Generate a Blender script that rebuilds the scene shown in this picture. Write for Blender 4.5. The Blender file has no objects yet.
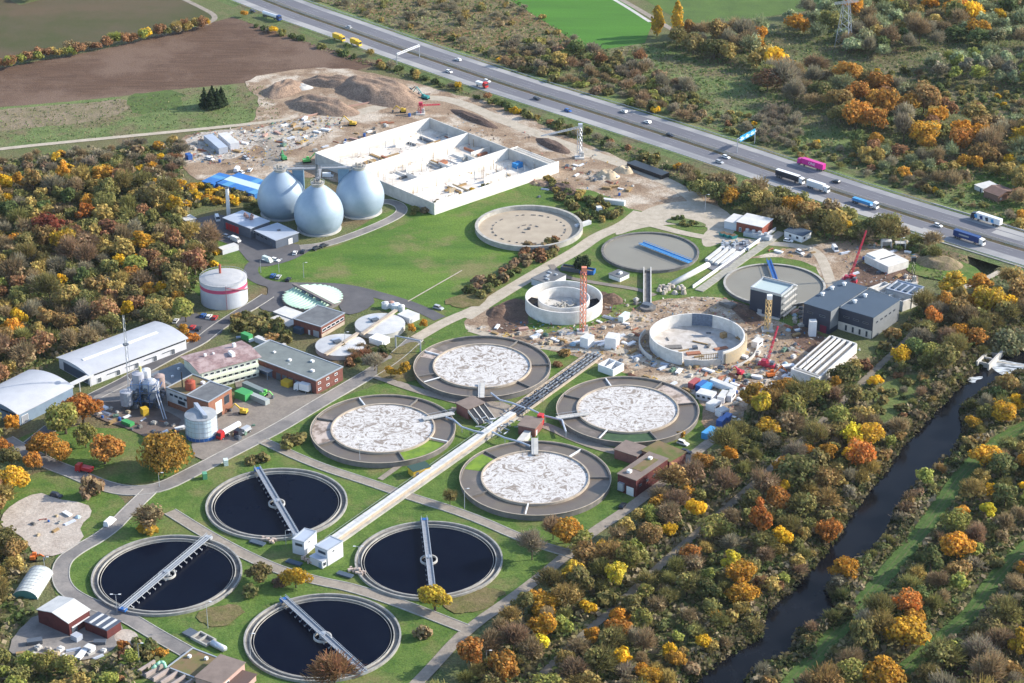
import bpy, math, random
import numpy as np
from mathutils import Vector, noise as mnoise
from mathutils.geometry import tessellate_polygon
R = math.radians
scn = bpy.context.scene
col = scn.collection
random.seed(7); rng = np.random.default_rng(11)

# ------------------------------------------------------------------ camera
FPX, PITCH, CAMH = 2148.3, 25.848, 400.0
cam_d = bpy.data.cameras.new('camera'); cam = bpy.data.objects.new('camera', cam_d); col.objects.link(cam)
cam.location = (0, 0, CAMH); cam.rotation_euler = (R(90 - PITCH), 0, 0)
cam_d.sensor_width = 36; cam_d.lens = FPX / 1024 * 36; cam_d.clip_start = 1; cam_d.clip_end = 20000
scn.camera = cam
# ------------------------------------------------------------------ sky, sun, exposure
SUN_EL, SUN_AZ = 27.0, 12.0            # azimuth measured from +X towards +Y
w = bpy.data.worlds.new('World'); scn.world = w; w.use_nodes = True
nt = w.node_tree; bg = nt.nodes['Background']
sky = nt.nodes.new('ShaderNodeTexSky'); sky.sky_type = 'NISHITA'; sky.sun_disc = False
sky.sun_elevation = R(SUN_EL); sky.sun_rotation = R(90 - SUN_AZ); sky.altitude = 200
nt.links.new(sky.outputs[0], bg.inputs[0]); bg.inputs[1].default_value = 0.15
sd = bpy.data.lights.new('sun', 'SUN'); sd.energy = 3.7; sd.angle = R(0.5); sd.color = (1, .925, .80)
so = bpy.data.objects.new('sun', sd); col.objects.link(so)
sv = Vector((math.cos(R(SUN_AZ)) * math.cos(R(SUN_EL)), math.sin(R(SUN_AZ)) * math.cos(R(SUN_EL)), math.sin(R(SUN_EL))))
so.rotation_euler = sv.to_track_quat('Z', 'Y').to_euler(); so.location = (300, 900, 300)
vs = scn.view_settings; vs.view_transform = 'Standard'; vs.look = 'None'; vs.gamma = 1; vs.use_curve_mapping = False
vs.exposure = 1.0
scn.cycles.max_bounces = 5; scn.cycles.transparent_max_bounces = 4

# ------------------------------------------------------------------ helpers
_cp, _sp = math.cos(R(PITCH)), math.sin(R(PITCH))
def G(x, y, z=0.0):
    """photo measurement -> point of the site at height z"""
    dx, dy = x - 512, 341.5 - y
    d = Vector((dx, _cp * FPX + _sp * dy, -_sp * FPX + _cp * dy))
    t = (CAMH - z) / -d.z
    return Vector((d.x * t, d.y * t, z))
def Q(ox, oy, s, pts):
    return [(ox + a / s, oy + b / s) for a, b in pts]

class MB:
    def __init__(s, org=(0, 0, 0)): s.v = []; s.f = []; s.o = Vector(org)
    def add(s, vs, fs):
        n = len(s.v); s.v += [Vector(v) - s.o for v in vs]; s.f += [tuple(i + n for i in f) for f in fs]; return s
    def quad(s, a, b, c, d): return s.add([a, b, c, d], [(0, 1, 2, 3)])
    def hexa(s, b, t):
        return s.add(list(b) + list(t), [(3, 2, 1, 0), (4, 5, 6, 7), (0, 1, 5, 4), (1, 2, 6, 5), (2, 3, 7, 6), (3, 0, 4, 7)])
    def box(s, c, sz, rot=0.0):
        c = Vector(c); hx, hy, hz = sz[0] / 2, sz[1] / 2, sz[2] / 2; ca, sa = math.cos(rot), math.sin(rot)
        P = lambda x, y, z: c + Vector((x * ca - y * sa, x * sa + y * ca, z))
        return s.hexa([P(-hx, -hy, -hz), P(hx, -hy, -hz), P(hx, hy, -hz), P(-hx, hy, -hz)], [P(-hx, -hy, hz), P(hx, -hy, hz), P(hx, hy, hz), P(-hx, hy, hz)])
    def prism(s, poly, z0, z1):
        n = len(poly); a = 0
        for i in range(n):
            x1, y1 = poly[i][0], poly[i][1]; x2, y2 = poly[(i + 1) % n][0], poly[(i + 1) % n][1]; a += x1 * y2 - x2 * y1
        if a < 0: poly = poly[::-1]
        vs_ = [(p[0], p[1], z0) for p in poly] + [(p[0], p[1], z1) for p in poly]
        return s.add(vs_, [tuple(range(n))[::-1], tuple(range(n, 2 * n))] + [(i, (i + 1) % n, (i + 1) % n + n, i + n) for i in range(n)])
    def cyl(s, c, r, z0, z1, n=16, r2=None):
        r2 = r if r2 is None else r2; vs_ = []
        for rr, z in ((r, z0), (r2, z1)):
            vs_ += [(c[0] + rr * math.cos(2 * math.pi * i / n), c[1] + rr * math.sin(2 * math.pi * i / n), z) for i in range(n)]
        return s.add(vs_, [tuple(range(n))[::-1], tuple(range(n, 2 * n))] + [(i, (i + 1) % n, (i + 1) % n + n, i + n) for i in range(n)])
    def ring(s, c, r0, r1, z0, z1, n=96, a0=0.0, a1=2 * math.pi, z1i=None):
        full = abs(a1 - a0 - 2 * math.pi) < 1e-4; m = n if full else n + 1; vs_ = []; zi = z1 if z1i is None else z1i
        for i in range(m):
            a = a0 + (a1 - a0) * i / n; ca, sa = math.cos(a), math.sin(a)
            vs_ += [(c[0] + r0 * ca, c[1] + r0 * sa, z0), (c[0] + r1 * ca, c[1] + r1 * sa, z0), (c[0] + r1 * ca, c[1] + r1 * sa, z1), (c[0] + r0 * ca, c[1] + r0 * sa, zi)]
        fs = []
        for i in range(n):
            j = (i + 1) % m
            for k in range(4):
                l = (k + 1) % 4; fs.append((4 * i + k, 4 * j + k, 4 * j + l, 4 * i + l))
        if not full: fs += [(0, 1, 2, 3), (4 * n + 3, 4 * n + 2, 4 * n + 1, 4 * n)]
        return s.add(vs_, fs)
    def disc(s, c, r, z, n=64): return s.add([(c[0] + r * math.cos(2 * math.pi * i / n), c[1] + r * math.sin(2 * math.pi * i / n), z) for i in range(n)], [tuple(range(n))])
    def lathe(s, c, prof, n=48):
        vs_ = []; 
        for r_, z in prof: vs_ += [(c[0] + r_ * math.cos(2 * math.pi * i / n), c[1] + r_ * math.sin(2 * math.pi * i / n), c[2] + z) for i in range(n)]
        fs = []
        for k in range(len(prof) - 1): fs += [(k * n + i, k * n + (i + 1) % n, (k + 1) * n + (i + 1) % n, (k + 1) * n + i) for i in range(n)]
        fs.append(tuple(range((len(prof) - 1) * n, len(prof) * n))); fs.append(tuple(range(n))[::-1])
        return s.add(vs_, fs)
    def bar(s, a, b, r, n=4, r2=None):
        a, b = Vector(a), Vector(b); d = (b - a)
        if d.length < 1e-6: return s
        q = d.to_track_quat('Z', 'Y'); r2 = r if r2 is None else r2; vs_ = []
        for p, rr in ((a, r), (b, r2)):
            vs_ += [p + q @ Vector((rr * math.cos(2 * math.pi * (i + .5) / n), rr * math.sin(2 * math.pi * (i + .5) / n), 0)) for i in range(n)]
        return s.add(vs_, [tuple(range(n))[::-1], tuple(range(n, 2 * n))] + [(i, (i + 1) % n, (i + 1) % n + n, i + n) for i in range(n)])
    def beam(s, a, b, wd, z0, z1):
        """upright-sided beam from a to b (plan points)"""
        a, b = Vector((a[0], a[1])), Vector((b[0], b[1])); d = (b - a).normalized(); n = Vector((-d.y, d.x)) * wd / 2
        p = [a - n, b - n, b + n, a + n]
        return s.hexa([(q.x, q.y, z0) for q in p], [(q.x, q.y, z1) for q in p])
    def build(s, name, mat, parent=None, smooth=False, loc=None):
        me = bpy.data.meshes.new(name); me.from_pydata([tuple(v) for v in s.v], [], s.f); me.update()
        if smooth:
            for p in me.polygons: p.use_smooth = True
        me.materials.append(mat)
        o = bpy.data.objects.new(name, me); col.objects.link(o)
        if loc is not None: o.location = loc
        if parent is not None: o.parent = parent
        return o
def tag(o, label=None, cat=None, group=None, kind=None):
    if label: o['label'] = label
    if cat: o['category'] = cat
    if group: o['group'] = group
    if kind: o['kind'] = kind
    return o
def empty(name, loc, label, cat, group=None, rz=0.0):
    o = bpy.data.objects.new(name, None); col.objects.link(o); o.empty_display_size = 1
    o.location = loc; o.rotation_euler = (0, 0, rz); tag(o, label, cat, group); return o
def struct(name, mb, mat, **k): return tag(mb.build(name, mat, **k), kind='structure')
def copy_tree(o, parent=None):
    c = o.copy(); col.objects.link(c); c.parent = parent
    for ch in KIDS.get(o.name, []): copy_tree(ch, c)
    return c
KIDS = {}
def register(o):
    """remember the children of a prototype (one walk, then cheap copies)"""
    for ob in [o] + [c for c in bpy.data.objects if c.parent == o]:
        KIDS[ob.name] = [c for c in bpy.data.objects if c.parent == ob]

# ------------------------------------------------------------------ materials
MATS = {}
def pmat(name, c, rough=.8, metal=0.0, c2=None, scale=.5, amt=.5, bump=0.0, spec=.5, detail=4, objrand=0.0, trans=0.0, lo=.35, hi=.65, c3=None, scale3=.05, lo3=.45, hi3=.6, stretch=None, fine=0.0, fscale=1.1):
    if name in MATS: return MATS[name]
    m = bpy.data.materials.new(name); m.use_nodes = True; t = m.node_tree; N = t.nodes; L = t.links
    b = N['Principled BSDF']; b.inputs['Roughness'].default_value = rough; b.inputs['Metallic'].default_value = metal
    b.inputs['Specular IOR Level'].default_value = (spec if rough < .7 else .12)
    c = tuple(c) + (1,); out = None
    if c2 is None and objrand == 0: b.inputs['Base Color'].default_value = c
    else:
        c2 = tuple(c2 if c2 else c[:3]) + (1,)
        g = N.new('ShaderNodeNewGeometry'); nz = N.new('ShaderNodeTexNoise'); nz.inputs['Scale'].default_value = scale; nz.inputs['Detail'].default_value = detail; nz.inputs['Roughness'].default_value = .62
        if stretch:
            mp = N.new('ShaderNodeMapping'); mp.inputs['Rotation'].default_value = (0, 0, stretch[0]); mp.inputs['Scale'].default_value = (stretch[1], stretch[2], 1)
            L.new(g.outputs['Position'], mp.inputs[0]); L.new(mp.outputs[0], nz.inputs['Vector'])
        else: L.new(g.outputs['Position'], nz.inputs['Vector'])
        mr = N.new('ShaderNodeMapRange'); mr.inputs[1].default_value = lo; mr.inputs[2].default_value = hi; L.new(nz.outputs[0], mr.inputs[0])
        mx = N.new('ShaderNodeMix'); mx.data_type = 'RGBA'; mx.inputs[6].default_value = c; mx.inputs[7].default_value = c2; L.new(mr.outputs[0], mx.inputs[0]); out = mx.outputs[2]
        if c3:
            n3 = N.new('ShaderNodeTexNoise'); n3.inputs['Scale'].default_value = scale3; n3.inputs['Detail'].default_value = 5; n3.inputs['Roughness'].default_value = .65; L.new(g.outputs['Position'], n3.inputs['Vector'])
            m3 = N.new('ShaderNodeMapRange'); m3.inputs[1].default_value = lo3; m3.inputs[2].default_value = hi3; L.new(n3.outputs[0], m3.inputs[0])
            mx3 = N.new('ShaderNodeMix'); mx3.data_type = 'RGBA'; mx3.inputs[7].default_value = tuple(c3) + (1,); L.new(m3.outputs[0], mx3.inputs[0]); L.new(out, mx3.inputs[6]); out = mx3.outputs[2]
        if fine:
            nf = N.new('ShaderNodeTexNoise'); nf.inputs['Scale'].default_value = fscale; nf.inputs['Detail'].default_value = 3; nf.inputs['Roughness'].default_value = .7; L.new(g.outputs['Position'], nf.inputs['Vector'])
            mf = N.new('ShaderNodeMapRange'); mf.inputs[1].default_value = .3; mf.inputs[2].default_value = .7; mf.inputs[3].default_value = 1 - fine; mf.inputs[4].default_value = 1 + fine; L.new(nf.outputs[0], mf.inputs[0])
            vm = N.new('ShaderNodeVectorMath'); vm.operation = 'SCALE'; L.new(out, vm.inputs[0]); L.new(mf.outputs[0], vm.inputs['Scale']); out = vm.outputs[0]
            bp0 = N.new('ShaderNodeBump'); bp0.inputs['Strength'].default_value = 1; bp0.inputs['Distance'].default_value = fine * .8; L.new(nf.outputs[0], bp0.inputs['Height']); L.new(bp0.outputs[0], b.inputs['Normal'])
        if objrand:
            oi = N.new('ShaderNodeObjectInfo'); r_ = N.new('ShaderNodeMapRange'); r_.inputs[3].default_value = 1 - objrand; r_.inputs[4].default_value = 1 + objrand
            L.new(oi.outputs['Random'], r_.inputs[0]); h = N.new('ShaderNodeHueSaturation'); L.new(r_.outputs[0], h.inputs['Value']); L.new(out, h.inputs['Color'])
            r2 = N.new('ShaderNodeMapRange'); r2.inputs[3].default_value = .5 - objrand * .06; r2.inputs[4].default_value = .5 + objrand * .06
            ml = N.new('ShaderNodeMath'); ml.operation = 'MULTIPLY'; ml.inputs[1].default_value = 7.31; fr = N.new('ShaderNodeMath'); fr.operation = 'FRACT'
            L.new(oi.outputs['Random'], ml.inputs[0]); L.new(ml.outputs[0], fr.inputs[0]); L.new(fr.outputs[0], r2.inputs[0]); L.new(r2.outputs[0], h.inputs['Hue']); out = h.outputs[0]
        L.new(out, b.inputs['Base Color'])
        if bump:
            bp = N.new('ShaderNodeBump'); bp.inputs['Strength'].default_value = 1; bp.inputs['Distance'].default_value = bump; L.new(nz.outputs[0], bp.inputs['Height']); L.new(bp.outputs[0], b.inputs['Normal'])
    if trans:
        tr = N.new('ShaderNodeBsdfTranslucent'); mxs = N.new('ShaderNodeMixShader'); mxs.inputs[0].default_value = trans
        if out: L.new(out, tr.inputs[0])
        else: tr.inputs[0].default_value = c
        L.new(b.outputs[0], mxs.inputs[1]); L.new(tr.outputs[0], mxs.inputs[2]); L.new(mxs.outputs[0], N['Material Output'].inputs[0])
    MATS[name] = m; return m

concrete = pmat('concrete', (.46, .44, .40), c2=(.32, .31, .285), scale=.35)
concrete_light = pmat('concrete_light', (.56, .54, .51), c2=(.44, .43, .405), scale=.3, detail=6)
concrete_white = pmat('concrete_white', (.72, .70, .67), c2=(.56, .545, .515), scale=.4, detail=8)
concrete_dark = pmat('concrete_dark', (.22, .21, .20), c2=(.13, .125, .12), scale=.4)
steel = pmat('steel', (.40, .43, .47), rough=.5, metal=.3)
steel_dark = pmat('steel_dark', (.12, .14, .17), rough=.5, metal=.3)
white_paint = pmat('white_paint', (.8, .8, .8), rough=.5, c2=(.7, .71, .73), scale=.5)
glass_dark = pmat('glass_dark', (.03, .04, .055), rough=.15)
roof_grey = pmat('roof_grey', (.17, .18, .19), c2=(.12, .125, .135), scale=.25)
roof_metal = pmat('roof_metal', (.52, .56, .63), rough=.4, metal=.25, c2=(.45, .49, .56), scale=.15)
roof_white = pmat('roof_white', (.64, .63, .61), c2=(.52, .52, .51), scale=.25)
brick_red = pmat('brick_red', (.20, .085, .07), c2=(.15, .065, .055), scale=.8)
brick_orange = pmat('brick_orange', (.30, .14, .095), c2=(.23, .105, .07), scale=.8)
red_paint = pmat('red_paint', (.5, .03, .035), rough=.4)
blue_paint = pmat('blue_paint', (.02, .12, .38), rough=.4)
teal_paint = pmat('teal_paint', (.02, .22, .22), rough=.4)
yellow_paint = pmat('yellow_paint', (.65, .42, .04), rough=.4)
orange_paint = pmat('orange_paint', (.65, .17, .03), rough=.45)
green_paint = pmat('green_paint', (.06, .32, .10), rough=.45)
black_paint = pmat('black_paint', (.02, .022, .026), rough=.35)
rubber = pmat('rubber', (.015, .015, .015), rough=.9)
timber = pmat('timber', (.38, .26, .13), c2=(.28, .19, .10), scale=1)
dirt_brown = pmat('dirt_brown', (.20, .13, .085), c2=(.12, .08, .055), scale=.25, bump=1.0, detail=8)
# ------------------------------------------------------------------ the ground sheet
def inside(px, py, poly):
    res = np.zeros(px.shape, bool); n = len(poly)
    for i in range(n):
        x1, y1 = poly[i][0], poly[i][1]; x2, y2 = poly[(i + 1) % n][0], poly[(i + 1) % n][1]
        c = ((y1 > py) != (y2 > py)); xx = (x2 - x1) * (py - y1) / ((y2 - y1) if y2 != y1 else 1e-9) + x1
        res ^= c & (px < xx)
    return res
def pdist(px, py, poly, closed=True):
    best = np.full(px.shape, 1e9); n = len(poly)
    for i in range(n if closed else n - 1):
        ax, ay = poly[i][0], poly[i][1]; bx, by = poly[(i + 1) % n][0], poly[(i + 1) % n][1]
        L2 = (bx - ax) ** 2 + (by - ay) ** 2 + 1e-9; t = np.clip(((px - ax) * (bx - ax) + (py - ay) * (by - ay)) / L2, 0, 1)
        best = np.minimum(best, np.hypot(px - ax - t * (bx - ax), py - ay - t * (by - ay)))
    return best
RIV_L = [(640, 740), (684, 683), (710, 662), (741, 641), (760, 631), (764, 605), (790, 585), (823, 549), (843, 523), (850, 508), (861, 494), (887, 463), (900, 442), (928, 414), (948, 391), (969, 373), (982, 360), (1002, 345), (1020, 335), (1050, 322), (1100, 300)]
RIV_R = [(1110, 345), (1060, 356), (1024, 366), (1003, 374), (989, 383), (962, 405), (966, 427), (954, 448), (930, 468), (915, 483), (897, 508), (887, 534), (854, 559), (828, 582), (838, 603), (823, 618), (800, 625), (792, 648), (764, 660), (751, 672), (735, 690), (690, 745)]
river_poly = [G(*p).xy for p in RIV_L + RIV_R]
under_line = [G(*p).xy for p in [(962, 275), (978, 267), (1000, 248), (1040, 215), (1070, 190)]]
def ground_h(X, Y):
    ins = inside(X, Y, river_poly); d = pdist(X, Y, river_poly); sd_ = np.where(ins, -d, d)
    z = -4.2 * np.clip(1 - (sd_ + 1.5) / 6.0, 0, 1)
    u = pdist(X, Y, under_line, False); z2 = -4.5 * np.clip(1 - (u - 4) / 5.0, 0, 1)
    return np.minimum(z, z2)
def axis(segs):
    out = []
    for a, b, st in segs: out += list(np.arange(a, b, st))
    out.append(segs[-1][1]); return np.array(out, float)
xs = axis([(-9000, -1000, 2000), (-1000, -300, 100), (-300, 60, 12), (60, 340, 2.2), (340, 900, 80), (900, 9000, 2025)])
ys = axis([(-3000, 400, 340), (400, 540, 20), (540, 960, 2.4), (960, 1500, 12), (1500, 3000, 150), (3000, 15000, 2000)])
GX, GY = np.meshgrid(xs, ys); GZ = ground_h(GX, GY) 
def grid_mesh(name, X, Y, Z, mat):
    h, w_ = X.shape; me = bpy.data.meshes.new(name)
    v = np.stack([X, Y, Z], -1).reshape(-1, 3); idx = np.arange(h * w_).reshape(h, w_)
    f = np.stack([idx[:-1, :-1], idx[:-1, 1:], idx[1:, 1:], idx[1:, :-1]], -1).reshape(-1, 4)
    me.vertices.add(len(v)); me.vertices.foreach_set('co', v.ravel()); me.loops.add(f.size); me.loops.foreach_set('vertex_index', f.ravel())
    me.polygons.add(len(f)); me.polygons.foreach_set('loop_start', np.arange(0, f.size, 4)); me.polygons.foreach_set('loop_total', np.full(len(f), 4)); me.update(calc_edges=True)
    me.materials.append(mat); o = bpy.data.objects.new(name, me); col.objects.link(o); return o
scrub_ground = pmat('scrub_ground', fine=0.5, c=(.15, .145, .07), c2=(.09, .125, .04), scale=.12, detail=9, c3=(.16, .125, .07), scale3=.03, lo3=.48, hi3=.62)
tag(grid_mesh('ground', GX, GY, GZ, scrub_ground), kind='structure')

# ------------------------------------------------------------------ flat cover sheets
LAY = [0.03]; ROADS = []
def smooth_poly(P, closed=True, it=2):
    for _ in range(it):
        Qn = []; n = len(P)
        for i in range(n if closed else n - 1):
            a, b = P[i], P[(i + 1) % n]; Qn += [a * .75 + b * .25, a * .25 + b * .75]
        if not closed: Qn = [P[0]] + Qn + [P[-1]]
        P = Qn
    return P
def rough_edge(P, amp, step=3.0):
    out = []; n = len(P)
    for i in range(n):
        a, b = P[i], P[(i + 1) % n]; k = max(1, int((b - a).length / step))
        for j in range(k):
            p = a + (b - a) * j / k; nv = mnoise.noise_vector(Vector((p.x * .12, p.y * .12, 3.3))) + .6 * mnoise.noise_vector(Vector((p.x * .4, p.y * .4, 7.3)))
            out.append(Vector((p.x + nv.x * amp, p.y + nv.y * amp)))
    return out
def sheet(name, pts, mat, it=2, amp=0.0, z=None, step=3.0):
    P = [G(*p).xy for p in pts]
    if it: P = smooth_poly(P, True, it)
    if amp: P = rough_edge(P, amp, step)
    if z is None: LAY[0] += .005; z = LAY[0]
    V3 = [Vector((p.x, p.y, z)) for p in P]; tris = tessellate_polygon([V3])
    mb = MB(); mb.v = V3
    for t in tris:
        a, b, c = (V3[i] for i in t)
        mb.f.append(tuple(t) if (b - a).cross(c - a).z > 0 else tuple(t)[::-1])
    return struct(name, mb, mat)
def poly_off(P, off):
    out = []; n = len(P)
    for i in range(n):
        d = (P[min(i + 1, n - 1)] - P[max(i - 1, 0)]).normalized(); out.append(P[i] + Vector((-d.y, d.x)) * off)
    return out
def resample(P, step):
    out = [P[0]]
    for a, b in zip(P[:-1], P[1:]):
        k = max(1, int((b - a).length / step)); out += [a + (b - a) * j / k for j in range(1, k + 1)]
    return out
def strip(mb, P, o0, o1, z, z1=None):
    A, B = poly_off(P, o0), poly_off(P, o1); z1 = z if z1 is None else z1
    n = len(P); vs_ = [(p.x, p.y, z) for p in A] + [(p.x, p.y, z1) for p in B]
    up = o1 > o0
    return mb.add(vs_, [((i + 1, i, i + n, i + n + 1) if not up else (i, i + 1, i + n + 1, i + n)) for i in range(n - 1)])
def road(name, pts, width, mat, kerb=None, z=None, it=2):
    P = smooth_poly([G(*p).xy for p in pts], False, it); ROADS.append((P, width / 2))
    if z is None: LAY[0] += .005; z = LAY[0]
    mb = MB(); strip(mb, P, -width / 2, width / 2, z); o = struct(name, mb, mat)
    if kerb:
        k = MB()
        for s_ in (-1, 1):
            A = poly_off(P, s_ * width / 2); B = poly_off(P, s_ * (width / 2 + .35))
            for i in range(len(P) - 1):
                k.hexa([(p.x, p.y, 0) for p in (A[i], A[i + 1], B[i + 1], B[i])], [(p.x, p.y, z + .12) for p in (A[i], A[i + 1], B[i + 1], B[i])])
        struct('kerb', k, concrete)
    return P

field_olive = pmat('field_olive', fine=0.15, c=(.115, .085, .052), c2=(.085, .078, .042), scale=.02, detail=6, stretch=(R(-38), .25, 1), c3=(.07, .075, .03), scale3=.012)
field_brown = pmat('field_brown', fine=0.3, c=(.135, .082, .055), c2=(.09, .055, .038), scale=.35, detail=9, stretch=(R(-22), .15, 1), c3=(.165, .11, .08), scale3=.02)
grass_vivid = pmat('grass_vivid', fine=0.28, c=(.12, .18, .04), c2=(.065, .125, .025), scale=.16, detail=9, c3=(.17, .165, .065), scale3=.05, lo3=.5, hi3=.66)
grass_lawn = pmat('grass_lawn', fine=0.25, c=(.125, .20, .036), c2=(.065, .135, .024), scale=.07, detail=8, stretch=(R(-52), .35, 1), c3=(.18, .175, .07), scale3=.035, lo3=.52, hi3=.66)
grass_field = pmat('grass_field', fine=0.15, c=(.075, .20, .028), c2=(.06, .155, .025), scale=.05, detail=5, stretch=(R(40), .2, 1.5))
grass_dull = pmat('grass_dull', fine=0.45, c=(.16, .20, .075), c2=(.105, .15, .05), scale=.10, detail=9, c3=(.17, .145, .08), scale3=.035, lo3=.48, hi3=.6)
straw_meadow = pmat('straw_meadow', fine=0.45, c=(.25, .20, .12), c2=(.13, .12, .055), scale=.08, detail=9, c3=(.20, .13, .06), scale3=.03)
dirt_tan = pmat('dirt_tan', fine=0.35, c=(.36, .27, .19), c2=(.22, .15, .10), scale=.10, detail=10, c3=(.50, .43, .35), scale3=.045, lo3=.5, hi3=.62)
dirt_dark = pmat('dirt_dark', fine=0.35, c=(.17, .11, .08), c2=(.10, .065, .05), scale=.18, detail=10)
gravel_light = pmat('gravel_light', fine=0.1, c=(.48, .42, .34), c2=(.38, .33, .26), scale=.25, detail=8)
gravel_path = pmat('gravel_path', fine=0.12, c=(.33, .285, .235), c2=(.25, .215, .18), scale=.3, detail=8)
asphalt = pmat('asphalt', (.135, .13, .135), c2=(.10, .098, .105), scale=.12, detail=8)
asphalt_site = pmat('asphalt_site', fine=0.08, c=(.225, .21, .20), c2=(.17, .16, .155), scale=.15, detail=8, c3=(.28, .255, .235), scale3=.06)
concrete_yard = pmat('concrete_yard', fine=0.12, c=(.27, .235, .20), c2=(.20, .175, .155), scale=.15, detail=8)
slab_pale = pmat('slab_pale', fine=0.2, c=(.50, .44, .38), c2=(.38, .32, .27), scale=.2, detail=9)
white_fleece = pmat('white_fleece', fine=0.3, c=(.52, .48, .43), c2=(.33, .28, .23), scale=.35, detail=9)

# fields, top left
sheet('ploughed_field', [(-90, -12), (0, -4), (20, 5), (60, -5), (120, -16), (165, -10), (214, 17), (196, 24), (100, 47), (0, 66), (-90, 82)], field_olive, it=0)
sheet('ploughed_field', [(-90, 82), (0, 68), (100, 50), (200, 26), (232, 17), (262, 27), (330, 49), (378, 64), (352, 72), (300, 74), (255, 82), (170, 90), (90, 100), (0, 107), (-90, 116)], field_brown, it=0, amp=.8)
sheet('meadow', [(-90, 116), (0, 107), (90, 100), (170, 90), (255, 82), (300, 80), (292, 122), (180, 131), (60, 143), (-90, 158)], grass_dull, it=1, amp=1)
sheet('fallow_strip', [(-90, 119), (0, 109), (90, 103), (130, 97), (128, 112), (90, 122), (40, 127), (-90, 142)], pmat('fallow', fine=0.35, c=(.27, .21, .15), c2=(.17, .15, .08), scale=.1, detail=9), it=1, amp=1.5)
sheet('grass_patch', [(125, 97), (160, 91), (182, 90), (186, 104), (160, 113), (135, 116)], pmat('grass_patch', fine=.2, c=(.10, .15, .04), c2=(.08, .11, .04), scale=.2), it=2, amp=4)
# meadows beyond the motorway
sheet('meadow', [(286, -20), (480, -20), (505, -5), (545, 22), (585, 45), (560, 60), (500, 62), (440, 44), (380, 22), (330, 6)], straw_meadow, it=1, amp=2)
sheet('meadow', [(560, 60), (585, 45), (650, 42), (760, 85), (850, 130), (930, 160), (1000, 172), (1030, 180), (1030, 228), (960, 210), (900, 185), (760, 146), (690, 120), (610, 98), (520, 70)], grass_dull, it=1, amp=2)
sheet('green_field', [(440, -50), (560, -50), (618, -4), (652, 24), (645, 43), (600, 50), (588, 50), (545, 22), (505, -3)], grass_field, it=0)
sheet('green_field', [(600, -50), (1000, -50), (850, -6), (812, 10), (765, 17), (705, 24), (678, 20), (632, -8)], pmat('field_green2', fine=0.2, c=(.10, .16, .04), c2=(.075, .12, .035), scale=.06, detail=7), it=0)
sheet('meadow', [(830, 60), (900, 50), (960, 78), (1030, 82), (1030, 108), (960, 112), (900, 95), (860, 80)], pmat('meadow_pink', fine=0.4, c=(.19, .155, .09), c2=(.08, .09, .035), scale=.09, detail=9), it=1, amp=3)
sheet('meadow', [(960, 180), (1030, 165), (1030, 228), (1000, 222), (975, 205)], grass_vivid, it=1, amp=2)
road('farm_track', [(600, -12), (640, 10), (676, 32)], 4, gravel_path)
road('ditch_track', [(590, -14), (622, 4), (650, 22)], 2.5, concrete_light)
road('field_track', [(160, -12), (196, 5), (219, 17), (205, 25)], 3.5, gravel_path)
# the works' own grass
sheet('lawn', [(45, 560), (100, 520), (140, 495), (200, 465), (250, 448), (330, 400), (380, 385), (440, 330), (300, 283), (255, 283), (180, 300), (200, 230), (262, 245), (330, 245), (395, 205), (470, 188), (530, 175), (600, 190), (700, 212), (760, 240), (850, 262), (830, 330), (775, 385), (730, 415), (742, 432), (692, 460), (630, 512), (560, 560), (500, 605), (430, 670), (400, 720), (120, 720), (100, 655), (60, 605)], grass_vivid, it=1, amp=.5)
sheet('lawn', [(262, 268), (330, 248), (400, 228), (440, 205), (475, 188), (500, 186), (545, 205), (552, 240), (513, 268), (490, 285), (470, 300), (445, 314), (410, 300), (350, 285), (310, 280), (262, 278)], grass_lawn, it=1, amp=.5)
sheet('lawn', [(10, 440), (60, 425), (120, 430), (160, 425), (200, 440), (195, 462), (160, 482), (120, 485), (60, 468), (30, 455)], grass_vivid, it=2, amp=.6)
sheet('lawn', [(25, 476), (60, 468), (100, 488), (124, 498), (128, 512), (100, 542), (72, 540), (90, 510), (45, 500), (0, 520), (0, 498)], grass_vivid, it=1, amp=.6)
# construction ground
sheet('construction_ground', [(168, 138), (250, 128), (262, 100), (240, 84), (262, 74), (330, 66), (400, 78), (445, 92), (500, 104), (560, 134), (640, 166), (690, 188), (728, 206), (700, 214), (640, 214), (600, 192), (560, 186), (540, 178), (470, 183), (440, 206), (395, 198), (300, 172), (262, 192), (205, 184), (178, 165)], dirt_tan, it=1, amp=1.5)
sheet('construction_ground', [(255, 128), (320, 118), (352, 112), (330, 130), (300, 150), (270, 150), (240, 140)], white_fleece, it=1, amp=1)
sheet('construction_ground', [(185, 134), (250, 128), (262, 140), (240, 158), (210, 162), (188, 158)], white_fleece, it=1, amp=1)
sheet('construction_ground', [(462, 318), (500, 305), (516, 328), (560, 335), (620, 318), (650, 300), (720, 296), (745, 308), (800, 330), (850, 345), (860, 362), (832, 380), (790, 392), (745, 402), (738, 440), (700, 430), (705, 400), (660, 382), (620, 372), (560, 352), (500, 340), (470, 332)], dirt_tan, it=1, amp=1.2)
sheet('construction_ground', [(735, 262), (790, 248), (850, 240), (900, 238), (925, 262), (916, 290), (880, 296), (840, 290), (818, 300), (830, 330), (800, 335), (798, 300), (828, 285), (810, 262), (770, 256)], dirt_tan, it=1, amp=1.2)
sheet('construction_ground', [(484, 322), (505, 298), (530, 300), (528, 330), (500, 336)], dirt_dark, it=2, amp=1)
sheet('construction_ground', [(600, 290), (612, 296), (614, 312), (600, 318), (592, 300)], dirt_dark, it=2, amp=1)
sheet('construction_ground', [(722, 300), (742, 302), (764, 316), (760, 330), (742, 320)], dirt_dark, it=2, amp=1)
sheet('construction_ground', [(848, 268), (880, 252), (912, 268), (905, 285), (870, 288), (845, 285)], dirt_dark, it=2, amp=1.5)
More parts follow.
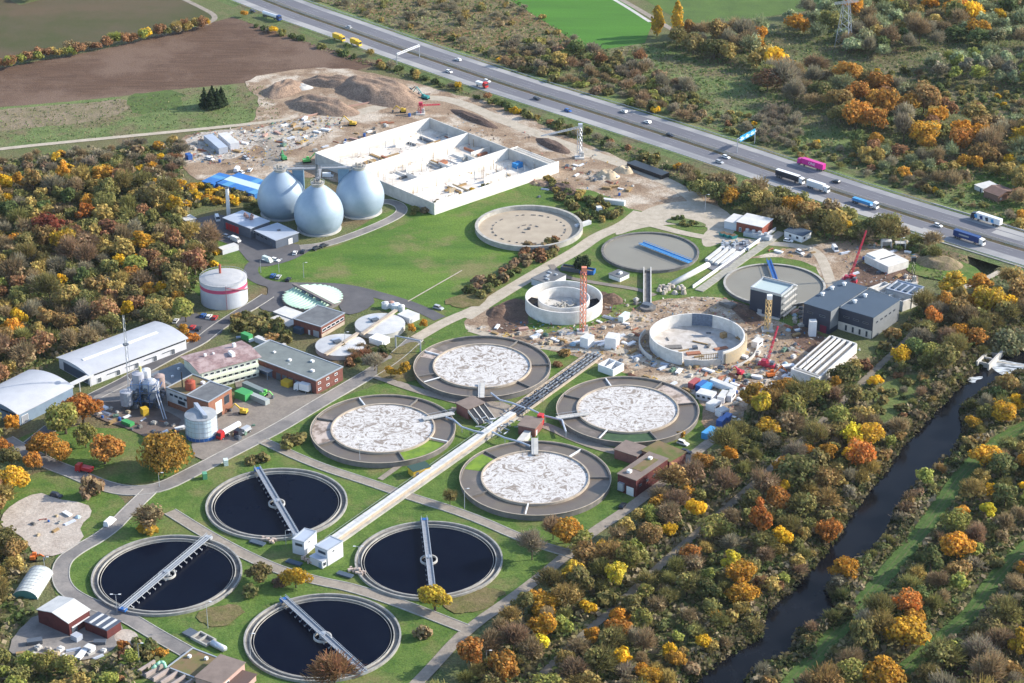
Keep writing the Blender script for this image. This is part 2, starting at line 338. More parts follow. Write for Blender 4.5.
sheet('construction_ground', [(788, 330), (800, 322), (835, 345), (860, 350), (850, 362), (800, 352)], dirt_dark, it=2, amp=1)
# haul roads and the works' roads
PALE = gravel_light
road('haul_road', [(262, 138), (300, 132), (345, 116), (400, 102), (432, 97), (460, 102), (510, 124), (577, 149), (633, 168), (664, 180), (692, 196), (706, 215)], 8, PALE)
road('haul_road', [(262, 140), (275, 150), (272, 160), (266, 166)], 9, gravel_path)
sheet('road_junction', [(628, 222), (650, 206), (690, 200), (720, 206), (738, 222), (732, 238), (705, 250), (700, 238), (712, 226), (675, 224), (640, 228), (610, 238)], PALE, it=2)
road('haul_road', [(640, 212), (623, 226), (597, 236), (577, 251), (551, 265), (500, 295), (465, 318)], 7, PALE)
road('haul_road', [(715, 236), (760, 243), (800, 246), (818, 252), (826, 268), (831, 285), (838, 290)], 5, PALE)
road('haul_road', [(560, 330), (600, 345), (640, 358), (700, 378), (740, 386)], 6, PALE)
road('haul_road', [(470, 330), (520, 345), (565, 350), (600, 352)], 4, PALE)
sheet('grass_island', [(662, 222), (680, 217), (706, 224), (704, 228), (680, 225)], grass_dull, it=2, amp=.5, z=.42)
road('track', [(-80, 159), (0, 149), (100, 139), (180, 131.5), (262, 123), (290, 119)], 4, PALE)
sheet('works_yard', [(183, 222), (228, 212), (262, 236), (300, 246), (318, 246), (300, 257), (285, 263), (262, 268), (250, 264), (236, 247), (205, 236)], asphalt, it=1)
road('works_road', [(300, 248), (322, 246), (350, 237), (380, 225), (398, 216), (403, 210), (398, 204), (385, 201), (370, 206)], 5, asphalt_site, kerb=1)
road('works_road', [(284, 258), (262, 259), (251, 266), (251, 276), (265, 284), (290, 286), (340, 286), (378, 295), (414, 306), (440, 319)], 6.5, asphalt)
sheet('works_yard', [(250, 280), (275, 284), (301, 283), (292, 296), (285, 306), (286, 312), (265, 312), (256, 305), (268, 296), (268, 286)], asphalt, it=1)
sheet('works_yard', [(338, 288), (360, 292), (378, 300), (364, 312), (345, 316), (338, 305)], asphalt, it=1)
road('works_road', [(268, 296), (256, 304), (240, 313), (214, 330), (200, 342), (178, 352), (150, 367), (123, 383), (85, 401), (55, 425), (30, 445)], 6, asphalt, kerb=1)
sheet('works_yard', [(186, 311), (225, 322), (222, 333), (212, 340), (192, 334), (176, 326)], asphalt, it=0)
sheet('works_yard', [(85, 401), (123, 383), (152, 368), (178, 378), (190, 395), (200, 420), (185, 430), (160, 428), (130, 418), (100, 412)], asphalt_site, it=1)
sheet('works_yard', [(232, 372), (250, 362), (262, 372), (300, 393), (322, 395), (335, 392), (345, 392), (330, 402), (290, 424), (250, 446), (222, 455), (196, 462), (190, 440), (205, 425), (230, 410), (238, 395)], concrete_yard, it=1)
road('works_road', [(760, 243), (700, 238), (640, 222)], 5, PALE)
ROADA = [(520, 284), (480, 308), (445, 322), (416, 339), (393, 360), (365, 377), (327, 399), (276, 430), (240, 448), (192, 473), (160, 489), (128, 492), (102, 486), (75, 474), (51, 465), (25, 452), (5, 440)]
road('works_road', ROADA[:4], 6, PALE)
road('works_road', ROADA[3:], 6.5, asphalt_site, kerb=1)
ROADB = [(150, 491), (128, 512), (107, 534), (72, 553), (60, 566), (62, 588), (85, 603), (123, 615), (154, 634), (190, 654), (222, 672), (256, 694), (280, 712)]
road('works_road', ROADB, 5.5, asphalt_site, kerb=1)
road('works_road', [(170, 512), (210, 537), (250, 558), (283, 572), (320, 582), (352, 588), (404, 605), (465, 629)], 4.5, gravel_path, kerb=1)
road('works_road', [(395, 705), (425, 676), (465, 631), (512, 599), (556, 565), (590, 534), (623, 513), (650, 493), (695, 453), (735, 424)], 4.5, gravel_path)
road('works_road', [(262, 441), (314, 465), (373, 484), (406, 496), (468, 515), (526, 541), (575, 556)], 4.0, gravel_path, kerb=1)
road('works_road', [(375, 376), (414, 390), (455, 401), (500, 413), (545, 425), (584, 444), (630, 456)], 4.5, gravel_path)
sheet('works_yard', [(478, 401), (510, 403), (511, 414), (488, 421), (474, 412)], gravel_path, it=1)
road('works_path', [(455, 408), (430, 440), (405, 462), (380, 480)], 2.5, gravel_path)
road('works_path', [(551, 265), (560, 277), (600, 284), (640, 290), (655, 296)], 3.0, concrete_yard)
sheet('gravel_yard', [(0, 517), (12, 505), (38, 492), (55, 499), (86, 504), (93, 514), (80, 526), (84, 541), (58, 557), (34, 556), (24, 538), (0, 526)], slab_pale, it=1, amp=.6)
sheet('works_yard', [(38, 613), (14, 635), (8, 657), (50, 662), (95, 660), (118, 648), (128, 630), (100, 608)], asphalt_site, it=1, amp=.4)
sheet('sand_patch', [(112, 636), (126, 628), (140, 636), (134, 646), (120, 646)], slab_pale, it=2, amp=.4)
sheet('bare_patch', [(195, 615), (215, 603), (240, 606), (235, 622), (212, 628)], pmat('bare_soil', fine=0.3, c=(.19, .145, .075), c2=(.12, .12, .04), scale=.2, detail=8), it=2, amp=2.6, step=1.2)
sheet('bare_patch', [(470, 292), (490, 282), (500, 290), (480, 306), (455, 308), (440, 302)], MATS['bare_soil'], it=2, amp=3)
sheet('works_yard', [(84, 408), (112, 400), (160, 408), (188, 424), (150, 440), (125, 428), (100, 420)], pmat('yard_brown', (.19, .145, .12), c2=(.12, .095, .085), scale=.25, detail=8), it=1, amp=.5)
road('worn_line', [(408, 302), (462, 271)], .7, gravel_light)
sheet('bare_patch', [(440, 600), (480, 590), (508, 590), (495, 605), (450, 618)], MATS['bare_soil'], it=2, amp=2.6, step=1.2)
sheet('bare_patch', [(398, 348), (420, 340), (417, 355), (432, 380), (400, 382), (372, 378)], MATS['bare_soil'], it=2, amp=2.6, step=1.2)
# the east side
sheet('riverside_meadow', [(872, 398), (888, 380), (915, 374), (932, 384), (925, 405), (900, 432), (882, 428)], pmat('grass_meadow', fine=0.35, c=(.14, .17, .055), c2=(.09, .12, .035), scale=.15, detail=9), it=2, amp=1.5)
sheet('riverside_meadow', [(764, 520), (785, 515), (800, 525), (790, 545), (772, 562), (760, 570)], MATS['grass_meadow'], it=2, amp=1.5)
sheet('riverside_meadow', [(700, 560), (735, 545), (750, 560), (720, 600), (695, 600)], grass_dull, it=2, amp=2)
GT1 = [(780, 700), (797, 677), (835, 635), (872, 592), (900, 558), (918, 537), (941, 506), (965, 470), (1000, 440), (1030, 425)]
GT2 = [(880, 690), (903, 672), (940, 640), (974, 613), (990, 585), (1010, 562), (1040, 535)]
grass_track = pmat('grass_track', (.085, .14, .035), c2=(.05, .095, .024), fine=.3, scale=.25, detail=8)
road('grass_track', GT1, 6.5, grass_track); road('grass_track', GT2, 6, grass_track)
wheel_rut = pmat('wheel_rut', (.13, .125, .06), c2=(.065, .11, .03), scale=.4, detail=6)
for T in (GT1, GT2):
    P = smooth_poly([G(*p).xy for p in T], False, 2); LAY[0] += .005; mb = MB(); strip(mb, P, -1.1, -.6, LAY[0]); strip(mb, P, .6, 1.1, LAY[0]); struct('wheel_ruts', mb, wheel_rut)
road('forest_track', [(515, 700), (528, 690), (577, 641), (615, 608), (640, 585), (679, 549), (725, 510), (770, 470), (818, 427), (872, 373), (905, 343), (925, 320)], 3.2, pmat('forest_gravel', (.25, .21, .165), c2=(.17, .15, .11), scale=.3, detail=8))
sheet('ploughed_field', [(920, 700), (928, 683), (943, 664), (960, 661), (1015, 700)], field_brown, it=1)
sheet('lawn', [(908, 262), (940, 256), (975, 266), (985, 280), (960, 284), (925, 278), (905, 272)], grass_vivid, it=2, amp=.5)
road('footpath', [(1000, 272), (985, 280), (968, 286), (955, 294)], 3, gravel_light)

# ------------------------------------------------------------------ motorway
MED = [(190, -30), (235, -12), (265, 0), (301, 14), (345, 29), (400, 49), (450, 66), (500, 83), (564, 103), (628, 123), (718, 152), (797, 179), (879, 206), (1024, 250), (1200, 303)]
MP = resample(smooth_poly([G(*p).xy for p in MED], False, 2), 6.0)   # runs left to right; +offset is the far side
MZ = .55
asph_m = pmat('motorway_asphalt', (.175, .175, .195), c2=(.15, .15, .17), scale=.05, detail=7, stretch=(R(-42), .12, 1))
conc_m = pmat('motorway_concrete', (.37, .36, .35), c2=(.25, .25, .26), scale=.03, detail=3, stretch=(R(-42), .6, 1), lo=.42, hi=.58)
mb = MB(); strip(mb, P := MP, -19.5, 19.5, MZ - .02); struct('road_verge', mb, grass_dull)
mb = MB()
for s_ in (-1, 1):
    strip(mb, MP, s_ * 19.5, s_ * 24, MZ - .02, 0.0)
struct('road_embankment', mb, grass_dull)
mb = MB(); strip(mb, MP, -17.2, -1.9, MZ); strip(mb, MP, 1.9, 17.2, MZ); struct('motorway', mb, asph_m)
mb = MB(); strip(mb, MP, -17.0, -11.2, MZ + .012); strip(mb, MP, 12.4, 17.0, MZ + .012); struct('hard_shoulder', mb, conc_m)
mb = MB(); strip(mb, MP, -2.9, 2.9, MZ + .014); struct('central_reserve', mb, pmat('median_soil', (.17, .125, .085), c2=(.10, .10, .05), scale=.15, detail=8))
mb = MB()
for o_ in (-16.6, -3.3, 3.3, 16.6): strip(mb, MP, o_ - .09, o_ + .09, MZ + .03)
for o_ in (-12.6, 12.6): strip(mb, MP, o_ - .1, o_ + .1, MZ + .034)
for o_ in (-9.2, -5.8, 5.8, 9.2):
    A = poly_off(MP, o_ - .08); B = poly_off(MP, o_ + .08)
    for i in range(0, len(MP) - 1, 3):
        mb.quad((A[i].x, A[i].y, MZ + .075), (A[i + 1].x, A[i + 1].y, MZ + .03), (B[i + 1].x, B[i + 1].y, MZ + .03), (B[i].x, B[i].y, MZ + .03))
struct('lane_markings', mb, pmat('road_paint', (.50, .50, .50), c2=(.38, .38, .39), scale=.5))
# concrete repair patches
mb = MB()
for (x, y, L_, wd) in [(905, 226, 22, 4), (960, 243, 18, 5), (890, 218, 14, 4), (935, 234, 10, 6), (730, 168, 18, 4), (610, 128, 16, 4), (770, 140, 20, 4), (560, 82, 20, 4), (1010, 236, 24, 5), (640, 112, 15, 4)]:
    c = G(x, y, MZ); i = min(range(len(MP)), key=lambda k: (MP[k] - c.xy).length); d = (MP[i + 1] - MP[i - 1]).normalized(); n_ = Vector((-d.y, d.x))
    off = (c.xy - MP[i]).dot(n_); off = max(4.2, min(14, abs(off))) * (1 if off > 0 else -1); q = MP[i] + n_ * off
    PZ = PZ + .004 if mb.v else MZ + .02
    mb.quad(*[(p.x, p.y, PZ) for p in (q - d * L_ / 2 - n_ * wd / 2, q + d * L_ / 2 - n_ * wd / 2, q + d * L_ / 2 + n_ * wd / 2, q - d * L_ / 2 + n_ * wd / 2)])
struct('road_patches', mb, conc_m)
def rail(off, label, z0=MZ):
    P = poly_off(MP, off); o = empty('guard_rail', (P[0].x, P[0].y, z0), label, 'guard rail', 'guard rails of the motorway')
    b1, b2 = MB(o.location), MB(o.location)
    for i in range(len(P) - 1):
        a, b = P[i], P[i + 1]; b1.beam(a, b, .14, z0 + .45, z0 + .78); b2.box((a.x, a.y, z0 + .3), (.12, .12, .6))
    b1.build('rail_beam', steel, o); tag(b2.build('rail_posts', steel, o), kind='stuff')
rail(-.7, 'grey steel guard rail on the near side of the motorway median'); rail(.7, 'grey steel guard rail on the far side of the motorway median')
rail(-18.2, 'grey steel guard rail along the outer motorway edge nearest the works'); rail(18.2, 'grey steel guard rail along the outer motorway edge by the meadows')
# road bridge at the right edge
br = empty('road_bridge', G(985, 262, 0), 'concrete motorway bridge over the dark underpass at the right edge', 'bridge')
seg = [p for p in MP if p.x > G(935, 250).x - 8 and p.x < G(1060, 250).x]
for s_ in (-1, 1):
    mb = MB(br.location)
    for i in range(len(seg) - 1):
        A = [poly_off(seg, s_ * 18.6)[k] for k in (i, i + 1)]; B = [poly_off(seg, s_ * 19.8)[k] for k in (i, i + 1)]
        q = [A[0], A[1], B[1], B[0]]; mb.hexa([(p.x, p.y, MZ - 1.3) for p in q], [(p.x, p.y, MZ + .25) for p in q])
    mb.build('parapet', concrete, br)
mb = MB(br.location)
A = poly_off(seg, -18.5); B = poly_off(seg, 18.5)
for i in range(len(seg) - 1): mb.hexa([(p.x, p.y, MZ - 1.2) for p in (A[i], A[i + 1], B[i + 1], B[i])], [(p.x, p.y, MZ - .05) for p in (A[i], A[i + 1], B[i + 1], B[i])])
mb.build('deck', concrete, br)
for off in (-11, 0, 11):
    mb = MB(br.location); q = under_line[2]; mb.cyl((q.x + off * .7 + 3, q.y + off * .7), .6, -4.4, -.7, 12); mb.build('pillar', concrete, br)
# ------------------------------------------------------------------ river
water_river = pmat('river_water', (.004, .005, .008), rough=.15, spec=.10, c2=(.008, .009, .012), scale=.15)
WZ = -2.6
V3 = [Vector((p.x, p.y, WZ)) for p in river_poly]; mb = MB(); mb.v = V3; mb.f = [t if (V3[t[1]] - V3[t[0]]).cross(V3[t[2]] - V3[t[0]]).z > 0 else t[::-1] for t in tessellate_polygon([V3])]
# the water reaches a little under the banks
cx = sum((v for v in V3), Vector()) / len(V3)
mb2 = MB(); A = [G(*p).xy for p in RIV_L]; B = [G(*p).xy for p in RIV_R][::-1]
def arc(P, n):
    L_ = [0]
    for a, b in zip(P[:-1], P[1:]): L_.append(L_[-1] + (b - a).length)
    out = []; k = 0
    for i in range(n):
        t = L_[-1] * i / (n - 1)
        while k < len(P) - 2 and L_[k + 1] < t: k += 1
        out.append(P[k] + (P[k + 1] - P[k]) * ((t - L_[k]) / (L_[k + 1] - L_[k])))
    return out
A, B = arc(A, 60), arc(B, 60)
vsr = []
for a, b in zip(A, B):
    d = (b - a).normalized(); vsr += [(a.x - d.x * 3, a.y - d.y * 3, WZ), (b.x + d.x * 3, b.y + d.y * 3, WZ)]
mb2.add(vsr, [(2 * i, 2 * i + 1, 2 * i + 3, 2 * i + 2)[::-1] for i in range(59)])
o = struct('river_water', mb2, water_river)
for p_ in o.data.polygons:
    if p_.normal.z < 0: p_.flip()
foam = pmat('water_foam', (.62, .66, .70), c2=(.03, .05, .07), scale=.8, detail=8, lo=.42, hi=.6, stretch=(R(50), .25, 1.4))
sheet('white_water', [(990, 360), (1000, 354), (1014, 357), (1045, 362), (1045, 374), (1012, 371), (998, 368)], foam, it=2, amp=.8, z=WZ + .08)
sheet('white_water', [(966, 374), (971, 371), (976, 372), (984, 370), (986, 372), (978, 375), (974, 378), (970, 377)], foam, it=1, amp=1.4, z=WZ + .08)
we = empty('weir', G(992, 357, -2.6), 'concrete weir and fish pass on the river bank beside white water', 'weir')
mb = MB(we.location)
a, b = G(977, 362, 0), G(996, 343, 0); d = (b - a).normalized(); n_ = Vector((-d.y, d.x, 0))
for o_ in (0, -5): mb.beam(a + n_ * o_, b + n_ * o_, .8, -4, .3)
for t in (.1, .35, .6, .9): mb.beam(a + (b - a) * t, a + (b - a) * t - n_ * 5, .5, -3.6, -.4)
mb.build('channel_wall', concrete_light, we)
mb = MB(we.location); mb.beam(G(996, 356, 0), G(1045, 364, 0), 1.2, -4.2, -2.45); mb.build('weir_sill', concrete, we)
# ------------------------------------------------------------------ round tanks
def tank_c(X, Y, z): k = (CAMH - z) / 430.0; return Vector((X * k, Y * k, 0))
water_dark = pmat('clear_water', (.0015, .003, .011), rough=.12, spec=.04, c2=(.003, .0055, .015), scale=.06)
algae = pmat('algae', (.20, .30, .04), c2=(.12, .20, .04), scale=.3, detail=8)
sludge_brown = pmat('sludge_brown', (.155, .128, .095), rough=.4, c2=(.125, .10, .085), scale=.1, detail=6, c3=(.30, .24, .20), scale3=.06, lo3=.58, hi3=.75)
churn_foam = pmat('churning_foam', (.26, .22, .19), rough=.7, c2=(.64, .62, .605), scale=.21, detail=8, lo=.40, hi=.60)
rim_beige = pmat('rim_beige', (.50, .42, .33), c2=(.38, .32, .26), scale=.4)
def swirl(m):
    t = m.node_tree; nz = [n for n in t.nodes if n.type == 'TEX_NOISE'][0]; nz.inputs['Distortion'].default_value = 1.6
    nz.inputs['Roughness'].default_value = .72
    mr = [n for n in t.nodes if n.type == 'MAP_RANGE'][0]
    # thin bright filaments: fold the noise about its middle
    s = t.nodes.new('ShaderNodeMath'); s.operation = 'SUBTRACT'; s.inputs[1].default_value = .5
    a = t.nodes.new('ShaderNodeMath'); a.operation = 'ABSOLUTE'; t.links.new(nz.outputs[0], s.inputs[0]); t.links.new(s.outputs[0], a.inputs[0]); t.links.new(a.outputs[0], mr.inputs[0])
    mr.inputs[1].default_value = .095; mr.inputs[2].default_value = .008
swirl(churn_foam)
def lattice_bridge(o, a, b, z, wd=2.0, name='scraper_bridge', mat=steel, paddles=True):
    """two railed girders, walkway and hanging scraper struts, a and b plan points"""
    a, b = Vector((a[0], a[1], 0)), Vector((b[0], b[1], 0)); d = (b - a); L_ = d.length; d.normalize(); n_ = Vector((-d.y, d.x, 0))
    m1 = MB(o.location)
    m1.beam(a, b, wd, z, z + .15)
    m2 = MB(o.location)
    for s_ in (-1, 1):
        q = n_ * (s_ * wd / 2); m2.beam(a + q, b + q, .28, z + .15, z + .5); m2.beam(a + q, b + q, .12, z + 1.15, z + 1.28)
        k = int(L_ / 1.8)
        for i in range(k + 1):
            p = a + d * (L_ * i / k) + q; m2.bar((p.x, p.y, z + .4), (p.x, p.y, z + 1.2), .06)
    br_ = m1.build(name, pmat('bridge_deck', (.30, .32, .36), rough=.6, c2=(.22, .24, .27), scale=1), o)
    m2.build('railing', mat, br_)
    if paddles:
        m3 = MB(o.location)
        for i in range(int(L_ / 3.2)):
            p = a + d * (3.2 * i + 1.5); q = p - n_ * 1.6
            m3.bar((p.x, p.y, z), (q.x, q.y, z - 1.5), .09); m3.box((q.x, q.y, z - 1.2), (.5, .12, .7), math.atan2(d.y, d.x))
            m3.build('scraper_arm', mat, br_); m3 = MB(o.location)
    return br_
FIN = [(-129.6, 688.0, 'lower left, bridge running from lower left to upper right', ((116, 612), (208, 535))),
       (-67.8, 646.1, 'nearest the bottom edge, its bridge sloping down to the right', ((283, 597), (364, 671))),
       (-31.6, 698.5, 'right of the white control huts, behind the golden tree', ((424, 517.5), (434, 601))),
       (-93.6, 741.0, 'furthest back of the four, left of the covered channel', ((257.5, 468), (297, 535.5)))]
for (X, Y, lab, (pa, pb)) in FIN:
    zr = 1.1; c = tank_c(X, Y, zr); Rr = 26.1
    t = empty('settling_tank', c, 'dark water settling tank, ' + lab, 'tank', 'four dark settling tanks')
    MB().ring((0, 0), Rr - .6, Rr, -.1, zr, 128).build('outer_wall', pmat('rim_concrete', (.38, .37, .345), c2=(.25, .24, .225), scale=.6, detail=9), t)
    MB().ring((0, 0), Rr - 2.2, Rr - .6, -.1, .25, 128).build('channel_floor', concrete_dark, t)
    MB().ring((0, 0), Rr - 2.5, Rr - 2.2, -.3, .85, 128).build('weir_wall', concrete, t)
    MB().ring((0, 0), Rr - 3.35, Rr - 3.2, 0, .45, 128).build('overflow_edge', concrete, t)
    MB().disc((0, 0), Rr - 2.4, .18, 128).build('water', water_dark, t)
    MB().ring((0, 0), 2.7, 3.1, -.1, .95, 40).build('centre_ring', concrete_light, t)
    MB().cyl((0, 0), 1.1, 0, 2.2, 20).build('centre_column', steel, t)
    a, b = G(*pa, 1.6) - c, G(*pb, 1.6) - c
    # keep the bridge through the centre
    d = (b - a); d.z = 0; d.normalize(); 
    # build in local space
    oloc = t.location.copy(); t.location = (0, 0, 0)
    lattice_bridge(t, -d * (Rr + .8), d * (Rr + .8), 1.6)
    for s_ in (-1, 1):
        MB().box((d.x * s_ * Rr, d.y * s_ * Rr, 1.5), (1.6, 2.8, .9), math.atan2(d.y, d.x)).build('end_carriage', blue_paint if s_ < 0 else steel, t)
    t.location = oloc

AER = [(-54.7, 803.7, 'left one, beside the yellow hut', [113, 63, 162, 209, 290], (291, 335), 23, (336,), (165, 207)),
       (-13.4, 862.9, 'rearmost one, next to the gravel road', [150, 58, 3, 316, 200], None, 270, (213,), (140, 160)),
       (49.9, 821.3, 'right one, beside the container offices', [106, 154, 57, 11, 292], (245, 291), 197, (244,), (14, 54)),
       (9.5, 761.4, 'front one, next to the L-shaped brick building', [51, 0, 133, 210], (137, 165), 90, (262,), None)]
for (X, Y, lab, walls, green, inlet, white, foamsec) in AER:
    zr = 2.4; c = tank_c(X, Y, zr); Rr = 28.3; Ri = 20.2
    t = empty('aeration_tank', c, 'white foaming aeration tank, ' + lab, 'tank', 'four foaming aeration tanks')
    MB().ring((0, 0), Rr - .5, Rr, -.1, zr, 128).build('outer_wall', pmat('wall_grey', (.21, .195, .18), c2=(.145, .135, .13), scale=.4), t)
    MB().ring((0, 0), Rr - .05, Rr + .25, zr, zr + .12, 128).build('rim', rim_beige, t)
    MB().ring((0, 0), Ri - .3, Ri + .3, -.1, zr + .25, 96).build('inner_wall', rim_beige, t)
    MB().ring((0, 0), Ri + .2, Rr - .4, -.1, 1.75, 128).build('outer_sludge', sludge_brown, t)
    MB().disc((0, 0), Ri - .1, 2.15, 96).build('foam', churn_foam, t)
    for k, a in enumerate(walls):
        a = R(a); MB().beam((Ri * math.cos(a), Ri * math.sin(a)), ((Rr - .3) * math.cos(a), (Rr - .3) * math.sin(a)), .45, 0, zr + .02).build('partition_wall', MATS['wall_grey'] if k else white_paint, t)
    for a in white:
        a = R(a); MB().beam((Ri * math.cos(a), Ri * math.sin(a)), ((Rr - .3) * math.cos(a), (Rr - .3) * math.sin(a)), .5, zr + .04, zr + .3).build('footbridge', white_paint, t)
    if green: MB().ring((0, 0), Ri + .3, Rr - .6, 1.2, 1.80, 24, R(green[0]), R(green[1])).build('algae_cover', algae if X < 40 else pmat('algae_dark', (.07, .12, .06), c2=(.05, .085, .05), scale=.3), t)
    if foamsec: MB().ring((0, 0), Ri + .4, Rr - .6, 1.2, 1.79, 24, R(foamsec[0]), R(foamsec[1])).build('scum_layer', pmat('scum', (.50, .42, .37), c2=(.22, .17, .14), scale=.25, detail=8, lo=.46, hi=.6), t)
    a = R(inlet); d = Vector((math.cos(a), math.sin(a))); n_ = Vector((-d.y, d.x))
    ib = MB().beam(d * (Ri - 3.5), d * (Rr + 1.5), 2.6, zr + .3, zr + .55).build('inlet_platform', concrete_light, t)
    m = MB()
    for s_ in (-1, 1):
        m.beam(d * (Ri - 3.5) + n_ * 1.25 * s_, d * (Rr + 1.5) + n_ * 1.25 * s_, .1, zr + 1.5, zr + 1.6)
        for k in range(7): p = d * (Ri - 3.4 + k * 2) + n_ * 1.25 * s_; m.bar((p.x, p.y, zr + .5), (p.x, p.y, zr + 1.55), .05)
    m.build('railing', steel, ib)
    continue
    m = MB()
    nst = 72
    for k in range(nst):
        a = 2 * math.pi * k / nst; m.bar(((Rr + .1) * math.cos(a), (Rr + .1) * math.sin(a), zr), ((Rr + .1) * math.cos(a), (Rr + .1) * math.sin(a), zr + 1), .05)
    m.ring((0, 0), Rr + .06, Rr + .14, zr + .95, zr + 1.05, 96)
    m.build('railing', steel, t)

def plain_tank(name, X, Y, r, zr, label, surf, wall, zs, rimw=.7, mat_rim=None):
    c = tank_c(X, Y, zr); t = empty(name, c, label, 'tank')
    MB().ring((0, 0), r - rimw, r, -.1, zr, 128).build('wall', wall, t)
    MB().ring((0, 0), r - rimw + .1, r + .15, zr, zr + .12, 128).build('rim', mat_rim or wall, t)
    MB().disc((0, 0), r - rimw + .05, zs, 96).build('contents', surf, t)
    return t
sandy = pmat('sandy_sludge', (.44, .375, .29), c2=(.37, .31, .24), scale=.12, detail=7)
t = plain_tank('emptied_tank', 8.8, 1025.1, 25.7, 2.6, 'large round tank with a sandy empty floor, on the green mound', sandy, concrete, .7, 1.4)
m = MB()
for rr, n in ((17.5, 26), (5, 9)):
    for k in range(n):
        if random.random() < .8: a = 2 * math.pi * k / n + random.uniform(-.05, .05); m.box((rr * math.cos(a), rr * math.sin(a), .85), (random.uniform(.8, 2.4), .5, .35), a + math.pi / 2)
tag(m.build('floor_nozzles', concrete_dark, t), kind='stuff'); MB().cyl((0, 0), .9, .6, 1.6, 12).build('centre_column', concrete_dark, t)
grey_sludge = pmat('grey_sludge', (.24, .225, .185), rough=.6, c2=(.215, .20, .165), scale=.05)
t = plain_tank('thickener_tank', 69.5, 992.0, 22.7, 1.4, 'round tank of grey water with a bright blue bridge on its right half', grey_sludge, concrete_dark, .8, 1.0, concrete_dark)
oloc = t.location.copy(); t.location = (0, 0, 0); a, b = G(641, 243.5, 1.8) - oloc, G(690, 262.5, 1.8) - oloc
bb = lattice_bridge(t, a, b, 1.8, 3.0, 'scraper_bridge', pmat('blue_light', (.08, .30, .60), rough=.4), False); bb.data.materials[0] = MATS['blue_light']; t.location = oloc
P0 = G(774.5, 284, 1.4) * (430 / 398.6)
t = plain_tank('thickener_tank', P0.x, P0.y, 22.8, 1.4, 'round tank of grey water behind the small dark blue tower building', grey_sludge, concrete_dark, .8, 1.0, concrete)
oloc = t.location.copy(); t.location = (0, 0, 0); a, b = G(768.5, 260.5, 1.8) - oloc, G(776, 282, 1.8) - oloc
bb = lattice_bridge(t, a, b, 1.8, 1.8, 'scraper_bridge', blue_paint, False); bb.data.materials[0] = blue_paint; t.location = oloc
# channel from the thickener going south
o = empty('outflow_channel', G(647, 290), 'narrow dark-sided concrete channel running south from the grey tank with the blue bridge', 'channel')
m = MB(o.location); 
for s_ in (-1.6, 1.6):
    a, b = G(647.3, 270), G(647.3, 306); m.beam((a.x + s_, a.y), (b.x + s_, b.y), .5, 0, 1.6)
m.build('channel_wall', concrete_light, o)
m = MB(o.location); m.beam(G(647.3, 270), G(647.3, 306), 2.7, 0, .6); m.build('channel_floor', concrete_dark, o)
m = MB(o.location); c_ = G(648, 309); m.cyl(c_, 3.6, 0, 1.2, 24); m.build('valve_shaft', concrete_dark, o)

# round construction tanks
c = G(563.9, 296.5, 6.0); c.z = 0
t = empty('round_concrete_shell', c, 'new round concrete shell with a second ring wall inside, orange crane in front', 'tank')
MB().ring((0, 0), 16.4, 17.0, 0, 6.1, 96).build('outer_wall', concrete_white, t)
MB().ring((0, 0), 10.9, 11.4, 0, 5.6, 80).build('inner_wall', concrete_white, t)
MB().disc((0, 0), 16.5, .8, 64).build('floor', concrete_light, t)
MB().ring((0, 0), 11.3, 16.5, .5, 2.0, 24, R(150), R(205)).build('water', water_dark, t)
MB().ring((0, 0), 11.3, 16.5, .5, 2.0, 24, R(-25), R(25)).build('water', water_dark, t)
m = MB()
for _ in range(46): m.box((random.gauss(0, 3.2), random.gauss(0, 3.2), random.uniform(1, 2.2)), (random.uniform(.4, 3), random.uniform(.2, .8), random.uniform(.2, .8)), random.uniform(0, 3))
tag(m.build('formwork_debris', concrete, t), kind='stuff')
c = G(697.3, 333.5, 6.0); c.z = 0
t = empty('round_concrete_shell', c, 'wide round concrete shell under construction with a blue-grey panel on its rear wall', 'tank')
MB().ring((0, 0), 19.6, 20.2, 0, 6, 96, R(-88 + 26), R(248)).build('outer_wall', concrete_white, t)
MB().ring((0, 0), 19.6, 20.2, 0, 3.2, 24, R(250), R(295)).build('low_wall', concrete_light, t)
MB().disc((0, 0), 19.7, .3, 64).build('floor', pmat('floor_bright', (.56, .53, .50), c2=(.40, .36, .32), scale=.3, detail=9), t)
MB().ring((0, 0), 19.25, 19.55, .6, 6.2, 10, R(66), R(92)).build('formwork_panel', pmat('panel_blue_grey', (.17, .21, .28), c2=(.12, .15, .20), scale=1.2), t)
m = MB()
for k in range(9): a = R(268 + k * 3); m.bar((19.2 * math.cos(a), 19.2 * math.sin(a), .3), (19.2 * math.cos(a), 19.2 * math.sin(a), 5.6), .15)
m.ring((0, 0), 19.1, 19.3, 3.5, 3.7, 8, R(268), R(292)); m.ring((0, 0), 19.1, 19.3, 5.4, 5.6, 8, R(268), R(292))
m.build('formwork_frame', timber, t)
MB().ring((0, 0), 20.4, 21.2, 0, 5.2, 22, R(-60), R(5)).build('timber_formwork', pmat('formwork_tan', (.48, .38, .24), c2=(.38, .33, .25), scale=.8), t)
MB().ring((0, 0), 24.2, 24.7, 0, 2.2, 40, R(150), R(215)).build('pit_wall', concrete_light, t)
MB().ring((0, 0), 25.2, 25.6, 0, 1.5, 40, R(-60), R(5)).build('pit_wall', concrete_light, t)
